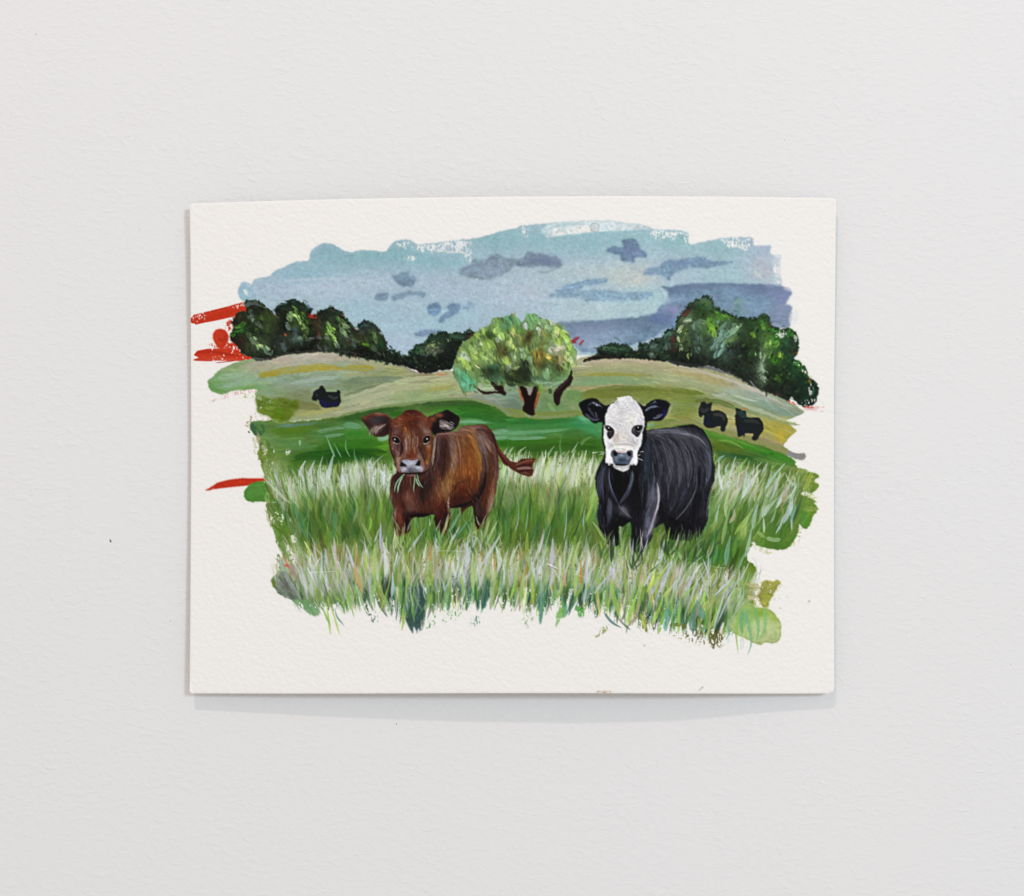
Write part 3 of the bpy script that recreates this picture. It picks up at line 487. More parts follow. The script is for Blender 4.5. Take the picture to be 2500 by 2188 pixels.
for _ in range(90):
    y = rng.uniform(1070, 1440); x = np.interp(y, [1060, 1130, 1160, 1225, 1280, 1350, 1420], [628, 636, 646, 660, 664, 690, 682]) + rng.normal(8, 7)
    L = rng.uniform(25, 60); t = math.radians(rng.normal(20, 9))
    stroke([(x - math.sin(t) * L / 2, y - L / 2), (x + rng.normal(0, 3), y), (x + math.sin(t) * L / 2, y + L / 2)], rng.uniform(5, 13), jit(['7C9A4C', '6E9038', '8FA868', '5C8030', 'A3B27C', '4E7A34'][rng.integers(6)], .08), .8, (.3, .4), .6, dry=rng.uniform(-.9, .6), lab='meadow')
for _ in range(60):
    y = rng.uniform(1135, 1330); x = np.interp(y, [1130, 1160, 1200, 1240, 1290, 1335], [1946, 1992, 1978, 1992, 1950, 1938]) + rng.normal(0, 7)
    L = rng.uniform(20, 45); t = rng.normal(.15, .25)
    stroke([(x - L, y - L * t), (x - L / 2, y - L * t * .4), (x, y)], rng.uniform(6, 14), jit(['7C9A34', '6E9030', '86A548', '5C8424', '93AE58'][rng.integers(5)], .08), .8, (.3, .3), .6, dry=(-2, rng.uniform(-.8, .5)), lab='meadow')

# ---- tree clumps on the ridge ----
DK = '161E12'
def leaf(p, L, w, ang, c, lab, a=.85, **k): dab(p, L, w, math.radians(ang), c, a, lab, th=.035, streak=.7, wob=.9, soft=2.2, taper=(.2, .35), **k)
def leaves(view, lab, items, jitn=3):
    for x, y, L, w, ang, c in items:
        c = np.clip(hexc(c) * 1.0 + np.clip(hexc(c).max() - .22, 0, 1) * .35 * hexc(c) / hexc(c).max(), 0, 1)
        leaf(view(x, y), L, w, ang, c, lab)
        for _ in range(jitn):
            q = view(x, y)[0]
            leaf((q[0] + rng.normal(0, L * .28), q[1] + rng.normal(0, L * .28)), L * rng.uniform(.35, .8), w * rng.uniform(.25, .6), ang + rng.normal(0, 25), jit(c, .22, .02), lab, a=.7)
tl = poly(TL(100,560, 110,500, 145,440, 140,370, 160,320, 200,260, 250,238, 300,245, 300,190, 275,150, 330,115, 400,110, 480,150, 560,230, 635,275, 640,220, 700,160, 770,150, 795,112, 830,105, 920,130, 1000,170, 1070,225, 1060,270, 1120,300, 1165,240, 1250,222, 1340,205, 1420,250, 1480,330, 1560,420, 1635,470, 1635,400, 1720,365, 1800,390, 1870,440, 1890,510, 1950,580, 1955,670, 1990,720, 2060,750)
   + V6(480,60, 620,110, 640,145, 760,130, 800,280, 640,238, 560,228, 400,190, 200,158, 0,118) + TL(1350,728, 1250,722, 1000,735, 750,770, 560,820, 420,832, 350,790, 270,765, 220,700, 130,600), DK, 1, 'tree_clump#1', rough=1.6, gran=.3, th=.05)
for x, y, rx, ry, c in [(230,330,14,14,'2A2616'), (420,300,22,22,'26331C'), (580,380,20,30,'303F1E'), (300,520,22,16,'24401A'), (230,620,18,16,'2A1E14'), (450,640,26,18,'38482E'), (700,620,18,18,'2A3330'), (860,200,28,14,'16301F'), (880,340,20,26,'415C2A'), (1000,420,18,26,'34501F'), (880,560,24,18,'36463A'), (1140,400,14,22,'33281A'), (1310,330,26,18,'223020'), (1310,500,20,24,'42602C'), (1470,480,22,24,'40543A'), (1760,440,22,12,'26343A'), (1700,600,22,14,'33421C'), (1830,560,16,20,'2E4424'), (1910,650,14,14,'1C3A20')]: glow(TL(x, y), rx, ry, c, .9, tl)
poly(TL(275,150, 330,115, 400,110, 470,150, 560,230, 480,190, 380,170, 300,190), '55605F', .75, 'tree_clump#1'); stroke(TL(480,160, 560,230, 640,290, 690,330), 4, '7A6A60', .7)
for p in (TL(1070,290), TL(1110,300)): leaf(p, 13, 10, 40, 'B62A1E', 'tree_clump#1')
for p, c in [(TL(760,525), 'C04A26'), (TL(1170,510), 'A0301C'), (TL(1590,440), '8A2A20'), (TL(1600,765), '6E2A2C'), (TL(1450,290), '8B4A44')]: leaf(p, 8, 6, 60, c, 'tree_clump#1')
leaves(TL, 'tree_clump#1', [(200,330,22,15,60,'2A2014'), (250,330,18,12,90,'241C12'), (400,230,22,14,50,'1B2413'), (550,270,26,16,60,'2F3F18'), (600,350,26,18,60,'33441D'), (560,450,26,20,50,'2F3B20'), (650,440,24,16,80,'25301F'),
  (350,270,18,10,60,'3E4C42'), (370,330,17,13,70,'566A5C'), (330,320,10,8,40,'4C5E52'), (440,400,18,10,50,'3F5040'), (470,430,12,6,50,'556650'), (480,330,12,6,40,'46601F'), (250,400,20,12,-30,'2F641C'), (220,460,22,13,-20,'2A6A17'), (140,510,16,12,-50,'2C6B18'), (190,430,14,8,-30,'4A7A26'), (330,430,18,10,30,'16300F'), (410,460,12,8,30,'2B5516'),
  (200,600,24,18,60,'271A10'), (270,560,20,16,80,'20160E'), (310,690,16,9,70,'343C16'), (340,540,18,12,60,'47574A'), (370,600,20,10,55,'5A6E56'), (395,575,12,8,70,'86A36A'), (440,640,16,8,40,'6E8E56'), (470,660,14,8,45,'8DAA6C'), (500,690,18,9,50,'5C7A52'), (540,720,18,10,60,'4C6458'), (560,680,14,7,55,'86A674'), (580,750,10,6,60,'566A5A'),
  (720,640,18,9,60,'3E4A48'), (760,650,20,10,75,'3A4544'), (750,700,14,8,80,'49565A'), (690,200,18,10,-30,'12241A'), (740,190,16,9,-40,'16261D'), (860,130,22,13,20,'13301F'), (930,170,26,15,35,'162D20'), (1010,210,18,12,60,'1B3526'), (1045,190,14,9,60,'3C5A68'), (830,230,18,10,70,'242E2C'),
  (830,290,18,9,60,'6F8B52'), (820,330,14,9,70,'7E9868'), (900,260,22,9,60,'557A2C'), (920,330,18,9,65,'7F9F54'), (880,300,12,7,50,'8FAE6A'), (980,300,22,12,70,'3A5A1E'), (1020,360,18,10,80,'2F4F1C'), (930,390,12,7,70,'86A45C'), (980,420,14,9,60,'5F7E3C'), (1020,470,20,12,70,'3C5226'), (1000,540,14,8,60,'465D30'),
  (800,430,16,12,60,'53655C'), (790,390,10,7,40,'48585A'), (880,480,20,14,80,'37474A'), (900,560,20,12,60,'42544C'), (950,570,14,10,50,'5C6E5A'), (960,620,18,10,70,'36483F'), (1040,580,18,8,-20,'5F6C5E'), (1080,560,12,7,-20,'57635A'), (860,600,14,8,60,'2C3833'),
  (1150,330,18,12,60,'33291A'), (1120,400,16,12,80,'3B2C18'), (1230,320,24,16,50,'17221A'), (1330,240,22,12,30,'17251B'), (1330,220,12,8,20,'3C332C'), (1400,300,20,12,60,'2A3B22'), (1390,340,14,8,70,'4E7035'), (1440,380,18,10,60,'567A33'), (1490,420,18,10,20,'6F8A5C'), (1280,400,16,8,60,'5C7444'),
  (1290,450,20,10,60,'5E8A2E'), (1330,470,18,9,70,'6F9A3C'), (1290,500,16,9,60,'85A950'), (1330,560,20,8,65,'6E9440'), (1360,620,16,7,65,'8CA868'), (1390,650,16,8,70,'4F5D5C'), (1260,560,14,10,50,'4C5E52'), (1160,560,14,9,30,'574A46'), (1440,480,20,12,60,'5D7550'), (1480,520,18,10,55,'6C8858'), (1540,560,20,12,60,'3F4F40'), (1590,600,18,12,60,'46554C'), (1570,650,16,10,50,'38463F'), (1510,620,16,9,30,'3A2C1C'),
  (1680,410,16,9,-40,'1F4A44'), (1740,400,18,10,20,'2A3C3C'), (1810,420,16,9,40,'343638'), (1670,500,20,12,-10,'3C3A30'), (1780,490,18,10,50,'2F4424'), (1820,530,18,8,70,'4E6A36'), (1840,600,14,7,80,'748A64'), (1800,560,12,8,60,'2A4A1C'), (1720,640,18,10,20,'4A7A14'), (1660,600,18,10,10,'2A3F14'), (1640,560,16,10,20,'33291E'), (1830,690,20,8,50,'3F4C44'), (1880,750,16,6,55,'5E6E64'), (1800,660,16,8,40,'37501E'), (1910,640,20,12,60,'1A3A20'), (1170,670,16,7,50,'4A4650'), (1260,680,14,7,30,'44424A')], 2)
stroke(TL(420,800, 560,800, 760,750, 1000,725, 1250,712, 1480,725, 1700,765), 6, '393639', .8, streak=.6, lab='tree_clump#1'); stroke(TL(370,800, 440,815, 540,825), 6, '5E625C', .7, lab='tree_clump#1')
stroke(TL(2000,650, 2040,690), 6, '2C4A4A', .8, lab='tree_clump#1')
# bush between the hills
tm = poly(TM(380,830, 460,775, 560,700, 560,630, 680,610, 760,600, 860,480, 920,450, 910,385, 990,390, 1060,395, 1110,340, 1170,310, 1250,295, 1320,310, 1370,350, 1600,345, 1800,340, 1830,270, 1900,255, 1970,290, 2060,330, 1950,470, 1780,550, 1740,650, 1630,790, 1560,1000, 1480,1180, 1400,1250, 1100,1300, 900,1345, 700,1335, 560,1260, 300,1165, 150,1120, 0,1110, 0,900, 200,930, 430,930), '0D140E', 1, 'tree_clump#2', rough=1.4, gran=.3, th=.05)
for x, y, rx, ry, c in [(640,740,16,12,'24402A'), (950,740,22,14,'46543C'), (1600,430,30,9,'2A4632'), (1000,500,16,10,'1E3626'), (1180,560,14,12,'243424')]: glow(TM(x, y), rx, ry, c, .9, tm)
leaves(TM, 'tree_clump#2', [(640,720,12,9,-30,'1F4428'), (560,800,10,7,-20,'1F4A26'), (460,840,8,6,-10,'1C4330'), (820,560,9,7,-40,'234F3A'), (1250,330,10,7,10,'173524'), (1130,420,9,7,0,'1E3A26'), (1000,430,8,6,0,'17352A'), (1600,420,16,9,0,'2C4A36'), (1480,400,12,8,0,'2A4632'), (1700,440,14,8,10,'26432F'), (1900,300,11,7,0,'44685A'), (1960,370,9,6,-50,'5A1E1C'), (1900,430,8,5,-40,'5E201C'),
  (900,660,14,6,-20,'5F7044'), (1000,640,12,5,-15,'6C7A4C'), (1080,700,14,7,10,'56644A'), (840,730,12,7,30,'5C6A50'), (960,800,14,9,-40,'56604E'), (1040,860,14,9,-50,'5A6352'), (850,860,12,6,80,'4F5A4C'), (1180,800,15,8,0,'454E42'), (720,850,12,8,60,'3A4E3C'), (750,760,12,7,20,'3B5434'), (1190,640,10,6,20,'3C4C32'), (620,850,9,6,60,'2E4A2A'), (1080,960,9,7,50,'1C3A18'), (1350,520,7,3,80,'8F8E80'), (1420,520,8,5,70,'38401C'), (1150,600,7,4,10,'566A40'), (1000,520,7,5,0,'26402F')], 2)
stroke(TM(560,1250, 700,1310, 900,1335), 3, '4A1614', .8, lab='tree_clump#2')
for p in (TM(570,1190), TM(400,1090), TM(700,1150), TM(790,1190), TM(1130,1170)): dab(p, 2.4, 2.2, .5, '9A9C98', .7)
# right-hand clump
tr = poly(TR(10,625, 60,592, 140,572, 132,530, 180,492, 300,480, 400,500, 440,535, 485,500, 480,470, 560,480, 620,440, 680,430, 690,370, 780,360, 790,320, 810,250, 880,190, 900,150, 940,130, 1010,90, 1060,90, 1100,170, 1180,210, 1250,240, 1320,260, 1460,260, 1500,236, 1550,245, 1580,330, 1660,350, 1740,350, 1800,400, 1810,480, 1800,560, 1775,600, 1830,640, 1880,700, 1900,760, 1960,810, 1968,900, 1950,970, 1840,1000, 1750,930, 1720,950, 1600,900, 1480,860, 1350,790, 1200,710, 1080,672, 950,672, 800,652, 700,625, 500,605, 300,600, 150,602), '131B12', 1, 'tree_clump#3', rough=1.8, gran=.3, th=.05)
poly(TR(920,150, 960,90, 1010,75, 1080,120, 1180,200, 1260,130, 1310,85, 1350,150, 1420,220, 1300,240, 1100,200), '6F8790', .5, rough=2)
for x, y, rx, ry, c in [(280,520,40,9,'2C5038'), (600,510,30,16,'32483C'), (720,420,20,20,'3A5648'), (880,260,24,20,'52664C'), (850,430,20,34,'46582E'), (960,400,26,44,'3C5240'), (1000,180,24,16,'264820'), (1080,330,24,36,'47741E'), (1200,260,26,12,'3A661E'), (1180,440,34,44,'56766A'), (1280,390,26,24,'567448'), (1420,330,34,26,'223C1C'), (1520,300,22,22,'325A1E'), (1430,470,26,34,'233C1A'), (1560,480,26,34,'46682E'), (1500,680,16,44,'62785C'), (1650,420,30,24,'366A22'), (1720,480,26,40,'20402A'), (1620,600,24,22,'2C5418'), (1780,680,30,26,'1C4A1C'), (1880,860,26,34,'123020'), (1650,760,30,22,'1E3414')]: glow(TR(x, y), rx, ry, c, .9, tr)
leaves(TR, 'tree_clump#3', [(280,515,38,10,2,'2C5038'), (200,510,20,9,0,'3C6048'), (380,510,26,9,5,'223F2C'), (300,550,60,10,0,'12241A'), (540,510,20,10,-20,'2E4A38'), (600,490,24,10,-30,'4A5E54'), (580,570,22,12,20,'4A5550'), (660,480,20,12,-30,'1E3A26'), (720,400,22,16,-30,'3A5A4A'), (710,500,18,14,80,'45594C'), (770,440,22,14,80,'3A1C16'), (760,520,18,14,60,'3A1A14'), (680,580,20,10,10,'22332A'),
  (860,220,22,12,-50,'5E1E1A'), (900,170,18,12,-40,'2A2426'), (960,160,22,14,20,'1E3A20'), (1040,130,18,16,60,'3A5A22'), (1020,170,16,12,50,'23431C'), (1120,200,24,12,30,'29461F'), (1300,130,16,22,80,'5D7A70'), (1300,190,26,14,80,'4E6C6C'), (980,220,26,16,40,'27461A'), (880,270,22,12,-20,'6A7F60'), (830,340,18,9,-60,'93A373'), (815,370,12,8,-50,'A3B284'), (810,440,14,9,70,'8A9C6C'), (825,510,16,8,80,'7A9060'), (890,580,16,5,85,'7A944C'), (870,390,22,14,-70,'45582C'), (860,450,22,16,80,'3F5226'), (960,330,26,18,40,'47614A'), (1000,290,20,12,20,'5B7058'), (970,430,24,18,60,'42594E'), (960,520,20,14,60,'3D5448'), (940,380,18,12,40,'2C4226'),
  (1060,300,24,20,70,'4A7A1E'), (1080,350,26,18,75,'55801F'), (1100,400,18,12,75,'638C28'), (1150,250,22,14,40,'3A6A1C'), (1200,240,20,10,20,'4A7A2A'), (1180,330,30,12,-55,'5F8270'), (1140,410,34,13,-55,'6A8C7C'), (1280,350,34,13,-40,'6C8C6E'), (1230,390,30,12,-45,'60826E'), (1100,490,26,13,-55,'5C7E74'), (1160,520,34,11,-65,'648878'), (1120,560,24,10,-70,'5A7C74'), (1190,480,24,7,-65,'547468'), (1310,320,18,9,-30,'7A9A72'), (1220,460,24,14,-40,'557038'), (1260,440,20,12,-20,'4F6C34'), (1200,600,22,12,60,'2C4A26'),
  (1340,420,28,18,80,'1C3018'), (1430,310,24,14,30,'1F3D1C'), (1500,290,22,14,40,'2A5020'), (1520,330,18,12,60,'4C7A1E'), (1540,270,18,14,60,'1F3A1A'), (1430,400,16,10,70,'567A1E'), (1400,350,26,16,60,'1E3418'), (1450,480,26,18,70,'1B2E18'), (1420,560,22,14,60,'24401A'), (1570,310,10,7,60,'6A2A16'), (1550,400,20,14,-60,'3E5E1C'), (1580,470,24,14,-60,'4A6E28'), (1540,480,18,10,-60,'628A3A'), (1560,560,24,14,-60,'5A7A40'), (1510,590,24,10,-80,'7C9070'), (1500,680,26,11,80,'6E856A'), (1480,740,24,11,70,'667F66'), (1520,770,16,9,70,'7C9472'), (1600,360,18,10,20,'2E7020'), (1640,390,20,10,-50,'3C7A26'), (1690,430,26,18,70,'244A2E'), (1740,390,18,10,30,'2F6A1C'), (1780,420,14,9,40,'2C6A14'), (1620,480,20,12,-60,'4A7A26'), (1660,560,20,10,-60,'557F1E'), (1700,530,24,18,70,'16301C'), (1760,540,18,14,70,'2A2A14'), (1780,560,10,7,60,'5E3A16'), (1610,620,20,10,-60,'2C6A18'), (1640,560,12,7,-60,'86A030'), (1700,640,24,16,70,'14281A'),
  (1620,700,24,16,60,'15260F'), (1640,770,18,10,50,'2E5216'), (1800,650,20,9,40,'2C6C1C'), (1850,700,20,9,50,'225A14'), (1760,700,26,18,60,'12301A'), (1830,780,26,18,60,'0F2A18'), (1900,790,12,7,80,'6A5A14'), (1780,860,30,20,40,'0F2417'), (1880,880,24,18,60,'113020'), (1940,870,20,10,85,'1A4A30'), (1860,950,20,12,60,'12382A'), (1560,850,24,12,40,'1A1512'), (1640,900,16,7,20,'46201C')], 2)
for m_, lb, n in ((tl, 'tree_clump#1', 190), (tm, 'tree_clump#2', 70), (tr, 'tree_clump#3', 210)):
    if n: 
        e_ = blur(m_, 3); rim_ = ((e_ > .25) & (e_ < .7) & (sky > .1)).astype(np.float32)
        scatter(rim_, n, 9, 4.5, -1.2, ['1C2C1C', '22381F', '16221A', '2C4630', '1A3228'], .8, lb, aj=1.0, th=.03)
scatter(tr, 260, 9, 5, -.9, ['24401C', '1A2E18', '33501F', '0C120C', '3E5A34', '0F1A12'], .6, 'tree_clump#3', th=.03)
scatter(tl, 200, 8, 4.5, .9, ['24351C', '141D12', '2E4020', '0C110C', '3A4A3C', '2A2016'], .5, 'tree_clump#1', clip=True, th=.03)
scatter(tm, 90, 6, 4, .9, ['142416', '0B110C', '1E3322', '24361E'], .5, 'tree_clump#2', clip=True, th=.03)
for pts, thr in [(TR(1600,360, 1680,360, 1700,400, 1630,430), .5), (TR(1760,640, 1830,650, 1890,740, 1850,720), .55), (TR(1905,820, 1925,830, 1915,900, 1890,890), -.2), (TR(1740,910, 1770,920, 1765,945, 1740,945), -.5), (TR(1840,960, 1960,930, 1950,985, 1850,990), .3), (TR(1760,380, 1800,390, 1790,460, 1760,430), .7)]: bare(pts, thr, rough=2)
stroke(TR(700,615, 900,655, 1080,665, 1200,700, 1350,780, 1480,855), 9, '3C3C40', .7, streak=.7, lab='tree_clump#3'); poly(TR(960,672, 1020,665, 1100,675, 1250,735, 1180,722, 1050,690), '6E706C', .8, 'hillside#2', rough=1); stroke(TR(1400,780, 1440,830, 1480,862), 4, '8A8A8C', .6)
stroke(TR(10,625, 60,595, 140,575, 300,592), 6, '231815', .95, streak=.7, lab='tree_clump#3'); stroke(TR(20,600, 60,610, 100,580), 3, '3A1A18', .8)
for pts, w in [(TR(1715,955, 1750,965, 1790,985), 6), (TR(1840,1000, 1900,1005, 1960,1003, 2025,1005), 5)]: stroke(pts, w, 'C0392E', .85, dry=(-.3, .4), lab='red_brush_stroke#6')
stroke(TR(1900,1020, 1960,1035, 2030,1040), 3, 'CF8C84', .6, dry=.3)
for x in range(1850, 1960, 12): stroke(TR(x,1030, x + 8,995), 1.6, 'B84A3A', .5)
stroke(TC(1680,480, 1740,430, 1800,390), 9, '9A3038', .85, lab='red_brush_stroke#7'); stroke(TC(1700,430, 1720,450, 1760,470), 7, '8E2832', .8); stroke(TC(1800,500, 1830,460, 1865,430), 6, 'A0323C', .85, lab='red_brush_stroke#7')

# ---- the round tree ----
crown = poly(TC(135,800, 160,720, 200,620, 240,540, 290,455, 345,430, 400,370, 450,330, 520,280, 600,240, 650,190, 700,150, 780,130, 860,110, 940,100, 1000,150, 1055,195, 1090,130, 1130,110, 1200,100, 1270,140, 1400,180, 1490,220, 1560,270, 1640,320, 1690,430, 1740,530, 1765,620, 1750,720, 1700,790, 1640,870, 1590,920, 1500,970, 1380,1010, 1250,1030, 1050,1042, 940,1045, 840,1000, 800,1050, 720,1020, 620,1010, 500,1000, 450,1050, 400,1090, 310,1130, 265,1115, 230,1020, 165,920), '6F8C50', 1, 'round_tree/crown', rough=2.2, gran=.06, th=.05)
for p, rx, ry, c, a in [(TC(300,1000), 26, 24, '4F8E6E', .95), (TC(200,830), 20, 20, '5E9A76', .9), (TC(400,700), 50, 44, '8AA958', .95), (TC(520,430), 34, 24, '84A552', .9), (TC(700,300), 34, 26, '79A058', .9), (TC(900,200), 34, 20, '5F9560', .9), (TC(1150,170), 30, 20, '6DA063', .9), (TC(1350,250), 34, 16, '7FA06E', .9), (TC(1600,450), 26, 30, '92B257', .9), (TC(1650,700), 24, 26, '8CA962', .9),
    (TC(950,900), 30, 24, '2C3F22', .95), (TC(650,850), 34, 20, '36583E', .9), (TC(1100,850), 22, 26, '222E1E', .95), (TC(1260,680), 30, 34, '757234', .9), (TC(1450,800), 34, 26, '5E6E35', .9), (TC(1350,930), 40, 18, '5B7F56', .9), (TC(1130,420), 22, 20, '5A5526', .9), (TC(800,560), 30, 24, '5C6430', .8), (TC(1500,580), 22, 18, '9DA27C', .8), (TC(1550,720), 14, 18, '7E7A50', .8)]: glow(p, rx, ry, c, a, crown)
CR = 'round_tree/crown'
scatter(crown, 420, 13, 5, guide([(1100,900,100), (1150,830,60), (1250,790,80), (1350,830,110), (1390,900,90), (1270,900,80)]), ['8FAF58', '6F9455', '5F8A5C', '4A6232', 'A3BF66', '7A7F3C', '87A07A', '36502C', '5F7A40'], .5, CR, v=.08, th=.05)
leaves(TC, CR, [(480,390,20,12,70,'93B356'), (540,320,20,9,75,'8DB05A'), (620,370,24,14,60,'3F5A20'), (680,360,18,10,60,'385618'), (560,520,26,14,60,'86A64C'), (640,500,26,12,65,'8BB052'), (480,500,20,14,40,'6E8656'), (500,480,10,8,30,'A9B7A4'), (420,560,14,9,40,'A8B8A0'), (720,220,22,14,70,'7CA656'), (740,330,28,17,75,'8DB454'), (780,380,22,14,70,'96B95E'), (860,150,22,12,30,'5D9668'), (900,140,14,8,40,'3E7F5C'), (980,180,26,14,60,'6C9E64'), (820,250,18,9,60,'5F8F68'), (940,270,18,12,65,'6F8A3C'), (1040,310,18,11,-60,'4E7A24'), (960,330,22,4,60,'C0B36A'), (920,360,18,3,60,'C8B878'), (1010,400,22,3,75,'A9A24C'), (870,400,22,10,65,'93A85C'), (900,500,26,14,65,'8AA35A'), (860,480,20,10,70,'8FAE5E'),
  (1130,150,26,12,70,'6CA065'), (1200,140,24,12,60,'70A568'), (1260,180,22,11,50,'78A86A'), (1160,230,26,13,75,'6B9A5E'), (1090,260,16,9,60,'AEB8B6'), (1100,230,12,5,50,'B8BEC6'), (1260,300,16,7,70,'C9CFC8'), (1270,350,12,4,60,'D3D8CC'), (1350,190,22,9,20,'94AC80'), (1430,210,20,9,30,'A4AE8C'), (1330,330,18,10,70,'8A8A3C'), (1340,380,14,8,50,'9A8C3A'), (1400,280,24,10,40,'7F9F6E'), (1540,240,20,10,40,'5E7A40'), (1600,280,16,9,40,'6A8A4E'), (1500,310,22,12,70,'A3BB5E'), (1480,370,20,13,60,'A6B87C'), (1420,360,12,8,40,'596A2C'), (1590,350,22,12,60,'A2C95E'), (1640,420,24,12,65,'A0C862'), (1680,530,22,12,70,'9CCB5A'), (1730,620,22,5,80,'92C65C'), (1530,470,26,9,80,'98B84A'), (1610,480,18,12,60,'93A886'), (1560,540,22,14,0,'B3AE96'), (1500,560,16,9,20,'ADA894'), (1440,480,18,12,60,'7A9472'), (1400,520,16,10,60,'758E68'), (1420,580,16,10,60,'A3AD92'),
  (1250,430,26,14,75,'72945A'), (1190,480,28,14,75,'6A8E56'), (1140,380,20,14,70,'57431F'), (1130,440,18,11,80,'6A5A26'), (1240,620,26,16,80,'8A7A34'), (1280,680,24,14,75,'8C7E34'), (1300,600,20,9,80,'5A4A22'), (1250,640,16,4,85,'2F3426'), (1330,460,18,5,85,'6A5424'), (1400,650,18,12,40,'B09E46'), (1420,690,12,8,40,'C0B052'), (1470,680,20,12,60,'5C5A22'), (1550,680,22,12,80,'8A8458'), (1560,740,20,11,75,'8C8862'), (1530,800,18,9,70,'4A3A20'), (1660,660,26,14,65,'9AB66C'), (1690,740,22,12,70,'A4C06A'), (1700,680,14,8,70,'A0A8A2'), (1640,770,20,11,70,'8BAE5A'), (1740,720,20,9,80,'6A8A56'), (1450,860,26,14,70,'5C7E3C'), (1520,880,24,12,30,'547A46'), (1380,830,22,14,75,'7CA270'), (1370,900,24,14,75,'85A67A'), (1330,870,16,8,70,'6C9060'), (1290,990,34,10,0,'7D9E7E'), (1430,1000,36,10,0,'7A9C7E'), (1570,960,36,11,-30,'6A8E6A'), (1500,1030,28,9,-20,'5A7E5E'), (1180,960,24,12,10,'567650'),
  (820,700,22,16,70,'A0BA5C'), (850,740,16,10,20,'8FB04A'), (940,640,22,11,65,'8AA27E'), (960,790,22,11,-10,'95AE66'), (870,800,18,12,60,'7C8C76'), (920,860,22,13,60,'5A5F22'), (960,920,20,11,20,'66702C'), (900,950,20,11,50,'24361E'), (840,930,22,10,60,'2A3A24'), (1040,640,14,5,80,'A9B6A8'), (1020,560,10,6,60,'9DB0A0'), (1040,740,28,9,80,'2E3C2C'), (1110,760,24,12,75,'222C22'), (1080,900,26,14,80,'24301F'), (1130,940,20,12,60,'2A3422'), (1000,960,26,10,10,'27381F'), (1080,600,24,12,75,'6E9468'), (1150,700,22,12,80,'7C9C78'), (1160,800,22,12,75,'688C58'), (1190,860,22,11,75,'7C9A66'), (780,820,16,5,60,'8A7A3A'), (760,620,22,6,70,'6A5C28'), (740,520,22,10,75,'4E4A2A'), (800,580,20,12,70,'6E6A32'), (720,430,14,8,70,'95A89A'),
  (280,650,18,12,40,'B4BFC4'), (340,690,14,9,50,'AFBBC0'), (300,600,14,9,40,'9DB09A'), (250,700,20,14,40,'93B052'), (330,760,26,16,30,'8FAE50'), (420,640,24,14,40,'93B458'), (400,540,24,14,40,'8AA85A'), (540,640,24,13,40,'8DAB5A'), (620,600,22,12,50,'8AA862'), (600,700,28,10,25,'84A060'), (700,680,22,9,30,'7C9450'), (460,770,14,6,35,'C9B878'), (480,790,8,4,35,'E0CFA0'), (560,820,22,11,40,'4A6A3A'), (650,800,26,11,30,'2F5234'), (720,790,20,11,40,'2F6A4C'), (600,880,22,9,50,'45573A'), (700,900,24,11,60,'33523C'), (760,960,20,11,60,'4A7A5C'), (680,960,22,10,60,'3C6048'), (540,880,16,5,60,'5A4A38'), (280,900,28,18,30,'4A8E66'), (330,960,28,16,40,'559A72'), (260,1000,22,14,60,'56936E'), (320,1060,26,15,20,'5C9A74'), (400,990,22,13,40,'4E8C68'), (380,1060,20,10,20,'5E9C78'), (190,850,20,11,60,'63A07C'), (520,960,20,8,50,'7A9060'), (600,1030,24,8,15,'6E8E50')], 2)
scatter(crown, 80, 12, 5, 1.4, ['2C4020', '38502A', '445A30', '32402A'], .55, CR, v=.12, th=.04, clip=True, streak=.6)
for x, y, rx, ry in [(960,900,20,16), (1090,850,16,20), (680,850,24,12), (1480,800,16,12), (620,370,12,9), (1130,400,9,12), (820,600,10,14), (1320,760,10,14)]: glow(TC(x, y), rx, ry, '2A3A20', .6, crown)
leaves(TC, CR, [(1640,860,26,14,60,'5E7E46'), (1690,850,22,12,70,'6A8A52'), (1600,930,28,12,-30,'5C7E50'), (1680,900,18,10,-50,'4A6A3C'), (1500,960,26,12,-20,'567A4C'), (1080,1000,26,12,0,'33482A'), (1200,1010,26,11,0,'4E6E44'), (900,1020,22,10,10,'2F4428')], 2)
for p in [TC(820,900, 900,960, 960,1040), TC(700,640, 740,740, 800,830), TC(430,740, 560,860, 640,1000), TC(680,440, 730,560, 760,720)]: stroke(p, 2, '33281C', .7)
for pts in [TC(640,980, 720,1060, 800,1060)]: stroke(pts, 9, '2C1D16', .9, lab='round_tree/branch#1')
poly(TC(440,1045, 500,1088, 560,1108, 700,1112, 735,1105, 690,1075, 700,1035, 760,1030, 808,1050, 805,1080, 835,1130, 822,1172, 760,1145, 690,1135, 560,1142, 490,1110), '2B1C15', 1, 'round_tree/branch#1', rough=.8, th=.05)
stroke(TC(300,1130, 312,1180), 3, '6A6A3C', .7)
poly(TC(1690,895, 1718,925, 1695,1015, 1610,1090, 1560,1175, 1540,1275, 1505,1292, 1465,1225, 1478,1100, 1560,1020, 1640,950), '2A1C17', 1, 'round_tree/branch#2', rough=.8, th=.05); stroke(TC(1660,930, 1690,880, 1700,820), 6, '2A1C17', .9, lab='round_tree/branch#2'); stroke(TC(1500,1110, 1590,1020, 1680,930), 4, '54433C', .6); stroke(TC(1405,1070, 1420,1110, 1400,1135), 9, '3B5A36', .9, lab=CR)
trunk = poly(TC(1015,1060, 1060,1045, 1110,1075, 1150,1172, 1195,1070, 1215,1040, 1275,1050, 1245,1150, 1222,1260, 1205,1425, 1140,1412, 1062,1352, 1078,1250, 1040,1150), '23140E', 1, 'round_tree/trunk', rough=.9, th=.06)
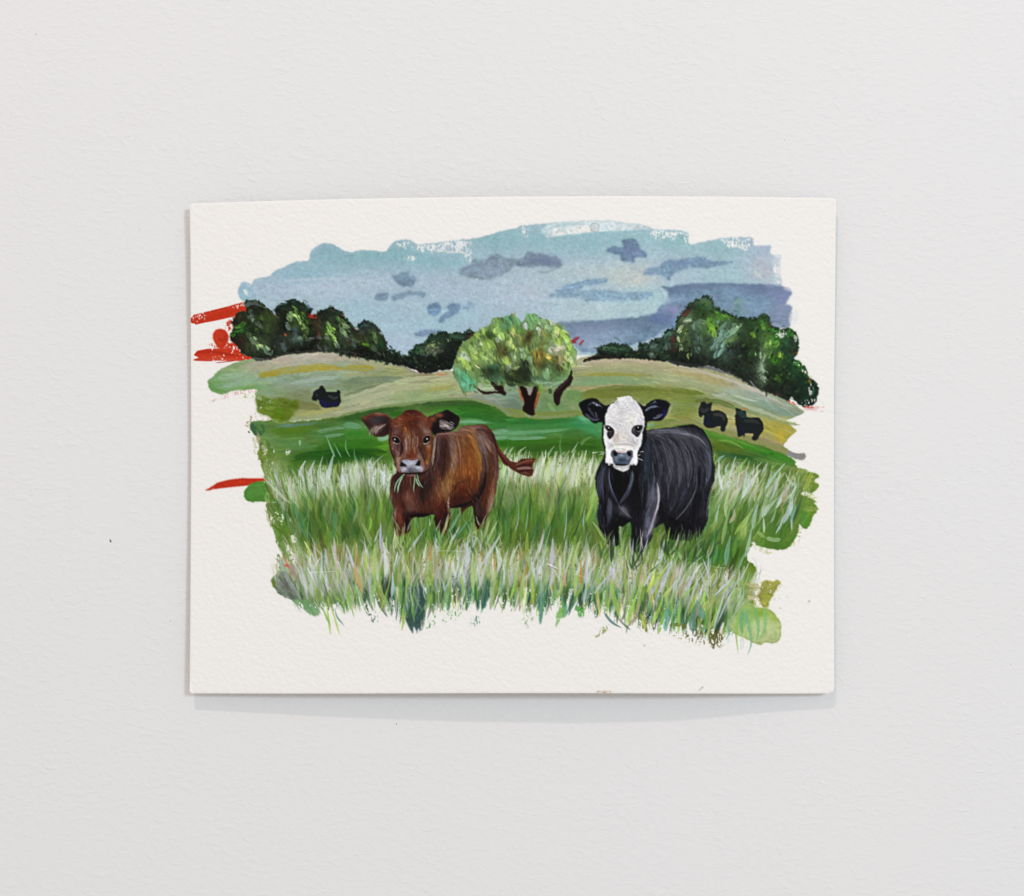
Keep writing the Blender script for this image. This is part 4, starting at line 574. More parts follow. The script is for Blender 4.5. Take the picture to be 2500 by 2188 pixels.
stroke(TC(1012,1070, 1030,1150, 1072,1260), 5, 'B4692C', .85, lab='round_tree/trunk'); stroke(TC(1290,1080, 1262,1150, 1235,1240, 1205,1350), 7, '9C5A22', .85, lab='round_tree/trunk'); stroke(TC(1262,1100, 1290,1130), 5, 'C8882C', .8); poly(TC(1120,1075, 1185,1070, 1150,1168), '8E8E80', .95, rough=.5)
painterly(trunk, 40, 12, 3, 1.5, val=.3, hue=.02, a=.5)
glow(TC(1300,1080), 10, 12, '6AA03C', .8); stroke(TC(1070,1400, 1150,1440, 1250,1420), 6, '8AA07C', .6, lab='meadow'); stroke(TC(1250,1440, 1400,1450, 1600,1430, 1760,1400), 7, '7E9A66', .7, lab='meadow')
stroke(TC(1390,1260, 1430,1320, 1480,1370), 9, '86A86C', .7, lab='hillside#2'); stroke(TC(560,1180, 680,1230, 800,1320), 11, '93A08E', .6, lab='hillside#2'); stroke(TC(640,1230, 760,1300, 900,1400), 9, '7E8C72', .6, lab='hillside#2'); stroke(TC(850,1080, 930,1100, 1000,1090), 12, '86A078', .7, lab='hillside#2')
# ---- small cows on the far hills ----
def far_cow(pts, n, extra, bd):
    poly(bd, '14181A', 1, 'distant_cow#%d' % n, rough=.6, th=.04)
    m = poly(pts, '14181A', 1, 'distant_cow#%d' % n, rough=.8, th=.04)
    for e in extra: stroke(e[0], e[1], e[2], .8, lab='distant_cow#%d' % n, clip=m)
far_cow(V5(1545,455, 1590,495, 1605,525, 1700,530, 1720,503, 1750,520, 1740,570, 1755,600, 1740,650, 1705,690, 1650,682, 1610,695, 1565,692, 1530,660, 1512,612, 1470,628, 1438,590, 1468,520, 1510,492), 1,
    [(V5(1530,600, 1560,650, 1640,665, 1730,640), 12, '15174A'), (V5(1620,560, 1680,590, 1730,570), 7, '343C36'), (V5(1480,540, 1500,570), 5, '2A3430')], V5(1535,560, 1600,528, 1735,535, 1752,620, 1720,682, 1560,685))
far_cow(V8(300,620, 340,600, 365,622, 422,612, 405,680, 430,700, 500,695, 560,738, 582,800, 570,850, 548,905, 510,900, 505,852, 470,850, 430,872, 370,870, 330,840, 342,770, 332,740, 303,768, 278,740, 282,680), 2,
    [(V8(360,760, 370,850), 12, '12143A'), (V8(430,730, 520,740, 550,800), 9, '3A3D34'), (V8(300,660, 330,700, 390,660), 8, '34393C')], V8(345,750, 400,705, 500,698, 560,735, 582,800, 570,850, 500,858, 430,872, 350,862, 335,810))
far_cow(V8(668,662, 700,668, 735,690, 772,702, 792,768, 900,770, 940,812, 947,900, 920,950, 885,1000, 842,990, 850,930, 800,920, 762,935, 755,985, 745,950, 700,970, 682,920, 675,830, 655,770, 670,720), 3,
    [(V8(710,850, 715,940), 14, '14152E'), (V8(690,700, 740,740, 770,760), 12, '24403A'), (V8(750,800, 850,800, 920,830), 9, '2E332E')], V8(672,790, 790,768, 900,772, 945,815, 947,905, 880,930, 760,930, 690,935))

# ---- upper grass ----
GR = 'grass'
def blade(x, y, L, tilt, w, c, a=.85, bend=None, lab=GR, **k):
    b = rng.normal(0, .1) * L if bend is None else bend
    s, co = math.sin(tilt), math.cos(tilt)
    tx, ty = x + s * L, y - co * L
    k.setdefault('taper', (.25, .85)); k.setdefault('streak', .45)
    stroke([(x, y), (x + s * L * .5 + co * b, y - co * L * .5 + s * b), (tx, ty)], w, c, a, lab=lab, sub=3, th=.02, **k)
def tiltf(x): return math.radians(np.interp(x, [640, 760, 950, 1300, 1650, 1780, 1950], [-20, -9, 1, 7, 14, 21, 26]))
def grassband(n, xr, yr, Lr, wr, pal, a=.75, tj=9, wgt=None, clip=None, **k):
    w = None if wgt is None else np.array(wgt) / sum(wgt)
    P = sorted(((rng.uniform(*xr), rng.uniform(*yr)) for _ in range(n)), key=lambda q: q[1])
    for x, y in P:
        if x < 690 and y > 1200 and x < 640 + (y - 1160) * .22 + 14: continue
        if x > 1800 and y > 1345: continue
        blade(x, y, rng.uniform(*Lr), tiltf(x) + math.radians(rng.normal(0, tj)), rng.uniform(*wr), jit(pal[rng.choice(len(pal), p=w)], .07, .015), a * rng.uniform(.55, 1.15), clip=clip, **k)
PALE = ['B4C4A4', 'A8BC90', 'BFCDB6', '9DBA7C', 'AEC29E', '98B276', 'C0CCC2', 'A3BC66']
MIDG = ['5C8C3A', '47772F', '6B9A4C', '3C6A34', '5F8F62', '7C9A38', '4C8A5C', '83A552', '6A7C24']
DARKG = ['2C5424', '355F34', '28492A', '44702E', '2F5E48']
# body of colour under the blades, top to bottom
for x in range(660, 1960, 24):
    for y, ry, cs in [(1165, 24, ['7C9A5C', '8FA878', '6E9350']), (1210, 24, ['6F9048', '628A40', '86A062']), (1255, 26, ['3E6B24', '35622A', '557A2C']), (1305, 26, ['557A28', '3C6A2E', '6A8230']), (1358, 24, ['86A058', '93A868', '7C9A4A']), (1402, 22, ['7A945A', '8A9E66', '6A8848']), (1445, 18, ['33563A', '44702E', '2C4A38'])]:
        if y > 1340 and x > 1790: continue
        if x > 1690 and y in (1255, 1305, 1358): cs = ['4A7A28', '55852C', '3E6E30']
        glow((x + rng.normal(0, 8), y + rng.normal(0, 7) + (x - 1300) * .012), 22, ry, jit(cs[rng.integers(3)], .1, .02), .75, mead)
for x in range(1740, 1960, 20):
    for y in range(1160, 1340, 26): glow((x + rng.normal(0, 6), y), 18, 22, jit(['5F8A2C', '6E9640', '4E7E2C', '7C9A50'][rng.integers(4)], .1), .55, mead)
gm = mead * (np.arange(CH)[:, None] + Y0 > 1135).astype(np.float32)
painterly(gm, 1000, 64, 10, lambda x, y: tiltf(x) - math.pi / 2, val=.2, hue=.035, a=.6, streak=.75, aj=.12)
FADE = (.12, .55, .95, .9)
def ytop(x): return np.interp(x, [640, 760, 900, 1000, 1250, 1350, 1460, 1740, 1800, 1950], [1150, 1128, 1112, 1118, 1098, 1092, 1100, 1100, 1112, 1142])
def tufts(n, xr, pal, a, wr, Lr=(40, 84), dy=(0, 55), **k):
    for _ in range(n):
        x = rng.uniform(*xr); L = rng.uniform(*Lr); ti = tiltf(x) + math.radians(rng.normal(0, 7)); yt = ytop(x) + rng.uniform(*dy) ** 1.0
        bx, by = x - math.sin(ti) * L, yt + math.cos(ti) * L
        blade(bx, by, L, ti, rng.uniform(*wr), jit(pal[rng.integers(len(pal))], .06, .012), a * rng.uniform(.55, 1.1), clip=mead, streak=.75, fade=FADE, taper=(.3, .6), dry=(-2.6, -1.3), **k)
tufts(150, (640, 1960), MIDG, .7, (5, 12), dy=(10, 90))
tufts(240, (650, 1955), PALE, .8, (6, 14), dy=(2, 48))
tufts(110, (650, 1955), ['C6D0BE', 'B7C6A4', 'C9D2CC', 'B4C494'], .55, (10, 20), (45, 80), dy=(8, 50))
tufts(90, (655, 1000), ['C9D6CF', 'BFD0C6', 'C3D0BC'], .8, (5, 11), dy=(0, 40))
tufts(100, (1230, 1460), ['C3CFB0', 'B4C87C', 'CDD6BE', 'C3CDB8'], .85, (6, 13), dy=(0, 50))
tufts(90, (1745, 1955), ['C3D0C4', 'B4C8A2', 'BACBC2', '9DBC6A', 'C0BCA0'], .8, (4, 9), (60, 120), dy=(0, 60))
tufts(160, (650, 1950), PALE + ['A9C468', '9FBF58'], .75, (2, 5), (40, 90), dy=(-8, 60))
tufts(70, (650, 1950), ['B39A74', 'A8A070', '8FB08E', '7FB09A'], .6, (3, 7), dy=(20, 80))
def mids(n, yr, pal, wr, Lr, a):
    for _ in range(n):
        x = rng.uniform(668, 1930); y = rng.uniform(*yr); ti = tiltf(x) + math.radians(rng.normal(0, 8))
        blade(x, y, rng.uniform(*Lr), ti, rng.uniform(*wr), jit(pal[rng.integers(len(pal))], .1, .02), a * rng.uniform(.5, 1.1), clip=mead, streak=.7, fade=(.5, .9, .9, .6), taper=(.3, .7))
mids(240, (1235, 1345), MIDG + DARKG + ['3A6A1C', '2F5C1C', '50791E'], (5, 13), (50, 110), .75)
mids(90, (1235, 1335), ['8FA868', '9DB47C', '86A870', '7CA25A', 'A5B68C'], (8, 17), (45, 95), .5)
mids(80, (1240, 1340), ['8FB08E', '7FB09A', '9DBC6A', '6FA082', 'A3B878'], (2, 6), (60, 120), .6)
# single blades that stand out in the upper band
for p0, p1, w, c in [(V7(560,1560), V7(640,1290), 9, 'A3BE58'), (V7(740,1560), V7(815,1165), 8, 'C6D6A6'), (V7(640,1440), V7(745,1140), 8, 'C3D2BC'), (V7(690,1190), V7(765,1070), 4, 'B8CCA8'), (V7(820,1500), V7(900,1230), 6, 'B9C9A0'), (V7(900,1560), V7(990,1330), 7, 'BCCB9C'), (V7(490,1450), V7(540,1160), 12, 'B9C8AE'), (V7(330,1400), V7(380,1170), 10, 'AEC096'), (V7(10,1230), V7(60,1120), 6, 'B8CAA8'), (V7(110,1230), V7(200,1120), 6, '9DB17A'), (V7(430,1240), V7(510,1110), 7, '8FB07C'), (V7(590,1230), V7(580,1000), 7, '5F9052'), (V7(800,1110), V7(910,1010), 9, '668F4E'),
    (V5(1300,1450), V5(1370,1270), 9, 'B9C9BC'), (V5(1400,1450), V5(1470,1270), 8, 'BCCBC0'), (V5(1500,1450), V5(1560,1220), 6, 'A8BEA0'), (V5(1620,1480), V5(1680,1190), 12, 'C0CFCA'), (V5(1560,1580), V5(1640,1380), 11, 'B6C7A4'), (V5(1760,1600), V5(1792,1350), 10, 'BFCFC4'), (V5(1690,1230), V5(1600,1010), 5, '7FB088'), (V5(1760,1240), V5(1680,1080), 3, '86B48C'), (V5(1200,1740), V5(880,1430), 8, 'B4C0A0'), (V5(1060,1700), V5(960,1540), 3, 'B38B62'), (V5(1250,1700), V5(1215,1420), 5, 'B39A74'),
    (V6(150,1300), V6(110,1130), 5, '6FA884'), (V6(60,1230), V6(20,1040), 4, '6FAE78'), (V6(290,1370), V6(310,1230), 8, 'B4C8BC'), (V6(300,1340), V6(430,1215), 4, 'A8C0AE'), (V6(130,1450), V6(150,1290), 10, 'BACAB8'), (V6(1740,1220), V6(1785,1130), 5, 'BAC8C2'),
    (V8(525,1520), V8(490,1205), 9, 'D0D9CC'), (V8(560,1340), V8(600,1230), 5, 'B4C6C4'), (V8(480,1220), V8(550,1160), 9, '7FAE98'), (V8(640,1300), V8(670,1165), 7, 'B5C9B2'), (V8(660,1340), V8(790,1180), 9, '9FBF6C'), (V8(870,1300), V8(940,1225), 4, 'AFC3B4'), (V8(830,1480), V8(930,1300), 8, 'C9D5CC'), (V8(980,1500), V8(1180,1240), 9, 'A9C4B4'), (V8(740,1600), V8(860,1370), 9, 'C1CFC0'), (V8(560,1800), V8(640,1400), 10, 'A6C080'), (V8(1090,1700), V8(1250,1430), 8, 'B4C8B8'), (V8(1230,1780), V8(1300,1440), 11, 'BACBC2'), (V8(700,1500), V8(800,1250), 12, 'A59E7E'), (V8(860,1640), V8(920,1440), 8, 'A8B07C'), (V8(1160,1640), V8(1220,1500), 14, 'A0906E'), (V8(1280,1480), V8(1180,1340), 7, 'ABC09A'), (V8(960,1790), V8(1130,1580), 9, 'AFC6A8')]:
    q0, q1 = p0[0], p1[0]
    stroke([q0, ((q0[0] + q1[0]) / 2 + rng.normal(-3, 2), (q0[1] + q1[1]) / 2), q1], w, c, .85, (.25, .8), .45, lab=GR, sub=3)

# ---- the brown calf ----
B = 'brown_calf/'
tail = poly(BB(820,180, 880,290, 920,380, 970,480, 1060,580, 1120,640, 1200,650, 1280,600, 1400,595, 1480,602, 1440,680, 1450,770, 1410,850, 1260,832, 1160,772, 1080,720, 1010,670, 960,590, 910,480, 860,380, 790,250), '5E2A1C', 1, B + 'tail', rough=.7, th=.05)
for pts, w, c in [(BB(870,300, 950,460, 1050,590, 1150,680), 8, '7E3A24'), (BB(1180,690, 1300,640, 1460,620), 6, '8A5038'), (BB(1200,740, 1330,730, 1440,735), 6, 'A07A70'), (BB(1200,720, 1320,690, 1440,680), 4, '42180F'), (BB(1220,790, 1330,770, 1440,765), 4, '3C1810'), (BB(1250,820, 1330,800, 1400,840), 5, '6E4434'), (BB(1120,650, 1220,640, 1330,610), 4, '42190F'), (BB(900,430, 990,590, 1080,700), 4, '3A1610')]: stroke(pts, w, c, .8, lab=B + 'tail', clip=tail)
bpts = V6(560,1290, 580,1385, 525,1460, 503,1540, 500,1620, 520,1720, 540,1800, 545,1950, 560,2080, 620,2100, 690,2060, 715,2040, 740,1900, 870,1890, 985,1860, 990,1920, 1010,2000, 1080,2090, 1110,2080, 1165,1900, 1150,1800, 1230,1790, 1275,1785, 1292,1880, 1330,1800, 1400,1770, 1420,1850, 1440,1990, 1500,2040, 1540,1940, 1590,1840, 1620,1780, 1650,1660, 1680,1500, 1692,1400, 1690,1230, 1668,1090, 1640,1000, 1600,925, 1530,882, 1420,888, 1300,905, 1200,962, 1000,985, 960,1150, 760,1250)
body = poly(bpts, '5B2B1D', 1, 'brown_calf', rough=.7, th=.05)
for p, rx, ry, c, a, an in [(BB(380,190), 44, 13, '8F6557', .9, -.15), (BB(560,160), 30, 12, '8A6153', .85, 0), (BB(150,250), 24, 9, '7A4A42', .8, 0), (BB(40,300), 8, 16, '9A7A6C', .8, 0), (BB(90,500), 14, 50, '4A2522', .9, 0), (BB(60,450), 6, 40, '71504A', .7, 0), (BB(250,400), 9, 30, '84695C', .9, .05), (BB(290,600), 8, 34, '8C7464', .85, .05), (BB(200,600), 9, 60, '4A2A22', .8, .05),
    (BB(370,450), 12, 34, '7A4424', .9, -.1), (BB(460,650), 30, 40, '8E5020', .95, -.1), (BB(580,600), 18, 40, '96561F', .9, -.15), (BB(640,560), 8, 36, 'A8722A', .85, -.2), (BB(540,300), 12, 22, '9A6224', .85, -.3), (BB(420,330), 14, 18, '7C4E2E', .8, -.2), (BB(300,880), 24, 28, '8A521F', .9, 0), (BB(560,820), 26, 30, '8A4A1C', .9, 0), (BB(450,1080), 36, 26, '5A2410', .95, -.2), (BB(580,1010), 22, 24, '6A3016', .9, 0), (BB(300,1180), 22, 20, '4A1C12', .9, 0), (BB(400,1280), 34, 9, '2C1512', .9, -.1),
    (BB(720,480), 9, 28, '72564E', .9, -.25), (BB(740,700), 8, 36, '54403E', .9, 0), (BB(700,820), 7, 30, '5E3A36', .9, .1), (BB(740,980), 10, 36, '241614', .95, .15), (BB(640,1180), 16, 20, '1E1312', .95, .6), (BB(780,420), 14, 24, '8A6E62', .9, -.35), (BB(680,280), 18, 14, '80645A', .85, .5), (BB(860,560), 9, 26, '7C6258', .8, -.1), (BB(840,640), 12, 40, '5E3220', .95, 0), (BB(800,850), 12, 40, '5E3018', .95, .05), (BB(880,800), 7, 50, '75504A', .8, .05), (BB(760,1150), 14, 40, '6A3416', .95, .1), (BB(840,1150), 8, 44, '7E4A2C', .9, .1), (BB(830,1240), 7, 22, 'A68C7C', .95, .1), (BB(800,1330), 6, 14, '9A806E', .8, .1), (BB(680,1350), 12, 34, '3C211C', .95, 0), (BB(620,1380), 6, 24, '4E3A3A', .7, 0), (BB(650,1500), 14, 20, '2A1412', .9, 0),
    (BB(130,1080), 20, 20, '8A5A34', .95, 0), (BB(60,1130), 16, 22, '84522E', .9, .2), (BB(180,960), 20, 20, '9A6C38', .7, .3), (BB(100,1260), 20, 18, '6A2C14', .9, 0), (BB(120,1400), 20, 26, '461A12', .95, 0), (BB(170,1400), 8, 26, '2E1210', .9, 0), (BB(200,1250), 2.5, 20, 'A88A74', .8, 0), (BB(60,1560), 18, 20, '3A1612', .95, 0),
    (V6(600,1480), 16, 22, '3A201C', .9, .3), (V6(560,1600), 10, 30, '4A2A24', .9, 0), (V6(510,1620), 4, 30, '7A5A52', .8, 0), (V6(700,1680), 16, 20, '754437', .9, 0), (V6(720,1800), 18, 14, '6E4A40', .9, 0), (V6(640,1780), 10, 22, '4E2218', .8, 0), (V6(800,1700), 10, 24, '5E3224', .8, 0), (V6(900,1560), 16, 34, '2C1A18', .95, .1), (V6(850,1650), 12, 26, '40221C', .9, 0), (V6(960,1350), 12, 30, '50312C', .9, .2), (V6(900,1350), 8, 20, '7A5A50', .8, .3), (V6(780,1870), 36, 8, '2A1210', .95, 0), (V6(900,1900), 16, 12, '220E0E', .95, 0), (V6(600,1900), 8, 26, '7A3A22', .9, 0), (V6(570,2000), 6, 20, '4A2420', .8, 0), (V6(690,1960), 10, 24, '2C1412', .95, 0), (V6(555,1850), 4, 16, '8A6A62', .8, 0), (V6(760,1520), 14, 14, '3E221E', .8, 0)]: glow(p, rx, ry, c, a, body, an)
for pts, w, c in [(BB(60,265, 40,600, 0,900), 13, '54342E'), (BB(115,265, 110,600, 70,950), 13, '361C18'), (BB(180,265, 170,600, 120,900, 60,1080), 12, '46241B'), (BB(232,300, 256,600, 230,850), 8, '7E6458'), (BB(292,320, 312,600, 290,800), 8, '8E7868'), (BB(350,320, 380,560, 370,800), 10, '6A381E'), (BB(420,320, 470,560, 470,850), 12, '864A20'), (BB(480,300, 560,560, 570,900), 12, '84441A'), (BB(540,290, 630,520, 660,760, 620,1000), 9, '945C24'), (BB(600,300, 700,500, 752,720, 740,900), 8, '5C4440'), (BB(680,260, 790,440, 860,640, 850,900), 11, '542A1C'), (BB(640,230, 760,380, 850,520), 10, '8C7064'), (BB(700,960, 610,1180, 420,1275, 250,1300), 13, '271412'), (BB(735,880, 690,1080, 600,1200), 9, '1C1112'), (BB(780,900, 740,1150, 690,1350), 10, '542614'), (BB(862,900, 832,1150, 780,1350), 8, '84543A'), (BB(280,1000, 420,1080, 560,1040), 16, '54220F'), (BB(260,1180, 400,1190, 540,1130), 16, '42180F'), (BB(60,1000, 80,1150, 60,1280), 12, '7E4E2C'), (BB(20,1050, 0,1250, 20,1400), 10, '5A2A1A'), (V6(900,1400, 870,1560, 840,1700), 12, '33201C'), (V6(960,1250, 930,1450, 900,1600), 10, '4C302A'), (V6(600,1420, 560,1520, 550,1650), 9, '38201C'), (V6(660,1480, 640,1580, 650,1680), 10, '442620'), (V6(780,1470, 800,1580, 790,1660), 10, '42261E')]:
    stroke(pts, w, c, .7, (.25, .35), .7, clip=body)
bg = guide([(1070,1060,98), (1090,1150,98), (1110,1200,92), (1140,1080,82), (1150,1150,88), (1130,1220,105), (1180,1070,60), (1170,1120,75), (1175,1180,100), (1190,1060,45), (1205,1110,72), (1205,1180,95), (1195,1240,100), (1120,1055,-12), (1150,1050,-5), (960,1200,100), (1000,1230,80), (1040,1180,110), (1060,1250,100), (1140,1215,20), (1100,1230,30), (970,1270,95), (1200,1050,50)])
painterly(body, 1000, 20, 2.4, bg, val=.2, hue=.014, a=.5, lab=None, streak=.3, aj=.12, light=('96705C', .06))
painterly(body, 900, 11, 1.5, bg, val=.26, hue=.014, a=.45, streak=.2, aj=.2, light=('A8887A', .06))
for pts, w, c, a in [(BB(700,470, 740,600, 760,720, 745,880, 700,1020, 620,1180), 5, '2A1C1C', .7), (BB(520,270, 600,420, 660,560, 690,700, 680,800), 4, 'A5702E', .5), (BB(640,400, 720,520, 765,660, 770,800), 4, '86706A', .6), (BB(830,200, 880,320, 920,440, 940,540), 7, '33161A', .8), (BB(600,170, 720,180, 820,260, 900,430), 8, '3A2420', .55), (BB(240,1090, 300,1030, 340,960, 430,930), 3, '3A1812', .6), (BB(215,1150, 205,1260, 215,1380), 2.5, 'AE907C', .7), (BB(20,280, 0,480, -30,700), 3, 'B09A8C', .8), (V6(980,990, 975,1150, 950,1300), 4, 'A68E80', .7), (V6(1000,985, 1150,975, 1260,940), 3, '9C7A6C', .6), (BB(300,220, 400,205, 510,210), 2, '5A3A34', .7), (BB(500,200, 520,230, 560,250), 2, '5A3A34', .6), (BB(230,1300, 400,1270, 560,1200), 4, '2A2622', .7), (BB(920,600, 925,800, 900,1000, 870,1100), 3, '84645C', .6)]: stroke(pts, w, c, a, streak=.4, clip=body)
for pts, w, c, a in [(V6(590,1390, 700,1420, 850,1420, 930,1360), 10, '24120F', .75), (V6(560,1420, 520,1520, 510,1640), 5, '2E1814', .7), (V6(620,1560, 610,1680, 640,1800), 9, '3A1C16', .6), (V6(860,1480, 850,1620, 870,1760), 12, '26140F', .65), (V6(930,1380, 930,1500, 900,1640), 8, '2C1814', .6), (V6(700,1885, 850,1880, 980,1860), 10, '180A09', .9), (V6(680,1900, 690,1980, 700,2040), 8, '1E0C0A', .8), (V6(960,1800, 985,1900, 1010,1980), 7, '240E0B', .7), (V6(1000,1900, 1040,2000, 1080,2070), 8, '2A100C', .7), (V6(1150,1800, 1280,1770, 1400,1720), 7, '1A0E0C', .8), (V6(1420,1700, 1420,1820, 1440,1960), 9, '241310', .75), (V6(1540,1400, 1530,1560, 1470,1680), 7, '1C100E', .7), (V6(1010,1000, 1000,1200, 960,1380), 4, '2A1512', .6), (V6(1100,1010, 1110,1200, 1080,1400, 1040,1560), 6, '2E1714', .6), (V6(1640,1050, 1670,1200, 1672,1400), 4, '3A2019', .6), (V6(1230,1000, 1270,1200, 1270,1380), 4, 'A28C7E', .5), (V6(1400,1020, 1480,1200, 1490,1400), 4, 'A06A2C', .4), (V6(690,1600, 720,1700, 780,1760), 7, '8A5A4A', .5), (V6(1160,1500, 1120,1650, 1100,1760), 7, '8E5A30', .55)]: stroke(pts, w, c, a, (.25, .4), .6, clip=body)
for m_, n in [((540,1800, 545,1950, 560,2080, 620,2100, 690,2060, 715,2040, 740,1900, 640,1860), 1), ((985,1860, 990,1920, 1010,2000, 1080,2090, 1110,2080, 1165,1900, 1150,1780, 1060,1790), 2), ((1400,1770, 1420,1850, 1440,1990, 1500,2040, 1540,1940, 1590,1840, 1620,1780, 1500,1740), 3)]:
    k = pmask(V6(*m_), .7)[0] > .5; LAB[k] = lid(B + 'leg#%d' % n)
# ears
le = poly(BH(20,300, 60,265, 130,230, 250,200, 380,205, 470,240, 530,300, 570,322, 630,318, 625,400, 545,425, 535,560, 480,582, 400,620, 320,627, 230,600, 170,540, 150,490, 90,420, 40,350), '4A2820', 1, B + 'ear#1', rough=.5, th=.05)
for p, rx, ry, c, a in [(BH(250,330), 16, 8, '423A40', .95), (BH(350,300), 12, 8, '3C3238', .9), (BH(430,340), 9, 10, '33201E', .9), (BH(330,230), 22, 4, '824A34', .9), (BH(100,290), 10, 5, '7A3E26', .95), (BH(570,360), 8, 7, '7E3E22', .95), (BH(300,470), 12, 8, '7A5C54', .9), (BH(380,540), 14, 10, '3A241F', .9), (BH(470,470), 9, 14, '331A17', .9), (BH(120,400), 6, 8, '3A2420', .9)]: glow(p, rx, ry, c, a, le)
stroke(BH(30,300, 130,240, 260,208, 380,210, 480,260, 540,320), 3.5, '7A4630', .9, clip=le); stroke(BH(240,205, 330,203, 420,225), 2, 'B08A7C', .6, clip=le)
for k in range(34):
    t = rng.random(); s = (470 - 230 * t + rng.normal(0, 12), 395 + 60 * t + rng.normal(0, 16)); e = (s[0] - rng.uniform(80, 170), s[1] + rng.uniform(90, 190))
    q = BH(s[0], s[1], (s[0] * .45 + e[0] * .55) - 20, (s[1] * .6 + e[1] * .4), e[0], e[1]); stroke(q, 1.8, jit(['B49A8E', '8E6E64', '6A4A42', 'C0AAA0', '4A302A'][rng.integers(5)]), .6, lab=B + 'ear#1')
poly(BH(290,630, 400,622, 490,590, 490,650, 420,680, 330,665), '86B49A', .8, 'meadow', rough=.6)
re_ = poly(BH(1170,290, 1280,235, 1420,185, 1500,150, 1560,163, 1640,215, 1735,285, 1722,380, 1690,445, 1640,490, 1560,530, 1440,545, 1350,560, 1300,602, 1240,520, 1200,400), '241414', 1, B + 'ear#2', rough=.5, th=.05)
for p, rx, ry, c, a in [(BH(1250,310), 12, 8, '7A4026', .95), (BH(1360,240), 12, 6, '7C4630', .95), (BH(1220,400), 6, 14, '6A3220', .9), (BH(1600,280), 16, 10, '1E1010', .9), (BH(1680,350), 7, 12, '331818', .8), (BH(1320,480), 9, 12, '1E1212', .9)]: glow(p, rx, ry, c, a, re_)
pm = poly(BH(1370,345, 1430,335, 1500,350, 1580,420, 1645,460, 1600,490, 1520,495, 1420,470), '8C7A76', .75, B + 'ear#2', rough=1.6)
for k in range(22):
    x, y = rng.uniform(1370, 1560), rng.uniform(340, 470); stroke(BH(x, y, x + 45, y + rng.uniform(0, 22), x + rng.uniform(70, 110), y + rng.uniform(15, 45)), 1.8, jit(['B7A8A2', '5A4A48', 'C4B6B0', '2A1C1C'][rng.integers(4)]), .7, lab=B + 'ear#2', clip=re_)
# head
hd = poly(BH(640,275, 700,240, 760,180, 830,155, 920,150, 1010,170, 1090,215, 1150,270, 1190,330, 1220,420, 1245,520, 1270,590, 1270,700, 1250,850, 1220,1000, 1180,1100, 1130,1170, 1090,1230, 1010,1255, 960,1310, 890,1322, 810,1300, 765,1262, 700,1247, 640,1205, 620,1100, 580,1000, 530,900, 505,780, 495,620, 518,500, 535,420, 560,330), '6A3220', 1, B + 'head', rough=.5, th=.055)
for p, rx, ry, c, a, an in [(BH(900,210), 22, 10, '4E2014', .95, 0), (BH(900,300), 26, 10, '6E3018', .9, 0), (BH(680,380), 12, 16, '84482A', .9, .3), (BH(800,460), 18, 18, '6A2E16', .9, 0), (BH(780,530), 14, 12, '8A5226', .85, .5), (BH(960,430), 20, 20, '522214', .9, 0), (BH(1080,400), 10, 22, '7A4A38', .9, .3), (BH(1150,300), 9, 12, '7C3C22', .85, 0), (BH(620,520), 9, 12, '7A5A50', .85, .4), (BH(560,480), 7, 12, '5A3026', .8, 0), (BH(700,560), 8, 14, '5A302A', .9, -.3), (BH(1140,520), 12, 8, '84685E', .8, .7), (BH(1200,560), 8, 8, '8E7268', .85, .7), (BH(980,600), 10, 20, '5A2C20', .8, .3),
    (BH(880,690), 12, 22, '8A583E', .85, 0), (BH(820,720), 5, 20, '9A7058', .8, 0), (BH(940,760), 5, 22, '9C7258', .8, 0), (BH(890,850), 8, 14, '7E4026', .9, 0), (BH(780,820), 5, 18, 'A58878', .7, 0), (BH(720,800), 8, 18, '3C2420', .9, 0), (BH(620,840), 14, 20, '5E3A34', .9, 0), (BH(570,800), 8, 14, '7C5C52', .8, 0), (BH(570,950), 8, 16, '40201C', .85, .3), (BH(650,900), 8, 14, '6E4640', .7, 0), (BH(1050,820), 10, 20, '5A3024', .9, 0), (BH(1100,920), 12, 20, '4A2A22', .9, 0), (BH(1210,830), 8, 30, '8E4A18', .95, 0), (BH(1190,1050), 8, 18, '935E26', .9, .2), (BH(1240,700), 4, 20, '6A3018', .8, 0), (BH(1010,960), 9, 12, '8E6A58', .8, .6), (BH(880,950), 16, 9, '6E2E1A', .9, 0), (BH(760,960), 8, 10, '8A5A46', .8, 0), (BH(655,1080), 6, 18, 'A07C66', .95, 0), (BH(660,1180), 7, 10, '8E6658', .9, 0), (BH(1080,1080), 6, 20, '9A7260', .95, -.2), (BH(1090,1180), 5, 10, '8A6A60', .8, 0), (BH(880,1290), 16, 4, '6E4A46', .9, 0)]: glow(p, rx, ry, c, a, hd, an)
hgd = guide([(1010,1020,-60), (1000,1045,80), (970,1060,120), (1050,1060,60), (960,1100,105), (1050,1100,75), (1003,1090,90), (1003,1110,92), (980,1130,110), (1040,1130,70), (1000,1010,20), (975,1040,-40), (1040,1030,50)])
painterly(hd, 520, 11, 1.8, hgd, val=.2, hue=.014, a=.55, streak=.2, aj=.2, light=('A07A66', .07))
painterly(hd, 360, 7, 1.3, hgd, val=.28, hue=.02, a=.5, streak=.1, aj=.3, light=('A88A78', .08))
for k in range(26):
    x = rng.uniform(780, 1000); stroke(BH(x, rng.uniform(580, 640), x + rng.normal(0, 8), 720, x + (x - 890) * -.15, rng.uniform(780, 880)), 1.5, jit(['B08870', '5A2E22', 'A2765C', '48221A'][k % 4]), .6, clip=hd)
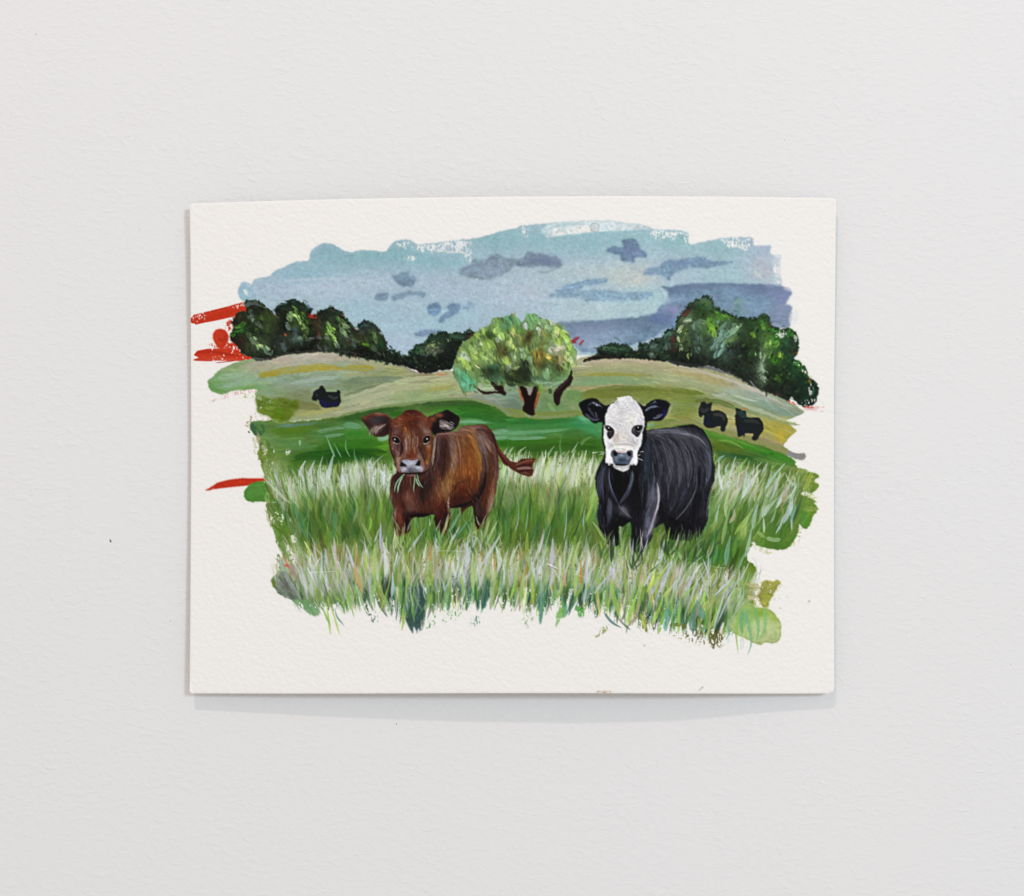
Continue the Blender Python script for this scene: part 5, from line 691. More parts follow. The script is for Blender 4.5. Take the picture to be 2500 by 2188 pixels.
for pts, w, c, a in [(BH(500,620, 510,780, 560,950, 620,1080), 3.5, '1E0F0C', .75), (BH(700,700, 720,800, 710,900, 660,980), 6, '341813', .65), (BH(1060,760, 1050,860, 1090,960, 1130,1060), 6, '38190F', .6), (BH(1270,600, 1262,750, 1235,920, 1190,1080), 3, '2A120C', .7), (BH(530,440, 530,560, 510,640), 4, '2A1410', .7), (BH(1220,440, 1250,540, 1280,610), 4, '220F0C', .7), (BH(540,590, 620,585, 690,630, 720,690), 3, '3C1E16', .7), (BH(1060,660, 1110,585, 1190,560, 1250,600), 3, '3C1E16', .6), (BH(760,190, 880,160, 1000,185), 5, '3A150D', .6), (BH(640,1010, 680,980, 720,1000), 4, 'A8846E', .6), (BH(590,840, 640,890, 660,960), 5, '8A6458', .5), (BH(870,520, 900,600, 890,680), 4, '4A2016', .6)]: stroke(pts, w, c, a, (.25, .4), .5, clip=hd)
# eyes
def eye(n, p): LAB[p] = lid(B + 'eye#%d' % n)
poly(BH(540,620, 600,605, 660,640, 700,700, 690,755, 620,760, 570,720), '6E4A40', .7, B + 'head', rough=.4, clip=hd)
stroke(BH(575,705, 615,740, 680,735), 1.6, 'DCCFC6', .9, lab=B + 'eye#1')
poly(BH(562,640, 612,628, 658,652, 684,705, 668,728, 622,732, 582,702, 562,670), '0B0909', 1, B + 'eye#1', rough=.2)
stroke(BH(540,628, 600,630, 655,655, 690,715), 2.2, '140C0B', .9); stroke(BH(545,610, 610,600, 670,640, 705,700), 1.6, '9A7A6C', .55, clip=hd); stroke(BH(590,735, 630,752, 690,738), 2, '2A1613', .8, clip=hd); dab(BH(598,662), 3.6, 3.0, 1.2, 'F4F0EC', 1)
poly(BH(1080,690, 1100,640, 1150,600, 1215,600, 1240,640, 1215,710, 1170,765, 1110,750), '6E483A', .7, B + 'head', rough=.4, clip=hd)
stroke(BH(1098,735, 1150,742, 1208,695), 1.6, 'D8CBC2', .9, lab=B + 'eye#2')
poly(BH(1106,712, 1116,665, 1150,620, 1200,614, 1216,655, 1200,698, 1155,730, 1120,730), '0B0909', 1, B + 'eye#2', rough=.2)
stroke(BH(1085,700, 1110,650, 1150,612, 1210,605, 1250,640), 2.2, '1A0F0D', .85); stroke(BH(1070,640, 1120,590, 1190,580, 1250,625), 1.5, '9E8068', .55, clip=hd); stroke(BH(1120,750, 1170,755, 1215,705), 2, '2A1510', .8, clip=hd); dab(BH(1162,655), 3.8, 3.0, 1.3, 'F6F2EE', 1); glow(BH(1180,780), 6, 5, '9A7E74', .7, hd)
# nose and mouth
nz = poly(BH(715,1045, 740,1020, 790,1010, 900,1032, 1000,1008, 1030,1030, 1048,1110, 1095,1165, 1075,1220, 900,1242, 740,1243, 700,1190, 690,1110), '948C98', 1, B + 'muzzle', rough=.5, th=.06)
for p, rx, ry, c, a in [(BH(890,1190), 16, 6, '6E656E', .95), (BH(880,1070), 14, 7, 'B9B3BE', .9), (BH(760,1200), 8, 6, 'B5AAB4', .9), (BH(1010,1160), 8, 6, 'C6C2C8', .8), (BH(980,1210), 10, 4, '75696F', .8), (BH(860,1230), 14, 3, '4C3E42', .9), (BH(1070,1180), 4, 4, 'B7AFB4', .8)]: glow(p, rx, ry, c, a, nz)
painterly(nz, 160, 4, 2, .2, val=.22, hue=.02, a=.6, aj=1.5)
poly(BH(715,1055, 735,1070, 790,1110, 805,1138, 770,1142, 695,1137, 698,1095), '0A0708', 1, B + 'muzzle', rough=.3); poly(BH(960,1118, 985,1075, 1025,1025, 1045,1060, 1048,1120, 1030,1132, 1000,1128), '0A0708', 1, B + 'muzzle', rough=.3)
stroke(BH(720,1030, 800,1000, 900,1022, 990,996, 1030,1010), 3, '6E3428', .85); stroke(BH(800,995, 900,1010, 980,990), 2, 'B07A68', .7); stroke(BH(740,1245, 820,1262, 900,1258, 1000,1252, 1070,1232), 4, '0E0808', .95, lab=B + 'muzzle'); stroke(BH(800,1300, 890,1312, 970,1290), 2.5, '8A6A68', .6, clip=hd)
for pts in [BH(775,1265, 690,1345, 620,1440, 588,1585), BH(735,1320, 690,1400, 658,1500, 650,1602), BH(950,1280, 945,1400, 928,1500, 935,1600), BH(965,1335, 990,1420, 1038,1492), BH(990,1270, 1010,1380, 1050,1460, 1097,1515)]: stroke(pts, 3.1, jit('93AD8A', .06), .95, (.2, .3), .2, lab=B + 'grass_wisp')
stroke(BH(985,1270, 980,1310, 970,1350), 4, '2F6A50', .8, lab=B + 'grass_wisp')

# ---- the black calf ----
K = 'black_calf/'
kpts = KB(690,160, 860,132, 1000,115, 1100,100, 1240,86, 1330,118, 1400,180, 1450,270, 1480,350, 1500,480, 1520,620, 1515,750, 1490,830, 1450,960, 1440,1100, 1430,1230, 1400,1320, 1350,1420, 1290,1470, 1210,1500, 1150,1490, 1000,1482, 960,1470, 930,1400, 905,1290, 870,1290, 800,1330, 770,1340, 745,1480, 700,1540, 650,1610, 600,1690, 560,1640, 520,1600, 505,1450, 510,1330, 490,1270, 440,1290, 400,1326, 360,1310, 350,1400, 358,1540, 300,1562, 240,1556, 180,1480, 130,1380, 95,1220, 90,1150, 107,1000, 75,850, 65,740, 80,660, 110,590, 150,520, 180,440, 200,250, 600,250)
kb = poly(kpts, '15151B', 1, 'black_calf', rough=.7, th=.05)
for p, rx, ry, c, a, an in [(KB(900,180), 60, 12, '50505A', .9, .05), (KB(1150,220), 40, 14, '565660', .85, .3), (KB(760,200), 16, 9, '5C5C64', .8, 0), (KB(1350,290), 18, 14, '4A4A54', .8, .8), (KB(900,400), 44, 30, '32323A', .85, 0), (KB(1150,450), 44, 44, '38383F', .9, 0), (KB(1000,650), 44, 44, '34353D', .9, 0), (KB(1180,700), 30, 50, '32333B', .85, 0), (KB(700,450), 16, 44, '262A34', .9, 0), (KB(690,650), 12, 34, '22303A', .8, 0), (KB(1420,650), 12, 50, '2E2F38', .9, 0), (KB(1440,450), 10, 40, '3C3E48', .9, 0), (KB(1350,800), 14, 60, '1A1A22', .9, 0), (KB(1250,1100), 20, 50, '0E0E14', .9, 0), (KB(1380,1050), 9, 44, '2C2C34', .8, 0),
    (KB(760,950), 12, 34, '52545E', .9, .05), (KB(820,980), 7, 36, '868490', .9, .02), (KB(790,1150), 8, 34, '7E7C88', .9, .2), (KB(700,1250), 10, 40, '5A5C6C', .9, .15), (KB(740,1350), 6, 24, '8A8794', .8, .3), (KB(680,1420), 8, 20, '606070', .8, .2), (KB(400,1110), 14, 12, '4C4C56', .85, .3), (KB(420,1180), 16, 7, '5A5862', .8, .5), (KB(240,1100), 8, 24, '484A58', .85, 0), (KB(160,700), 7, 30, '43475A', .8, .15), (KB(120,800), 6, 30, '2C3040', .8, 0), (KB(370,800), 24, 40, '07070B', .95, 0), (KB(560,900), 14, 50, '0B0B10', .9, 0), (KB(880,1150), 20, 26, '101016', .9, 0), (KB(620,1050), 10, 40, '15161D', .9, 0), (KB(1000,1000), 40, 30, '1C1C24', .8, 0), (KB(1150,1000), 34, 34, '202029', .8, 0), (KB(1100,900), 30, 30, '2A2A33', .7, 0), (KB(400,1250), 20, 14, '06060A', .95, 0), (KB(300,1400), 14, 34, '0A0A0F', .95, 0), (KB(560,1450), 10, 34, '14141A', .95, 0), (KB(1100,1380), 40, 30, '0C0C11', .95, 0)]: glow(p, rx, ry, c, a, kb, an)
kg = guide([(1600,1060,15), (1640,1050,12), (1700,1070,35), (1730,1100,70), (1740,1180,95), (1580,1120,85), (1600,1180,85), (1640,1120,70), (1670,1130,75), (1690,1170,95), (1660,1220,110), (1620,1220,92), (1700,1250,100), (1730,1250,95), (1560,1200,88), (1470,1180,95), (1490,1220,80), (1530,1180,105), (1600,1260,98), (1580,1300,105), (1480,1280,92)])
for pts, w, c in [(KB(720,180, 900,160, 1100,170, 1280,230), 10, '4C4C56'), (KB(760,240, 830,420, 860,620, 850,760), 13, '2A2C35'), (KB(840,230, 940,400, 980,600, 960,850), 14, '36373F'), (KB(930,220, 1050,380, 1100,600, 1080,850), 14, '3A3B44'), (KB(1040,230, 1160,400, 1210,600, 1190,850), 14, '35363F'), (KB(1150,240, 1260,400, 1290,600, 1260,850), 12, '2E2F38'), (KB(1250,280, 1340,450, 1370,650, 1350,850), 11, '24252D'), (KB(1350,320, 1430,480, 1440,680, 1400,850), 11, '383A45'), (KB(700,260, 690,500, 690,760), 12, '252A34'), (KB(640,650, 620,850, 640,1050), 10, '1E2028'), (KB(780,700, 740,900, 680,1100), 12, '3C3E4A'), (KB(880,700, 890,900, 880,1100), 12, '17181F'), (KB(1060,850, 1020,1000, 960,1150), 12, '23242C'), (KB(1180,850, 1130,1000, 1060,1120), 12, '1E1F27'), (KB(1350,900, 1300,1100, 1290,1250), 14, '0D0D13'), (KB(130,650, 95,800, 130,980), 9, '33384A'), (KB(120,1050, 110,1200, 150,1350), 9, '1C2230'), (KB(420,700, 420,850, 380,960), 22, '08080C'), (KB(570,650, 560,850, 560,1050), 14, '0A0A10')]:
    stroke(pts, w, np.clip(hexc(c) * 1.4 + .012, 0, 1), .65, (.25, .35), .7, clip=kb)
painterly(kb, 900, 24, 2.2, kg, val=.26, hue=.006, a=.5, streak=.3, aj=.12, light=('5E5E68', .12))
painterly(kb, 900, 12, 1.4, kg, val=.32, hue=.006, a=.45, streak=.2, aj=.18, light=('76767F', .1))
for pts, w, c, a in [(KB(230,610, 225,720, 250,860, 300,970, 345,1050), 7, '4A4E66', .75), (KB(240,620, 235,760, 270,900), 2.5, '6E7288', .7), (KB(515,650, 500,780, 450,920, 350,1055), 10, '474D5E', .75), (KB(520,660, 510,760, 470,880), 3, '707686', .7), (KB(180,600, 140,720, 145,860, 165,1020), 7, '484C5C', .7), (KB(190,640, 195,800, 215,950), 2.5, '3C322E', .7), (KB(230,980, 245,1080, 230,1200, 205,1320), 9, '474A5A', .7), (KB(350,1060, 400,1120, 470,1190, 515,1215), 6, '6A6872', .55), (KB(1280,880, 1230,1000, 1150,1120, 1040,1240), 3, '6E6E78', .8), (KB(1300,700, 1290,850, 1240,980), 4, '4C4C56', .6), (KB(1100,190, 1250,220, 1350,270, 1430,370), 4, '82828C', .6), (KB(1450,420, 1465,560, 1450,720, 1420,800), 6, '5E6270', .6), (KB(1480,830, 1440,960, 1425,1100, 1410,1240), 3, '7A7C86', .6), (KB(750,150, 900,140, 1050,130), 3, '6E6E76', .6), (KB(815,790, 830,900, 830,1040, 790,1180, 740,1340, 670,1490), 5, 'A09CA6', .7), (KB(770,830, 760,1000, 700,1160, 670,1320), 7, '5C6070', .6), (KB(930,700, 950,850, 950,1000), 5, '55555E', .6), (KB(760,220, 840,380, 880,520, 900,700), 3, '0A0A0E', .7), (KB(850,240, 950,380, 1000,500), 2.5, '0C0C10', .7), (KB(1380,160, 1450,280, 1490,420), 6, '0C0C12', .8), (KB(1080,105, 1240,92, 1340,130, 1410,210), 7, '0C0C11', .8)]: stroke(pts, w, c, a, streak=.55, clip=kb)
for k in range(90):
    x, y = rng.uniform(740, 1320), rng.uniform(200, 620)
    an = kg(1440 + x / 4.978, 1020 + y / 4.978); L = rng.uniform(14, 34)
    q = (1440 + x / 4.978, 1020 + y / 4.978); stroke([q, (q[0] + math.cos(an) * L * .5 + rng.normal(0, 1), q[1] + math.sin(an) * L * .5), (q[0] + math.cos(an + .12) * L, q[1] + math.sin(an + .12) * L)], 1.5, jit(['50505A', '5E5E68', '0A0A0E', '3C3C46'][k % 4]), .5, clip=kb)
for m_, n in [((95,1220, 130,1380, 180,1480, 240,1556, 358,1540, 350,1290, 250,1250), 1), ((510,1300, 505,1450, 520,1600, 600,1690, 700,1540, 770,1340, 640,1290), 2), ((905,1290, 930,1400, 960,1470, 1050,1480, 1060,1300), 3), ((1080,1290, 1150,1490, 1290,1470, 1400,1320, 1430,1230, 1200,1250), 4)]:
    k = (pmask(KB(*m_), .6)[0] > .5) & (kb > .5); LAB[k] = lid(K + 'leg#%d' % n)
for pts, w, c, a in [(KB(330,640, 330,800, 360,960), 22, '050508', .8), (KB(460,680, 430,820, 380,950), 12, '06060A', .7), (KB(560,620, 560,800, 600,1000, 580,1200), 10, '07070B', .75), (KB(200,1000, 180,1150, 210,1300), 8, '07070C', .7), (KB(330,1200, 400,1280, 480,1240), 12, '050508', .85), (KB(300,1300, 320,1420, 330,1520), 10, '050508', .8), (KB(850,1000, 870,1150, 850,1260), 12, '08080D', .7), (KB(940,1200, 1020,1270, 1150,1280), 16, '06060A', .7), (KB(1330,900, 1290,1050, 1260,1200), 16, '08080D', .75), (KB(1320,650, 1330,760, 1300,880), 6, '0A0A10', .7), (KB(980,1350, 1000,1450), 14, '06060A', .8), (KB(1200,1300, 1190,1420), 18, '08080C', .8), (KB(1110,1280, 1130,1380), 3, '4E4E5A', .7), (KB(1210,1350, 1195,1460), 6, '5C5A68', .7), (KB(825,830, 838,960, 822,1080, 780,1200), 5, 'ACA8B2', .75), (KB(790,1180, 750,1300, 690,1460), 5, '8E8A98', .7), (KB(560,1330, 570,1450), 4, '44444E', .6), (KB(390,1080, 430,1130, 470,1180), 8, '6A6872', .6), (KB(1080,190, 1220,200, 1330,250, 1420,350), 3, '8E8E98', .6)]: stroke(pts, w, c, a, (.25, .4), .6, clip=kb)
e1 = poly(KH(95,260, 150,210, 230,175, 330,160, 420,180, 480,240, 560,290, 625,285, 605,350, 565,420, 535,580, 470,580, 390,602, 330,582, 270,520, 190,470, 150,400, 110,320), '0B0C12', 1, K + 'ear#1', rough=.4, th=.05)
e2 = poly(KH(1120,250, 1200,302, 1260,290, 1330,230, 1420,185, 1500,178, 1600,200, 1690,270, 1670,330, 1640,420, 1590,500, 1540,548, 1450,562, 1350,562, 1285,585, 1240,640, 1215,420), '0C0D16', 1, K + 'ear#2', rough=.4, th=.05)
for pts, w, c, a in [(KH(250,280, 340,240, 430,260, 510,330), 4, '5C6274', .7), (KH(330,225, 400,270, 470,290), 5, '7C8290', .6), (KH(395,265, 420,290), 3, 'C9CCD4', .8), (KH(210,430, 290,510, 380,535, 450,520), 7, '5A5C6E', .8), (KH(270,330, 320,420, 390,510), 5, '6A6C7E', .65), (KH(380,400, 400,460, 410,520), 3, '74788A', .7), (KH(250,300, 260,360, 300,380), 3, '4C5060', .6), (KH(290,350, 350,400, 370,460), 5, '0A0A10', .7)]: stroke(pts, w, c, a, clip=e1, streak=.5)
glow(KH(1600,440), 8, 12, '1C1C55', .9, e2)
for pts, w, c, a in [(KH(1255,380, 1340,320, 1480,300), 5, '7C869A', .75), (KH(1270,360, 1380,290, 1450,280), 4, '4C566C', .7), (KH(1400,240, 1440,200), 3, '8A92A4', .7), (KH(1330,270, 1420,230, 1480,250), 3, '4A546A', .6), (KH(1390,505, 1470,490, 1555,435), 5, '686A80', .8), (KH(1450,480, 1510,430), 3, '8A8C9C', .6), (KH(1480,300, 1510,330), 4, '3A4258', .7)]: stroke(pts, w, c, a, clip=e2, streak=.5)
stroke(KH(1600,190, 1670,235, 1715,275), 1.5, '10121A', .8, lab=K + 'ear#2')
hb = poly(KH(600,290, 570,390, 530,480, 510,620, 500,780, 510,920, 545,1060, 560,1110, 620,1110, 1100,1150, 1160,1080, 1240,970, 1280,860, 1272,700, 1285,600, 1240,540, 1225,300, 900,200), '0A0A0E', 1, K + 'head', rough=.4, th=.05)
wf = poly(KH(620,305, 660,262, 720,240, 770,180, 850,140, 905,122, 970,118, 1020,140, 1050,182, 1100,220, 1150,280, 1190,360, 1222,440, 1242,520, 1242,620, 1222,700, 1205,800, 1195,950, 1150,1050, 1122,1120, 1122,1200, 1112,1310, 1000,1322, 960,1400, 880,1442, 800,1422, 720,1380, 690,1335, 700,1312, 580,1300, 560,1260, 567,1150, 562,1070, 550,980, 532,850, 537,680, 560,600, 550,500, 582,400), 'D2D3D7', 1, K + 'head', rough=.6, th=.055)
for p, rx, ry, c, a, an in [(KH(860,400), 16, 12, 'BDB9BC', .8, 0), (KH(700,380), 12, 12, 'E6E4E2', .8, 0), (KH(1000,500), 18, 16, 'E6E3DC', .8, 0), (KH(1190,440), 5, 18, 'C6C4CC', .8, 0), (KH(640,590), 12, 5, 'C2BFC0', .7, .2), (KH(760,820), 8, 16, 'B9AFA8', .85, .1), (KH(730,870), 8, 9, 'B7A9A4', .85, 0), (KH(860,850), 16, 14, 'CFC9C0', .8, 0), (KH(1000,880), 9, 16, 'BEBABE', .8, 0), (KH(1060,960), 8, 10, 'B4B0B0', .8, .5), (KH(640,1000), 8, 6, 'B6B3B4', .7, -.6), (KH(900,980), 22, 4, 'BDB9B5', .8, 0), (KH(620,1150), 6, 16, 'F0EEEA', .9, 0), (KH(1080,1180), 6, 16, 'F0EFEC', .9, 0), (KH(880,1020), 24, 5, 'EDEAE4', .9, 0), (KH(560,900), 4, 20, 'EEEDEC', .8, 0), (KH(580,700), 6, 26, 'C6C3C6', .7, 0), (KH(1200,620), 7, 20, 'BDBAC0', .7, 0), (KH(700,480), 14, 14, 'CFCCCC', .7, 0), (KH(940,640), 12, 20, 'D0CCC6', .6, 0), (KH(1120,380), 12, 14, 'CFCCD0', .6, 0), (KH(860,1350), 16, 4, '8E8A8E', .8, 0), (KH(860,1400), 14, 5, 'C2BDBC', .9, 0), (KH(980,1360), 5, 6, '77747A', .8, 0), (KH(740,1350), 6, 4, '8E8B90', .8, 0)]: glow(p, rx, ry, c, a, wf, an)
wg = guide([(1500,985,-30), (1520,970,-40), (1550,975,40), (1570,1000,60), (1490,1010,-10), (1480,1030,-20), (1520,1010,-35), (1545,1010,30), (1510,1050,60), (1540,1060,95), (1560,1080,90), (1490,1080,80), (1520,1085,20), (1490,1110,100), (1550,1110,80)])
painterly(wf, 420, 9, 1.6, wg, val=.08, hue=.008, a=.6, streak=.2, aj=.35, light=('F2F0EC', .16))
for k in range(150):
    ys, xs = rng.uniform(150, 640), rng.uniform(590, 1220); q = (1400 + xs / 7.168, 950 + ys / 7.168); an = wg(*q) + rng.normal(0, .3); L = rng.uniform(5, 10)
    stroke([q, (q[0] + math.cos(an) * L * .5, q[1] + math.sin(an) * L * .5 + rng.normal(0, .6)), (q[0] + math.cos(an) * L, q[1] + math.sin(an) * L)], 1.2, ['B4B0B2', 'F6F5F2', 'A29EA2', 'EFEDE8'][k % 4], .55, clip=wf, streak=0)
for k in range(20): x = rng.uniform(780, 1040); stroke(KH(x, 200, x + rng.normal(-18, 10), 150, x + rng.normal(-30, 14), 118 + abs(x - 940) * .25), 1.6, 'E4E2DE', .8, lab=K + 'head')
for pts, w, c, a in [(KH(630,1020, 700,975, 800,965, 900,958, 1020,985, 1080,1060), 1.8, '96928F', .7), (KH(700,1050, 800,1040, 900,1052, 1010,1066), 1.5, 'A8A49E', .7), (KH(640,980, 660,940), 1.5, '8E8A8A', .6), (KH(780,750, 760,820, 790,880), 1.5, '9A9088', .6), (KH(560,390, 545,470, 530,560), 1.6, 'B8B6BA', .6), (KH(1030,860, 1050,920, 1100,960), 1.6, '8F8B8E', .6), (KH(860,850, 900,860), 1.6, '8F8880', .6), (KH(1100,900, 1140,870), 1.5, '9A969A', .6), (KH(580,1290, 640,1310, 700,1312), 1.5, 'AFABAE', .6)]: stroke(pts, w, c, a, clip=wf, streak=.3)
# eye patches
poly(KH(535,640, 600,638, 660,668, 712,722, 705,800, 672,852, 632,877, 602,842, 585,775, 600,742, 562,690), '1A171A', 1, K + 'eye#1', rough=.3); glow(KH(640,790), 5, 6, '3A3436', .7); stroke(KH(590,735, 640,742, 690,735), 1.6, '8E868A', .8); stroke(KH(660,665, 700,720, 705,790), 2.4, '575257', .8); poly(KH(575,650, 625,648, 665,690, 660,725, 615,725, 580,690), '060607', 1, K + 'eye#1', rough=.2); dab(KH(612,674), 3.2, 2.6, 1, 'F0EEEA', 1); stroke(KH(515,632, 555,650, 590,652), 1.3, 'D8D6D4', .8)
poly(KH(1050,660, 1100,634, 1190,630, 1217,660, 1190,730, 1155,810, 1112,842, 1060,800, 1020,765, 1022,700), '222026', 1, K + 'eye#2', rough=.3); glow(KH(1050,710), 3.5, 8, '62606E', .85); stroke(KH(1030,740, 1080,770, 1120,790), 2, '55535E', .7); stroke(KH(1100,735, 1150,742, 1190,705), 1.6, 'A6A2A6', .8); poly(KH(1095,660, 1140,640, 1195,648, 1195,690, 1150,725, 1100,712), '060607', 1, K + 'eye#2', rough=.2); dab(KH(1130,668), 3.2, 2.6, 1, 'F0EEEA', 1); stroke(KH(1190,655, 1220,648, 1258,638), 1.3, 'C8C6C4', .8)
# nose
nk = poly(KH(670,1080, 720,1064, 760,1098, 850,1120, 920,1112, 950,1080, 1020,1074, 1042,1120, 1032,1190, 992,1270, 965,1312, 720,1304, 690,1225, 655,1150), '4A5262', 1, K + 'muzzle', rough=.4, th=.06)
stroke(KH(745,1085, 830,1098, 940,1078), 3.2, 'D3ABA4', .85, lab=K + 'head')
for p, rx, ry, c, a in [(KH(690,1130), 6, 8, '5C5C66', .9), (KH(1010,1130), 6, 8, '5E5C66', .9), (KH(850,1170), 12, 6, '6C7686', .9), (KH(840,1250), 20, 7, '33404F', .95), (KH(740,1210), 6, 8, '767E8C', .8), (KH(950,1200), 6, 7, '727A88', .8), (KH(830,1150), 5, 2.5, '8E98A6', .7)]: glow(p, rx, ry, c, a, nk)
painterly(nk, 90, 5, 1.6, .2, val=.16, hue=.012, a=.5, aj=.8)
for x, y, r in ((732, 1132, 1), (976, 1135, 1)): poly(KH(x - 34,y - 36, x + 10,y - 44, x + 34,y - 6, x + 26,y + 36, x - 12,y + 40, x - 30,y + 10), '060608', 1, K + 'muzzle', rough=.2)
stroke(KH(715,1308, 800,1322, 900,1322, 970,1312), 4.6, '050507', 1, lab=K + 'muzzle'); stroke(KH(740,1260, 850,1275, 950,1262), 2, '8E99A8', .3)
for pts in [KH(558,1104, 500,1102, 445,1100), KH(425,1104, 370,1108, 325,1112), KH(1160,1100, 1190,1094, 1225,1090), KH(1125,1212, 1175,1228, 1215,1250), KH(1110,1160, 1140,1155, 1170,1140), KH(555,1125, 500,1130, 440,1150)]: stroke(pts, 1.3, 'DADBD4', .85, streak=0, lab=K + 'whisker')
for k in range(16): x = rng.uniform(560, 690) if k < 8 else rng.uniform(1010, 1110); stroke(KH(x, 1280, x + rng.normal(0, 6), 1310, x + rng.normal(0, 12), 1335), 1.4, 'CFCDCC', .7, lab=K + 'head')
# ---- lower grass, in front of the calves' legs ----
YB = lambda x: np.interp(x, [665, 700, 740, 775, 800, 840, 900, 950, 985, 1027, 1060, 1100, 1250, 1320, 1360, 1420, 1470, 1520, 1560, 1640, 1700, 1740, 1790, 1830], [1440, 1460, 1486, 1500, 1480, 1490, 1486, 1500, 1520, 1536, 1492, 1490, 1486, 1500, 1498, 1490, 1505, 1518, 1526, 1540, 1556, 1566, 1545, 1500])
LOW = ['B6C48E', 'A8BC6E', 'C3CBB4', 'B9C2BC', '9DB562', 'BCC6C4', 'C9CDD0', '93AE52', 'B2BFA0', 'A6B88C', 'C0C9A4', '7FA040']
WARM = ['C3A070', 'B98E5C', 'C8AE84', 'BFA894', 'B07A44', 'C9B45E']
for x in range(742, 1830, 17):      # bottom fringe first: dark and fresh greens pulled down on to the bare sheet
    for _ in range(8):
        xx = x + rng.uniform(-10, 10); yb = YB(xx) - rng.uniform(0, 1) ** 1.4 * 46 + 10; L = rng.uniform(55, 100)
        c = ['35603A', '3E7A34', '5F9A3A', '2F5A44', '3F7A52', '7FA83C', '44643E', '6A9234', 'C7B26A', '4F9A6A', '2C4E30'][rng.integers(11)]
        t = -tiltf(xx) * .8 + math.radians(rng.normal(0, 7))
        if x < 800: t = math.radians(rng.normal(26, 6))
        elif x < 960: t = math.radians(rng.normal(16, 7))
        if 1760 > x > 1560: t = math.radians(rng.normal(-6, 9))
        stroke([(xx - math.sin(t) * L, yb - math.cos(t) * L), (xx - math.sin(t) * L * .5 + rng.normal(0, 2), yb - math.cos(t) * L * .5), (xx, yb)], rng.uniform(6, 15), jit(c, .1, .02), rng.uniform(.6, .95), (.2, .6), .6, dry=(-2.6, rng.uniform(-2.0, .5)), lab=GR, sub=3)
poly(V10(640,1000, 700,930, 840,900, 900,1000, 890,1100, 850,1300, 838,1400, 815,1370, 790,1415, 760,1340, 740,1415, 700,1330, 660,1220), '37564A', .9, GR, rough=1.4, dry=-3.4)
poly(V10(440,800, 490,770, 510,900, 500,1030, 450,960, 430,880), '1C2A20', .85, GR, rough=1.5, soft=2)
poly(V10(1190,750, 1240,720, 1250,850, 1210,900), '263A28', .7, GR, rough=2, soft=2); poly(V10(1490,820, 1560,790, 1600,900, 1570,1080, 1510,1150, 1490,1000), '35664A', .8, GR, rough=1.5, dry=-3); poly(V10(920,930, 1010,800, 1030,900, 960,1000), '3A6A4C', .7, GR)
poly(V11(320,1000, 360,820, 400,1000, 370,1290, 345,1300, 330,1180), '4E8A66', .85, GR, rough=1, dry=-3); poly(V11(590,1020, 640,1060, 650,1200, 610,1260, 590,1150), '4F9A66', .8, GR, dry=-1.5); poly(V11(540,1200, 600,1080, 620,1220, 560,1290, 520,1355), '6FA648', .8, GR, dry=-1.5); poly(V11(740,1130, 830,1140, 820,1240, 770,1220), '4A9A34', .85, GR, rough=1.5, dry=-1.6)
poly(V9(1150,760, 1300,700, 1700,760, 1790,1000, 1680,1090, 1500,1070, 1380,1080, 1270,1040), '6F8A52', .95, GR, rough=2)
lowclip = np.maximum(mead, sstep(np.arange(CH)[:, None] + Y0 + 8 * N20, 1385, 1440)).astype(np.float32)
def bandlow(n, yt, Lr, wr, pal, a, tj=8, fade=FADE, **k):
    for _ in range(n):
        x = rng.uniform(676, 1826); off = np.interp(x, [670, 800, 1400, 1600, 1700, 1830], [-6, 0, 0, 20, 48, 62]); y1 = rng.uniform(*yt) + off; L = rng.uniform(*Lr)
        if x < 660 + abs(y1 - 1380) * .3: continue
        ti = tiltf(x) + math.radians(rng.normal(0, tj)); bx, by = x - math.sin(ti) * L, y1 + math.cos(ti) * L
        if by > YB(bx) + 6: continue
        blade(bx, by, L, ti, rng.uniform(*wr), jit(pal[rng.integers(len(pal))], .07, .015), a * rng.uniform(.55, 1.1), streak=k.get('streak', .7), fade=fade, taper=(.3, .65), dry=(-2.6, -1.4), clip=lowclip)
bandlow(120, (1290, 1340), (45, 95), (5, 12), MIDG + DARKG + ['7C8A1E', '6F8A1C'], .7)
bandlow(110, (1310, 1365), (50, 105), (7, 15), WARM + ['8E9A3A', 'A3A24A', '9AA650'], .45)
bandlow(150, (1316, 1388), (50, 95), (10, 20), ['B9C3A8', 'C6CABE', 'A9BA86', 'BFC4C4', 'C3CBA8'], .55)
bandlow(280, (1314, 1388), (50, 100), (6, 14), LOW, .75)
bandlow(110, (1395, 1440), (35, 75), (5, 12), ['24402A', '1E3320', '2F5234', '2C4A40', '355A34', '1B2A1C'], .8, fade=(.9, .9, .8, .5))
bandlow(170, (1320, 1410), (60, 115), (4, 10), LOW + ['8FB446', 'A3C04E', '86B04E'], .75, fade=(.5, .8, .95, .9))
bandlow(190, (1300, 1385), (45, 100), (4, 10), ['C6CBD2', 'BFC6CC', 'D0D4D6', 'B7C0C0', 'C3C4CE'], .8, 11)
bandlow(36, (1310, 1390), (40, 90), (4, 9), WARM, .55)
bandlow(80, (1350, 1430), (50, 100), (4, 9), ['9ABA48', 'A6C44C', '8DB23E', '7FAF4A'], .85, fade=(.9, .95, .95, .9), streak=.4)
bandlow(45, (1290, 1370), (35, 80), (1.6, 3), ['C6D0B4', 'A9BE84', 'D3D8D4', '8FAA60'], .8, 13, streak=.2)
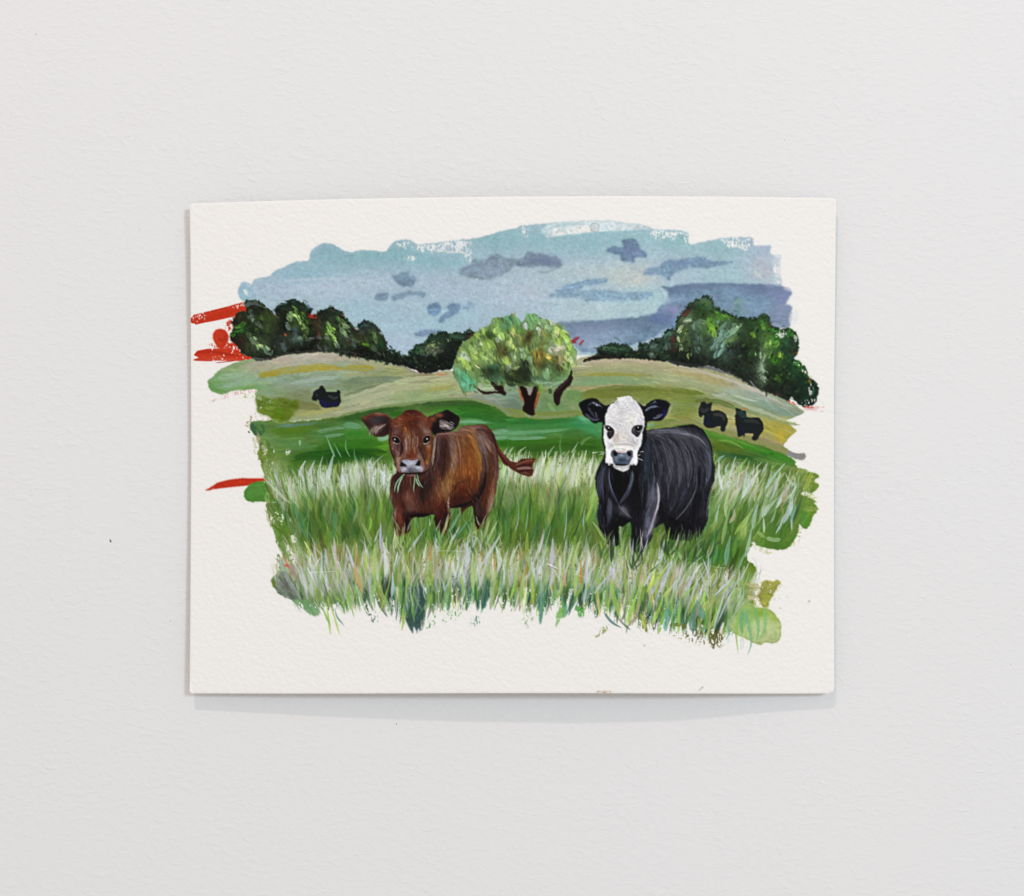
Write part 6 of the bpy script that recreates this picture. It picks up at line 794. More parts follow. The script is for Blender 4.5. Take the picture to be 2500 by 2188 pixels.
# the dark wedge, bright single blades, and the tangled ones that cross
for a_, b_, w, c in [(V10(632,1385), V10(690,830), 10, 'A3BE56'), (V10(690,900), V10(720,700), 9, 'A8C067'), (V10(20,900), V10(110,1250), 8, '7FAE4A'), (V10(430,1000), V10(520,1210), 9, '86A95A'), (V10(880,960), V10(830,730), 5, 'B6C2C0'), (V10(895,1060), V10(870,880), 5, '9DB4A4'), (V10(1095,960), V10(1060,800), 4, 'B9C4C4'), (V10(1100,940), V10(1165,770), 5, 'B4C0B8'), (V10(700,530), V10(880,270), 7, 'B7C0C6'), (V10(395,490), V10(400,190), 7, 'BCC4CC'), (V10(1480,700), V10(1720,310), 9, 'B9C2C6'), (V10(1150,430), V10(1260,240), 7, 'BFC8CC'), (V10(1390,490), V10(1395,200), 8, 'B4BCC6'), (V10(1190,500), V10(1280,370), 8, 'B9945C'), (V10(930,640), V10(910,380), 6, 'C08A50'), (V10(1570,430), V10(1680,180), 7, 'A6C080'), (V10(1500,400), V10(1480,260), 5, 'A3C060'), (V10(1540,370), V10(1600,110), 5, '9DB86A'), (V10(1480,240), V10(1440,130), 3, 'A9B49A'), (V10(1510,270), V10(1555,110), 4, '9CAE88'), (V10(1150,300), V10(1270,90), 9, '7AA67A'), (V10(1240,340), V10(1370,160), 5, '5A9A7C'), (V10(1000,300), V10(1060,170), 4, 'A6B88A'), (V10(1110,290), V10(1145,100), 6, '93A886'), (V10(930,240), V10(930,160), 4, 'B4BFA8'), (V10(610,290), V10(520,130), 4, '8FA078'), (V10(690,300), V10(740,170), 4, '8E988A'), (V10(640,300), V10(660,200), 5, '7A806C'), (V10(1320,390), V10(1440,270), 2, 'C79A4A'),
    (V10(360,780), V10(340,430), 13, 'A8BE74'), (V10(450,800), V10(430,420), 11, 'BFC9BA'), (V10(100,700), V10(20,440), 8, 'B8C0C2'), (V10(300,460), V10(190,200), 14, '93AC6A'), (V10(330,420), V10(385,260), 6, 'B4C4BC'), (V10(200,960), V10(120,560), 12, 'B99A5E'), (V10(170,700), V10(110,380), 10, 'A6914A'), (V10(520,1020), V10(525,740), 9, 'B9BEC4'), (V10(1330,700), V10(1330,420), 13, 'BAC3C0'), (V10(1410,960), V10(1410,500), 11, 'A8C070'), (V10(1460,950), V10(1560,560), 11, 'B9C4B4'), (V10(1660,740), V10(1655,520), 7, 'C29A68'), (V10(1600,1120), V10(1660,760), 9, '9FB47C'), (V10(1270,800), V10(1300,1000), 6, '93BE58'),
    (V9(1640,1430), V9(1590,1080), 6, 'A0C050'), (V9(1740,1430), V9(1620,1060), 6, '9CBC4C'), (V9(1790,1330), V9(1690,1140), 5, '4E8A74'), (V9(1640,1330), V9(1540,1080), 6, '7FAE4E'), (V9(1560,1000), V9(1380,560), 10, 'B6C0A6'), (V9(1450,1000), V9(1240,640), 12, 'B4C0A0'), (V9(1300,900), V9(1190,680), 8, 'A8947E'), (V9(1700,780), V9(1690,400), 6, 'C0A090'), (V9(1750,760), V9(1640,390), 4, 'C0CBC4'), (V9(1520,900), V9(1540,500), 8, 'BAC4C0'), (V9(1690,860), V9(1600,980), 8, 'A29478'),
    (V11(1230,1250), V11(1110,780), 13, '9FBE50'), (V11(1150,700), V11(1000,400), 11, '8FB05A'), (V11(1060,400), V11(920,190), 9, '93B468'), (V11(1280,1360), V11(1420,960), 11, '9ABB52'), (V11(1420,960), V11(1540,780), 9, 'A3BE5C'), (V11(1520,960), V11(1770,650), 11, 'A0C050'), (V11(1560,1340), V11(1700,1000), 10, '93B848'), (V11(1700,1020), V11(1790,900), 9, 'A0BE58'), (V11(20,1060), V11(80,720), 7, '93BE4C'), (V11(470,700), V11(490,360), 12, 'C3C6CC'), (V11(460,900), V11(480,650), 10, 'BCC4BE'), (V11(700,700), V11(800,350), 7, 'A8BC7C'), (V11(730,1000), V11(710,640), 9, 'B0C27C'), (V11(850,900), V11(860,620), 12, 'C0C8C8'), (V11(820,1080), V11(850,860), 9, 'B4C0BC'), (V11(790,880), V11(795,620), 8, 'B8813E'), (V11(620,900), V11(610,720), 9, 'BE9E70'), (V11(620,760), V11(710,420), 7, 'A6B68A'), (V11(860,560), V11(870,290), 5, '8FA48A'), (V11(940,980), V11(1110,770), 7, 'BDC4C4'), (V11(1140,640), V11(1160,390), 8, 'B4BEB8'), (V11(1400,760), V11(1370,370), 6, 'A3AEB4'), (V11(1450,580), V11(1530,370), 5, 'A9B0B4'), (V11(1670,640), V11(1715,390), 8, 'AEBCC0'), (V11(1720,480), V11(1770,260), 6, '9DBE5A'), (V11(1430,900), V11(1550,580), 6, 'C3A47C'), (V11(1240,950), V11(1180,760), 8, 'B7B08C'), (V11(360,640), V11(470,230), 6, '8FB07E'), (V11(270,650), V11(390,270), 7, 'B4BFA4'), (V11(340,540), V11(405,280), 5, 'BABFC2'), (V11(610,400), V11(640,0), 4, '8FB49A'), (V11(820,250), V11(855,0), 4, '8FB0A4'), (V11(190,300), V11(220,0), 3, '86AC94'), (V11(80,300), V11(120,30), 3, '93B0A0'), (V11(210,780), V11(200,600), 9, '9A8A2E'), (V11(110,620), V11(130,480), 6, 'C08A58'), (V11(1480,900), V11(1560,740), 7, 'B4C0C0'), (V11(1550,1000), V11(1640,820), 10, 'AEBBB4'),
    (V12(70,1350), V12(85,950), 9, '93BC48'), (V12(90,980), V12(280,790), 7, '8FBA4C'), (V12(80,980), V12(140,790), 12, 'A89A6E'), (V12(380,980), V12(285,680), 11, 'AFC09E'), (V12(120,1200), V12(270,770), 6, 'A8BAB0'), (V12(440,960), V12(690,700), 6, 'BFC8CA'), (V12(500,940), V12(640,780), 7, '93B850'), (V12(370,1380), V12(420,1000), 7, 'A0B080'), (V12(430,1320), V12(560,880), 7, 'B4C6AE'), (V12(470,1250), V12(620,900), 5, 'B2C4B4'), (V12(560,1300), V12(790,960), 10, 'AEC4B0'), (V12(440,1440), V12(500,1300), 12, '55591E'), (V12(420,860), V12(470,680), 5, 'BAC4B4'), (V12(330,1200), V12(260,1000), 22, '5E9A80'), (V12(220,1340), V12(250,1060), 20, '5A8A70'), (V12(600,1340), V12(620,1150), 16, '7AA884'), (V12(240,1220), V12(320,960), 6, 'A89070'), (V12(480,900), V12(500,760), 6, '6A7A22'),
    (V12(370,650), V12(370,480), 5, '86B4A8'), (V12(560,640), V12(610,330), 13, '7CA88A'), (V12(430,620), V12(470,420), 10, '4A8A4C'), (V12(640,560), V12(700,280), 11, '5A8A34'), (V12(400,500), V12(460,230), 9, '4E8A3C'), (V12(520,420), V12(620,0), 10, '93B268'), (V12(600,200), V12(650,50), 10, 'B0AC86'), (V12(760,560), V12(830,250), 9, 'A0BCA0'), (V12(690,680), V12(780,480), 8, '7EA882'), (V12(840,260), V12(900,0), 12, 'A3BEA4'), (V12(960,300), V12(950,120), 6, 'B0C6A8'), (V12(940,140), V12(1010,0), 8, 'B4C8B4'), (V12(1080,310), V12(1160,120), 6, 'B0C8C0'), (V12(1160,200), V12(1220,0), 12, 'AFC6C0'), (V12(1250,280), V12(1300,20), 6, 'A6C2A8'), (V12(1230,180), V12(1290,0), 8, '7AA890'), (V12(1030,200), V12(1080,60), 7, '93A880'), (V12(460,200), V12(500,0), 6, '93BAA8'), (V12(870,750), V12(950,675), 2, '8E9A7A')]:
    p, q = a_[0], b_[0]
    if p[1] < q[1]: tp = (.3, .8)
    else: tp = (.35, .75)
    stroke([p, ((p[0] + q[0]) / 2 + rng.normal(0, 2.5), (p[1] + q[1]) / 2), q], w, jit(c, .03, .006), .9, tp, .4, lab=GR, sub=3)
for _ in range(70):
    x = rng.uniform(690, 850); y = rng.uniform(1425, np.interp(x, [690, 850], [1452, 1480])); blade(x, y, rng.uniform(45, 95), math.radians(rng.normal(np.interp(x, [690, 850], [-24, -8]), 6)), rng.uniform(4, 11), jit(['A9B890', 'B9C2B4', '93AA66', 'A3A48C', '7C9650', 'C0C6C4', '5A7A44'][rng.integers(7)], .07), .75, streak=.65, fade=(.5, .8, .95, .9))
for x, y, L, ti, w, c in [(985, 1500, 90, 6, 7, '6A8C74'), (1000, 1510, 80, -4, 6, '4C7A54'), (1012, 1505, 100, 3, 7, '86A58C'), (1022, 1500, 85, 8, 6, '5E8A5A'), (995, 1490, 70, -10, 5, 'A3B89A'), (1030, 1490, 90, -6, 6, '7C9C6C'), (1008, 1480, 95, 10, 5, 'B4C2B4'), (978, 1480, 80, -2, 6, '6F9048')]: blade(x, y, L, math.radians(ti), w, c, .75)
# grass over the black calf's feet
for x, y, L, w, c in [(1650,1345,46,5,'93A070'), (1660,1350,40,3,'7E8E66'), (1690,1345,48,4,'8E9A74'), (1700,1340,44,4,'9CAC6A'), (1680,1360,60,5,'4A5A50'), (1672,1370,50,5,'3A4A44'), (1694,1372,50,6,'4C5E54'), (1550,1345,50,3,'8A8E78'), (1556,1350,46,3,'9AA088'), (1562,1345,50,3,'A2A89A'), (1480,1330,40,4,'8A9A62'), (1474,1340,46,4,'9AB070'), (1492,1350,44,6,'A8B09C'), (1500,1345,36,4,'8A9A7C'), (1540,1370,60,6,'9AA0A4'), (1570,1345,56,4,'B4B4A4')]:
    blade(x, y, L, math.radians(rng.normal(4, 9)), w, c, .9)
for xr, yb, n, pal in [((945, 1010), 1345, 26, 'p'), ((1052, 1100), 1345, 20, 'p'), ((1140, 1195), 1335, 22, 'p'), ((1620, 1735), 1350, 60, 'k'), ((1462, 1520), 1362, 22, 'k'), ((1530, 1590), 1385, 22, 'k')]:
    for _ in range(n):
        x = rng.uniform(*xr); L = rng.uniform(28, 66)
        c = (['9DB06A', '7C9A44', 'B7C2A8', '5F8A3A', '4A7030', 'B9C0C0', 'A3BE70'] if pal == 'p' else ['4A7030', '3E6228', '6A8A3C', '8FA05E', '37503A', '5A7A34', 'A3AE8C', '2F4A2C'])
        blade(x, yb + rng.normal(0, 9), L, tiltf(x) + math.radians(rng.normal(0, 13)), rng.uniform(2.5, 8), jit(c[rng.integers(len(c))], .08), .85, taper=(.3, .7), fade=(.8, .95, .9, .85))
# bottom details: splayed stems, speckled dry strokes
for pts, w, c in [(V11(1050,1190, 1120,1280, 1190,1330, 1245,1355), 6, '3F6A5A'), (V11(1200,1240, 1260,1310, 1345,1385), 5, '44604E'), (V11(1295,1415, 1310,1340, 1400,1220, 1440,1120), 4, '5A6A50'), (V11(1330,1330, 1400,1200, 1440,1060), 9, 'A89A72'), (V11(1210,1260, 1160,1170), 5, '4A6A56'), (V11(1240,1270, 1290,1180), 5, '5A7058'), (V11(1450,1200, 1490,1300, 1510,1400), 14, '9AB43E'), (V11(1640,1420, 1680,1280, 1720,1180), 9, '86B04A'), (V11(1720,1390, 1730,1250, 1740,1150), 13, '6AAA88')]: stroke(pts, w, c, .9, (.2, .4), .4, dry=(-2.2, -.7), lab=GR)
poly(V11(1040,1330, 1080,1310, 1120,1330, 1090,1390, 1010,1440, 940,1490, 990,1410), '8A9E4A', .85, GR, rough=1.5, dry=.15)
for pts, c, thr in [(V12(0,1240, 130,1260, 300,1320, 350,1440, 250,1470, 120,1420, 0,1370), '6A6A2C', .65), (V12(380,1380, 440,1320, 500,1340, 540,1470, 430,1500, 390,1460), '565A1C', -.4), (V12(380,1430, 540,1440, 480,1510, 420,1500), '6A6E34', .5), (V11(1400,1240, 1600,1280, 1600,1420, 1420,1380), '6E6A3C', 1.1), (V10(240,1150, 340,1180, 380,1290, 300,1290), '4A6E50', .8), (V10(1380,1300, 1500,1180, 1480,1320, 1400,1400), '5E8A6E', .95), (V11(130,1280, 260,1180, 320,1240, 180,1370), '8EAE7A', .95), (V10(930,1280, 1010,1180, 1000,1300, 920,1370), '4A9A3C', .55), (V10(1080,1260, 1200,1150, 1280,1180, 1220,1270, 1090,1310), '4E9A40', .75)]: poly(pts, c, .85, GR, rough=2, dry=thr)
for pts, w in [(V12(860,840, 900,820, 960,815), 3), (V12(830,860, 880,850, 930,850), 2.5), (V12(820,900, 880,880, 930,890), 2.5), (V12(840,930, 900,940, 950,930), 2), (V12(1040,1010, 1090,980, 1150,1000), 2.5), (V12(1060,930, 1100,905, 1150,910), 2), (V12(1040,870, 1100,880, 1150,840), 2.5)]: stroke(pts, w, 'A8A66A', .7, dry=.1, lab=GR)
for pts, w, c in [(V12(700,800, 760,860, 800,940, 780,1060), 26, '7C9A3C'), (V12(620,900, 700,1000, 720,1120), 26, '86A850'), (V12(780,700, 840,720, 800,860), 22, '6F8E26'), (V12(640,1060, 660,1180, 640,1300), 20, '93B06C'), (V12(820,860, 840,920, 820,1000), 12, 'A3AE6C')]: stroke(pts, w, c, .7, (.2, .3), .65, dry=(-2.5, -1.6), lab=GR)
for _ in range(40):
    x, y = rng.uniform(1770, 1835), rng.uniform(1430, 1510); blade(x, y, rng.uniform(40, 80), math.radians(rng.normal(24, 7)), rng.uniform(3, 8), jit(['A9C0A0', '93B850', 'B4C6B4', '7CA050', 'BCC9B0'][rng.integers(5)]), .75, streak=.6, fade=FADE)
for y in range(815, 1060, 22): stroke(V12(770,y + rng.normal(0, 5), 860,y + rng.normal(0, 8), 950,y + rng.normal(0, 8)), 8, jit(['A8A66A', '9AA24C', 'B9B488', '93A04A'][rng.integers(4)]), .75, (.2, .2), .6, dry=(-1.2, .5), lab=GR)
stroke(V12(790,960, 830,980, 880,985), 9, 'CFC090', .7, dry=-.6, lab=GR)
# olive dab and the pale leaf-shaped wash, lower right
od = poly(V12(945,812, 1050,805, 1135,810, 1110,860, 1060,950, 1020,1020, 1000,1085, 940,1075, 910,990, 905,940), '97993C', .9, 'green_brush_mark#1', rough=1.5, dry=-2, gran=.1); glow(V12(1080,850), 16, 10, 'A39F4C', .6, od); glow(V12(980,960), 14, 14, '8F9A38', .6, od)
lw = poly(V12(790,1015, 870,1078, 1000,1090, 1080,1160, 1128,1222, 1142,1300, 1112,1435, 1000,1450, 905,1467, 840,1447, 740,1392, 640,1342, 600,1260, 680,1120), 'B1C27E', .95, 'green_brush_mark#2', rough=1, rim=.5, gran=.05)
glow(V12(900,1130), 34, 16, '86A83C', .9, lw); glow(V12(1070,1180), 14, 14, '94B04A', .8, lw); glow(V12(760,1200), 24, 34, '7FAE62', .8, lw); glow(V12(1000,1330), 30, 26, 'BDCB92', .8, lw)
for pts, w, c in [(V12(780,1040, 700,1180, 670,1340, 690,1560), 7, '8DB858'), (V12(790,1090, 780,1200, 820,1340, 825,1460, 790,1570), 8, '74AE86'), (V12(850,1060, 890,1200, 900,1320, 880,1430), 9, '79B07C'), (V12(960,1090, 975,1200, 960,1320, 900,1420), 9, '86B87A'), (V12(740,1100, 720,1250, 740,1380), 10, '6AA87A'), (V12(790,1240, 750,1350, 720,1430), 5, 'B4C98E'), (V12(850,1240, 870,1350), 8, 'BCC894'), (V12(930,1240, 930,1340), 8, 'B9C890')]: stroke(pts, w, c, .75, (.2, .5), .3, lab='green_brush_mark#2')
for x in (715, 730, 745): stroke(V12(x,1400, x + 2,1460, x - 5,1520), 1.6, '9CC4A4', .6, lab='green_brush_mark#2')
stroke(V12(600,1330, 590,1400, 585,1470), 7, '9CC4AC', .6, dry=-.3, lab=GR)
# dry ends of the right-hand strokes
for pts, thr in [(V12(820,400, 900,430, 960,520, 1060,480, 1080,560, 900,580, 820,540), .1), (V8(1330,1530, 1450,1550, 1520,1600, 1400,1600), .1), (V12(560,700, 600,730, 560,790, 540,760), .4), (V12(1240,450, 1330,440, 1340,500, 1250,500), .2)]: bare(pts, thr, rough=2)
stroke(V12(850,440, 920,470, 1000,500, 1080,470), 12, 'A9BC78', .6, dry=.2, lab='meadow'); stroke(V12(1240,440, 1300,400, 1330,360), 10, 'B9C47E', .7, dry=.2, lab='meadow'); stroke(V8(1370,1500, 1450,1530, 1540,1490), 9, 'AFC08A', .7, dry=.2, lab='meadow')
stroke(V12(890,290, 940,330, 970,350), 9, '8DAA5C', .8, lab=GR); stroke(V12(990,355, 1060,375, 1130,370), 10, '94AE76', .8, (.1, .15), lab=GR); stroke(V12(830,560, 870,600, 880,700, 820,800), 5, 'AEB8A0', .5, lab=GR)
# slate-green mark and the left margin
sl_ = poly(V9(1035,850, 1070,790, 1140,735, 1200,800, 1260,900, 1290,1010, 1270,1050, 1200,1045, 1120,1000, 1060,940), '747C70', .92, 'green_brush_mark#3', rough=1, gran=.14)
painterly(sl_, 60, 22, 4, 1.05, val=.14, a=.55); stroke(V9(1140,740, 1220,900, 1330,1060), 10, '93A590', .8, lab=GR); stroke(V9(1015,840, 1022,915), 8, '6F7A26', .9, lab='green_brush_mark#3')
poly(V9(1070,610, 1130,680, 1160,740, 1110,735), '8FA68C', .85, GR, rough=.8); stroke(V9(1125,565, 1150,620, 1200,720), 6, 'C08C5A', .8, lab=GR); stroke(V9(1130,680, 1170,670, 1190,710), 6, 'CF5A48', .85, lab='red_brush_stroke#8'); poly(V9(1180,670, 1240,680, 1260,760, 1220,790), 'A08A7C', .7, GR, rough=1); glow(V9(1040,700), 10, 16, 'D3D6BC', .5)
poly(V9(1220,1060, 1300,1050, 1420,1060, 1520,1150, 1520,1225, 1440,1220, 1370,1180, 1300,1120), '6C9A5C', .85, GR, rough=1.2, dry=-1.8); stroke(V9(1240,1080, 1280,1140, 1320,1190), 9, 'A6B48A', .6, dry=.3, lab=GR)
for pts, c in [(V9(960,10, 1010,80, 1100,260), '55722E'), (V9(1040,30, 1090,150, 1200,420), '62912F'), (V9(1020,260, 1090,400, 1200,600), '6FA04A'), (V9(1060,380, 1130,530, 1220,650), '5C7E32'), (V9(1160,100, 1250,330, 1330,560), '7C9A62'), (V9(1250,0, 1320,200, 1400,420), '5C9060'), (V9(1300,60, 1330,200, 1370,330), '3F7A48'), (V9(1500,60, 1560,180, 1590,300), '3A6416'), (V9(1680,80, 1690,250, 1640,420), '4A8A5A')]: stroke(pts, 13, c, .75, (.2, .4), .6, dry=(-2, -1), lab=GR)
for pts, thr in [(V9(1040,90, 1130,120, 1120,230, 1060,160), .35), (V9(1215,340, 1270,380, 1250,440, 1215,400), -.1), (V9(1160,440, 1210,470, 1270,630, 1230,660, 1170,530), .1), (V9(970,120, 1030,140, 1010,220), .4), (V9(1200,160, 1225,180, 1215,215), .2)]: bare(pts, thr, rough=1.5)
stroke(V9(1400,750, 1550,742, 1700,738), 1.3, 'DCE0CC', .7); stroke(V11(420,655, 470,672, 555,715), 2.6, 'E4E6E2', .85); stroke(V11(430,672, 480,695, 560,722), 1.3, '5A6258', .6); stroke(V10(960,520, 1100,512, 1400,520), 1.2, 'D8DCD0', .5); stroke(V11(740,770, 830,800), 1.5, 'DDE0D4', .6); stroke(V12(380,635, 460,660, 560,665), 1.5, 'B9CDB0', .5)
def adj(names, sat=1.0, gain=1.0, con=1.0, tint=(1, 1, 1)):
    m = np.isin(LAB, [i for i, n in enumerate(LNAMES) if n.split('/')[0].split('#')[0] in names])
    c = IMG[m]; g = c @ np.array((.3, .59, .11), np.float32)
    c = g[:, None] + (c - g[:, None]) * sat
    mu = c.mean(0); c = (mu + (c - mu) * con) * gain * np.array(tint, np.float32)
    IMG[m] = np.clip(c, 0, 1)
adj(('meadow',), .92, .95, 1.12, (1.02, 1, .95)); adj(('grass',), .9, 1.02, 1.14, (1, 1, 1.03)); adj(('brown_calf',), .88, .89, 1.22); adj(('sky',), .9, 1.05, 1.02, (.985, 1.005, 1)); adj(('hillside',), .98, .99, 1.2); adj(('round_tree',), .95, .93, 1.18); adj(('tree_clump',), .9, 1.1, 1.0); adj(('black_calf',), 1.0, .98, 1.12)
_um = np.stack([blur(IMG[..., c], 4) for c in range(3)], -1)
_g = np.isin(LAB, [i for i, n in enumerate(LNAMES) if n.startswith(('grass', 'round_tree'))]).astype(np.float32)
IMG += (.38 - .3 * blur(_g, 3))[..., None] * (IMG - _um) * blur(((LAB > 0) & ~np.isin(LAB, [i for i, n in enumerate(LNAMES) if n.startswith('sky')])).astype(np.float32), 3)[..., None]
IMG[:] = np.clip(IMG, .012, 1)
paint_only = blur((LAB > 0).astype(np.float32), 2)
IMG *= (1 + paint_only * (.012 * N2b + .006 * TOOTH))[..., None]
# stains on the bare sheet
hx = [(1452 + 11 * math.cos(math.radians(a)), 555 + 11 * math.sin(math.radians(a))) for a in range(0, 361, 45)]
poly(hx[:-1], 'B9B4B0', .35, 'water_stain#1', rough=.3); stroke(hx, 1.6, '9A928C', .7, (.001, .001), .3, lab='water_stain#1')
for (x, y), r, c, n in [((1975, 1468), 7, 'B9B6A6', 2), ((1922, 1456), 4, 'CFCCC6', 3), ((1573, 1575), 6, 'CBC6B6', 4), ((1904, 1485), 2.6, '6E7A6C', 5)]: dab((x, y), r, r * .95, .4, c, .85, 'water_stain#%d' % n, taper=(.4, .4))
for k in range(26): dab((1475 + rng.uniform(-18, 18), 1689 + rng.uniform(-2.5, 2)), rng.uniform(3, 9), 1.6, rng.normal(0, .3), 'B58A70', .5)
stroke(SV(1706,1686, 1712,1680, 1717,1676), 3.4, '9A9A9C', .6); stroke(SV(1712,1679, 1717,1676), 1.4, '5A5A60', .7)

stroke(SV(464,1664, 465,1680, 469,1690), 5, 'FBFAF8', .9, streak=.2); stroke(SV(468,1690, 474,1692), 3, 'FBFAF8', .8)
# ======================= SHEET AND PAINT AS MESH =======================
def lin(c): return np.where(c <= .04045, c / 12.92, ((np.maximum(c, 0) + .055) / 1.055) ** 2.4)
NU, NV = 1052, 807
U, Vv = np.meshgrid(np.linspace(0, 1, NU), np.linspace(0, 1, NV))
top = np.interp(U, [0, .06, .24, .4, .5, .66, .82, 1], [497, 494, 486, 482, 480, 479, 480, 484]); bot = 1693 + .6 * np.sin(U * 9)
lft = np.interp(Vv, [0, .1, .5, .9, 1], [463, 465, 467, 464, 463]); rgt = np.interp(Vv, [0, .1, .4, .8, 1], [2041, 2040, 2036, 2036, 2037])
px = lft * (1 - U) + rgt * U; py = top * (1 - Vv) + bot * Vv
# corners: slightly blunted, lower right one rounded
for cu, cv, r in ((1, 1, 9.0), (0, 0, 5.0), (1, 0, 6.0), (0, 1, 3.0)):
    ex = np.abs(U - cu) * 1577; ey = np.abs(Vv - cv) * 1209
    k = np.clip(1 - (ex + ey) / (2 * r), 0, 1) ** 1.5 * r * .45
    px += k * (1 if cu == 0 else -1); py += k * (1 if cv == 0 else -1)
def samp(a, x, y):
    x = np.clip(x - X0 - .5, 0, CW - 1.001); y = np.clip(y - Y0 - .5, 0, CH - 1.001)
    i, j = x.astype(int), y.astype(int); fx, fy = x - i, y - j
    if a.ndim == 3: fx, fy = fx[..., None], fy[..., None]
    return (a[j, i] * (1 - fx) + a[j, i + 1] * fx) * (1 - fy) + (a[j + 1, i] * (1 - fx) + a[j + 1, i + 1] * fx) * fy
gap = np.interp(U, [0, .2, .4, .6, .75, .9, 1], [4.6, 6.6, 8.1, 8.7, 7.9, 5.2, 4.1])
edge = np.abs(2 * U - 1) ** 3
gap = gap * (1 - .42 * np.sin(math.pi * Vv) * edge)
k_ = np.ones(91) / 91
gap = np.apply_along_axis(lambda r: np.convolve(np.pad(r, 45, mode='edge'), k_, 'valid'), 1, gap)
bev = np.minimum(np.minimum(U * 1577, (1 - U) * 1577), np.minimum(Vv * 1209, (1 - Vv) * 1209))
film = samp(blur(HGT, 1), px, py)
tooth = samp(TOOTH, px, py)
d = gap * 1e-3 + 4e-4 + tooth * 3.6e-5 * np.clip(1 - film * 6, .35, 1) + film * 1.0e-3 - 1.6e-4 * np.clip(1 - bev / 4.5, 0, 1) ** 2
k = 1 - d / D
RX, RY, RZ = 0.0, -0.004, ZC - (1693 - CY) * S
vx = (px - CX) * S * k - RX; vy = -d - RY; vz = (CY - py) * S * k + ZC - RZ
VERT = np.stack([vx, vy, vz], -1).reshape(-1, 3).astype(np.float32)
COL = np.ones((NU * NV, 4), np.float32); COL[:, :3] = lin(samp(IMG, px, py)).reshape(-1, 3)
fl = LAB[np.clip((py[:-1, :-1] - Y0).astype(int), 0, CH - 1), np.clip((px[:-1, :-1] - X0).astype(int), 0, CW - 1)]
a0 = np.arange(NU * NV).reshape(NV, NU)
QUAD = np.stack([a0[:-1, :-1], a0[1:, :-1], a0[1:, 1:], a0[:-1, 1:]], -1)

root = bpy.data.objects.new('painting', None); sc.collection.objects.link(root); root.location = (RX, RY, RZ); root.empty_display_size = .05
root['label'] = 'unframed painting on white paper of two calves in tall grass'; root['category'] = 'painting'

def add_mesh(name, verts, quads, cols, mat, parent):
    me = bpy.data.meshes.new(name)
    me.vertices.add(len(verts)); me.vertices.foreach_set('co', verts.astype(np.float32).ravel())
    me.loops.add(quads.size); me.loops.foreach_set('vertex_index', quads.astype(np.int32).ravel())
    me.polygons.add(len(quads)); me.polygons.foreach_set('loop_start', np.arange(0, quads.size, 4, dtype=np.int32))
    ca = me.color_attributes.new('pigment', 'FLOAT_COLOR', 'POINT'); ca.data.foreach_set('color', cols.astype(np.float32).ravel())
    me.update(calc_edges=True); me.validate()
    me.materials.append(mat)
    o = bpy.data.objects.new(name, me); sc.collection.objects.link(o); o.parent = parent
    return o

def take(q):
    idx, inv = np.unique(q, return_inverse=True)
    return VERT[idx], inv.reshape(q.shape), COL[idx]

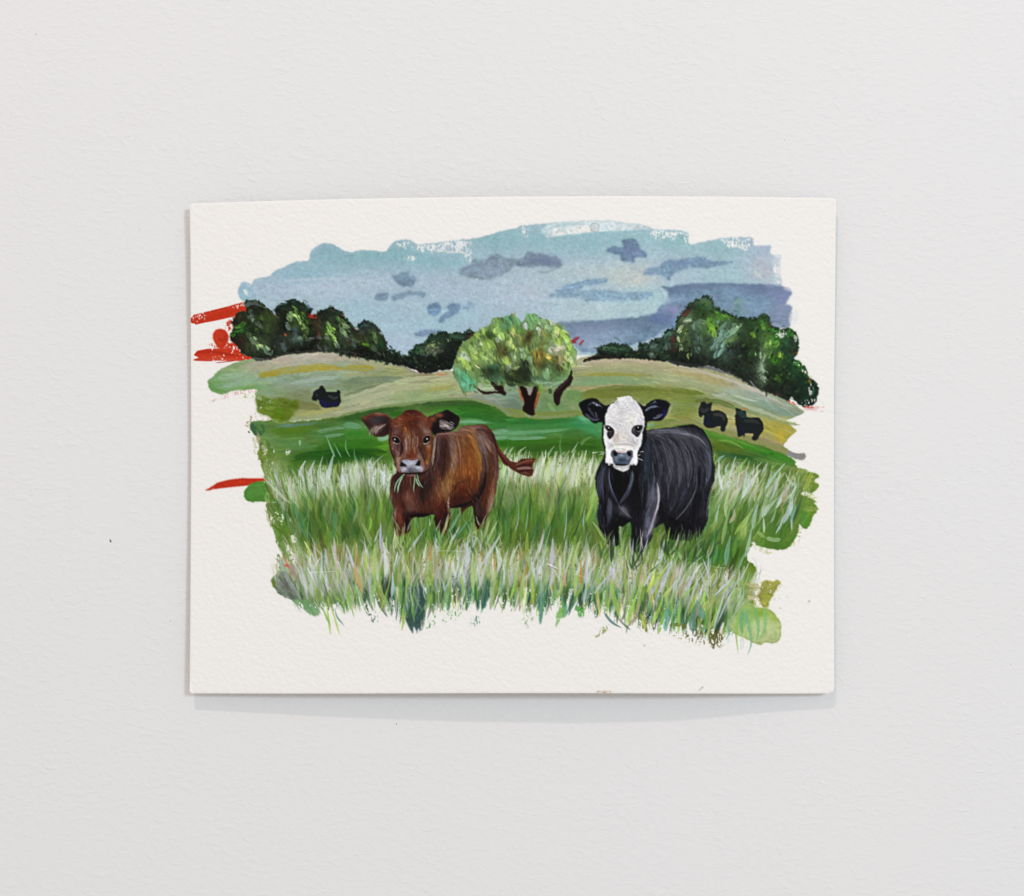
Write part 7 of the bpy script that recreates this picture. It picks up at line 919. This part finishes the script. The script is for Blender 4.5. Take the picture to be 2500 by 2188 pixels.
made = {}
PLABEL = {'paper': 'white cold pressed sheet left bare around the picture', 'sky': 'blue grey sky wash with ragged edges', 'meadow': 'smooth dark green strip of meadow behind the grass',
    'grass': 'tall pale and green grass blades', 'brown_calf': 'red brown calf with grass in its mouth', 'black_calf': 'black calf with a white face',
    'hillside#1': 'pale hill behind the brown calf', 'hillside#2': 'pale hill behind the black calf', 'tree_clump#1': 'dark trees beside the red strokes', 'tree_clump#2': 'dark bush left of the round tree', 'tree_clump#3': 'dark trees under the slate cloud',
    'distant_cow#1': 'small black cow on the hill behind the brown calf', 'distant_cow#2': 'small black cow nearest the black calf', 'distant_cow#3': 'small black cow furthest to the right',
    'brown_calf/tail': 'tail swung out with a brushy tip', 'black_calf/head': 'white face with black sides', 'round_tree': 'round light green tree with a forked trunk'}
def part(path):
    if path in made: return made[path]
    segs = path.split('/')
    par = part(segs[0]) if len(segs) > 1 else root
    name = segs[-1].split('#')[0]
    ids = [LNAMES.index(path)] if path in LNAMES else []
    q = QUAD[np.isin(fl, ids)] if ids else np.zeros((0, 4), int)
    if path == 'paper':                       # bare front, cut edges and back of the sheet
        v, f, c = take(q)
        ring = np.concatenate([a0[0, :-1], a0[:-1, -1], a0[-1, :0:-1], a0[:0:-1, 0]])
        fr = VERT[ring]; bk = fr.copy(); bk[:, 1] += 3.4e-4
        n0 = len(v); m = len(ring); i = np.arange(m); j = (i + 1) % m
        sk = np.stack([n0 + i, n0 + j, n0 + m + j, n0 + m + i], -1)
        su, sv = np.linspace(0, NU - 1, 61).astype(int), np.linspace(0, NV - 1, 47).astype(int)
        bg_ = VERT.reshape(NV, NU, 3)[np.ix_(sv, su)].copy(); bg_[..., 1] += 3.4e-4
        n1 = n0 + 2 * m; g = (n1 + np.arange(61 * 47)).reshape(47, 61)
        bq = np.stack([g[:-1, :-1], g[:-1, 1:], g[1:, 1:], g[1:, :-1]], -1).reshape(-1, 4)
        extra = 2 * m + 61 * 47
        pc = np.ones((extra, 4)); pc[:, :3] = lin(PAPER)
        o = add_mesh('paper', np.concatenate([v, fr, bk, bg_.reshape(-1, 3)]), np.concatenate([f, sk, bq]), np.concatenate([c, pc]), MP, root)
    elif len(q):
        v, f, c = take(q)
        o = add_mesh(name, v, f, c, MC if segs[0] in ('sky', 'green_brush_mark#2', 'water_stain#1') else MA, par)
    elif path in LNAMES:
        return None
    else:
        o = bpy.data.objects.new(name, None); sc.collection.objects.link(o); o.parent = root; o.empty_display_size = .02
    if path in PLABEL: o['label'] = PLABEL[path]
    if segs[0] == 'grass': o['kind'] = 'stuff'
    made[path] = o
    return o
for nme in LNAMES: part(nme)

# ---------------- small dark flecks on the wall ----------------
fr_ = np.random.default_rng(5)
for x, y, r in [(270, 1322, 2.7), (269, 1317, 1.3), (88, 84, 1.0), (340, 560, 1.0), (1916, 342, .9), (968, 1768, 1.2), (416, 1516, .8), (2468, 1622, .7), (2477, 2022, .9), (2477, 2079, .9)]:
    n = 9; vs_, fs = [(0, -1.4e-4, 0)], []
    sx, an = fr_.uniform(.8, 1.5), fr_.uniform(0, 3)
    for i in range(n):
        a = i * 2 * math.pi / n; rad = r * S * fr_.uniform(.7, 1.2)
        p, q = rad * sx * math.cos(a), rad * math.sin(a)
        vs_.append((p * math.cos(an) - q * math.sin(an), 2e-5, p * math.sin(an) + q * math.cos(an)))
    fs = [(0, 1 + (i + 1) % n, 1 + i) for i in range(n)]
    mesh_obj('paint_fleck', vs_, fs, mb, wall, loc=((x - CX) * S, -2e-5, (CY - y) * S))
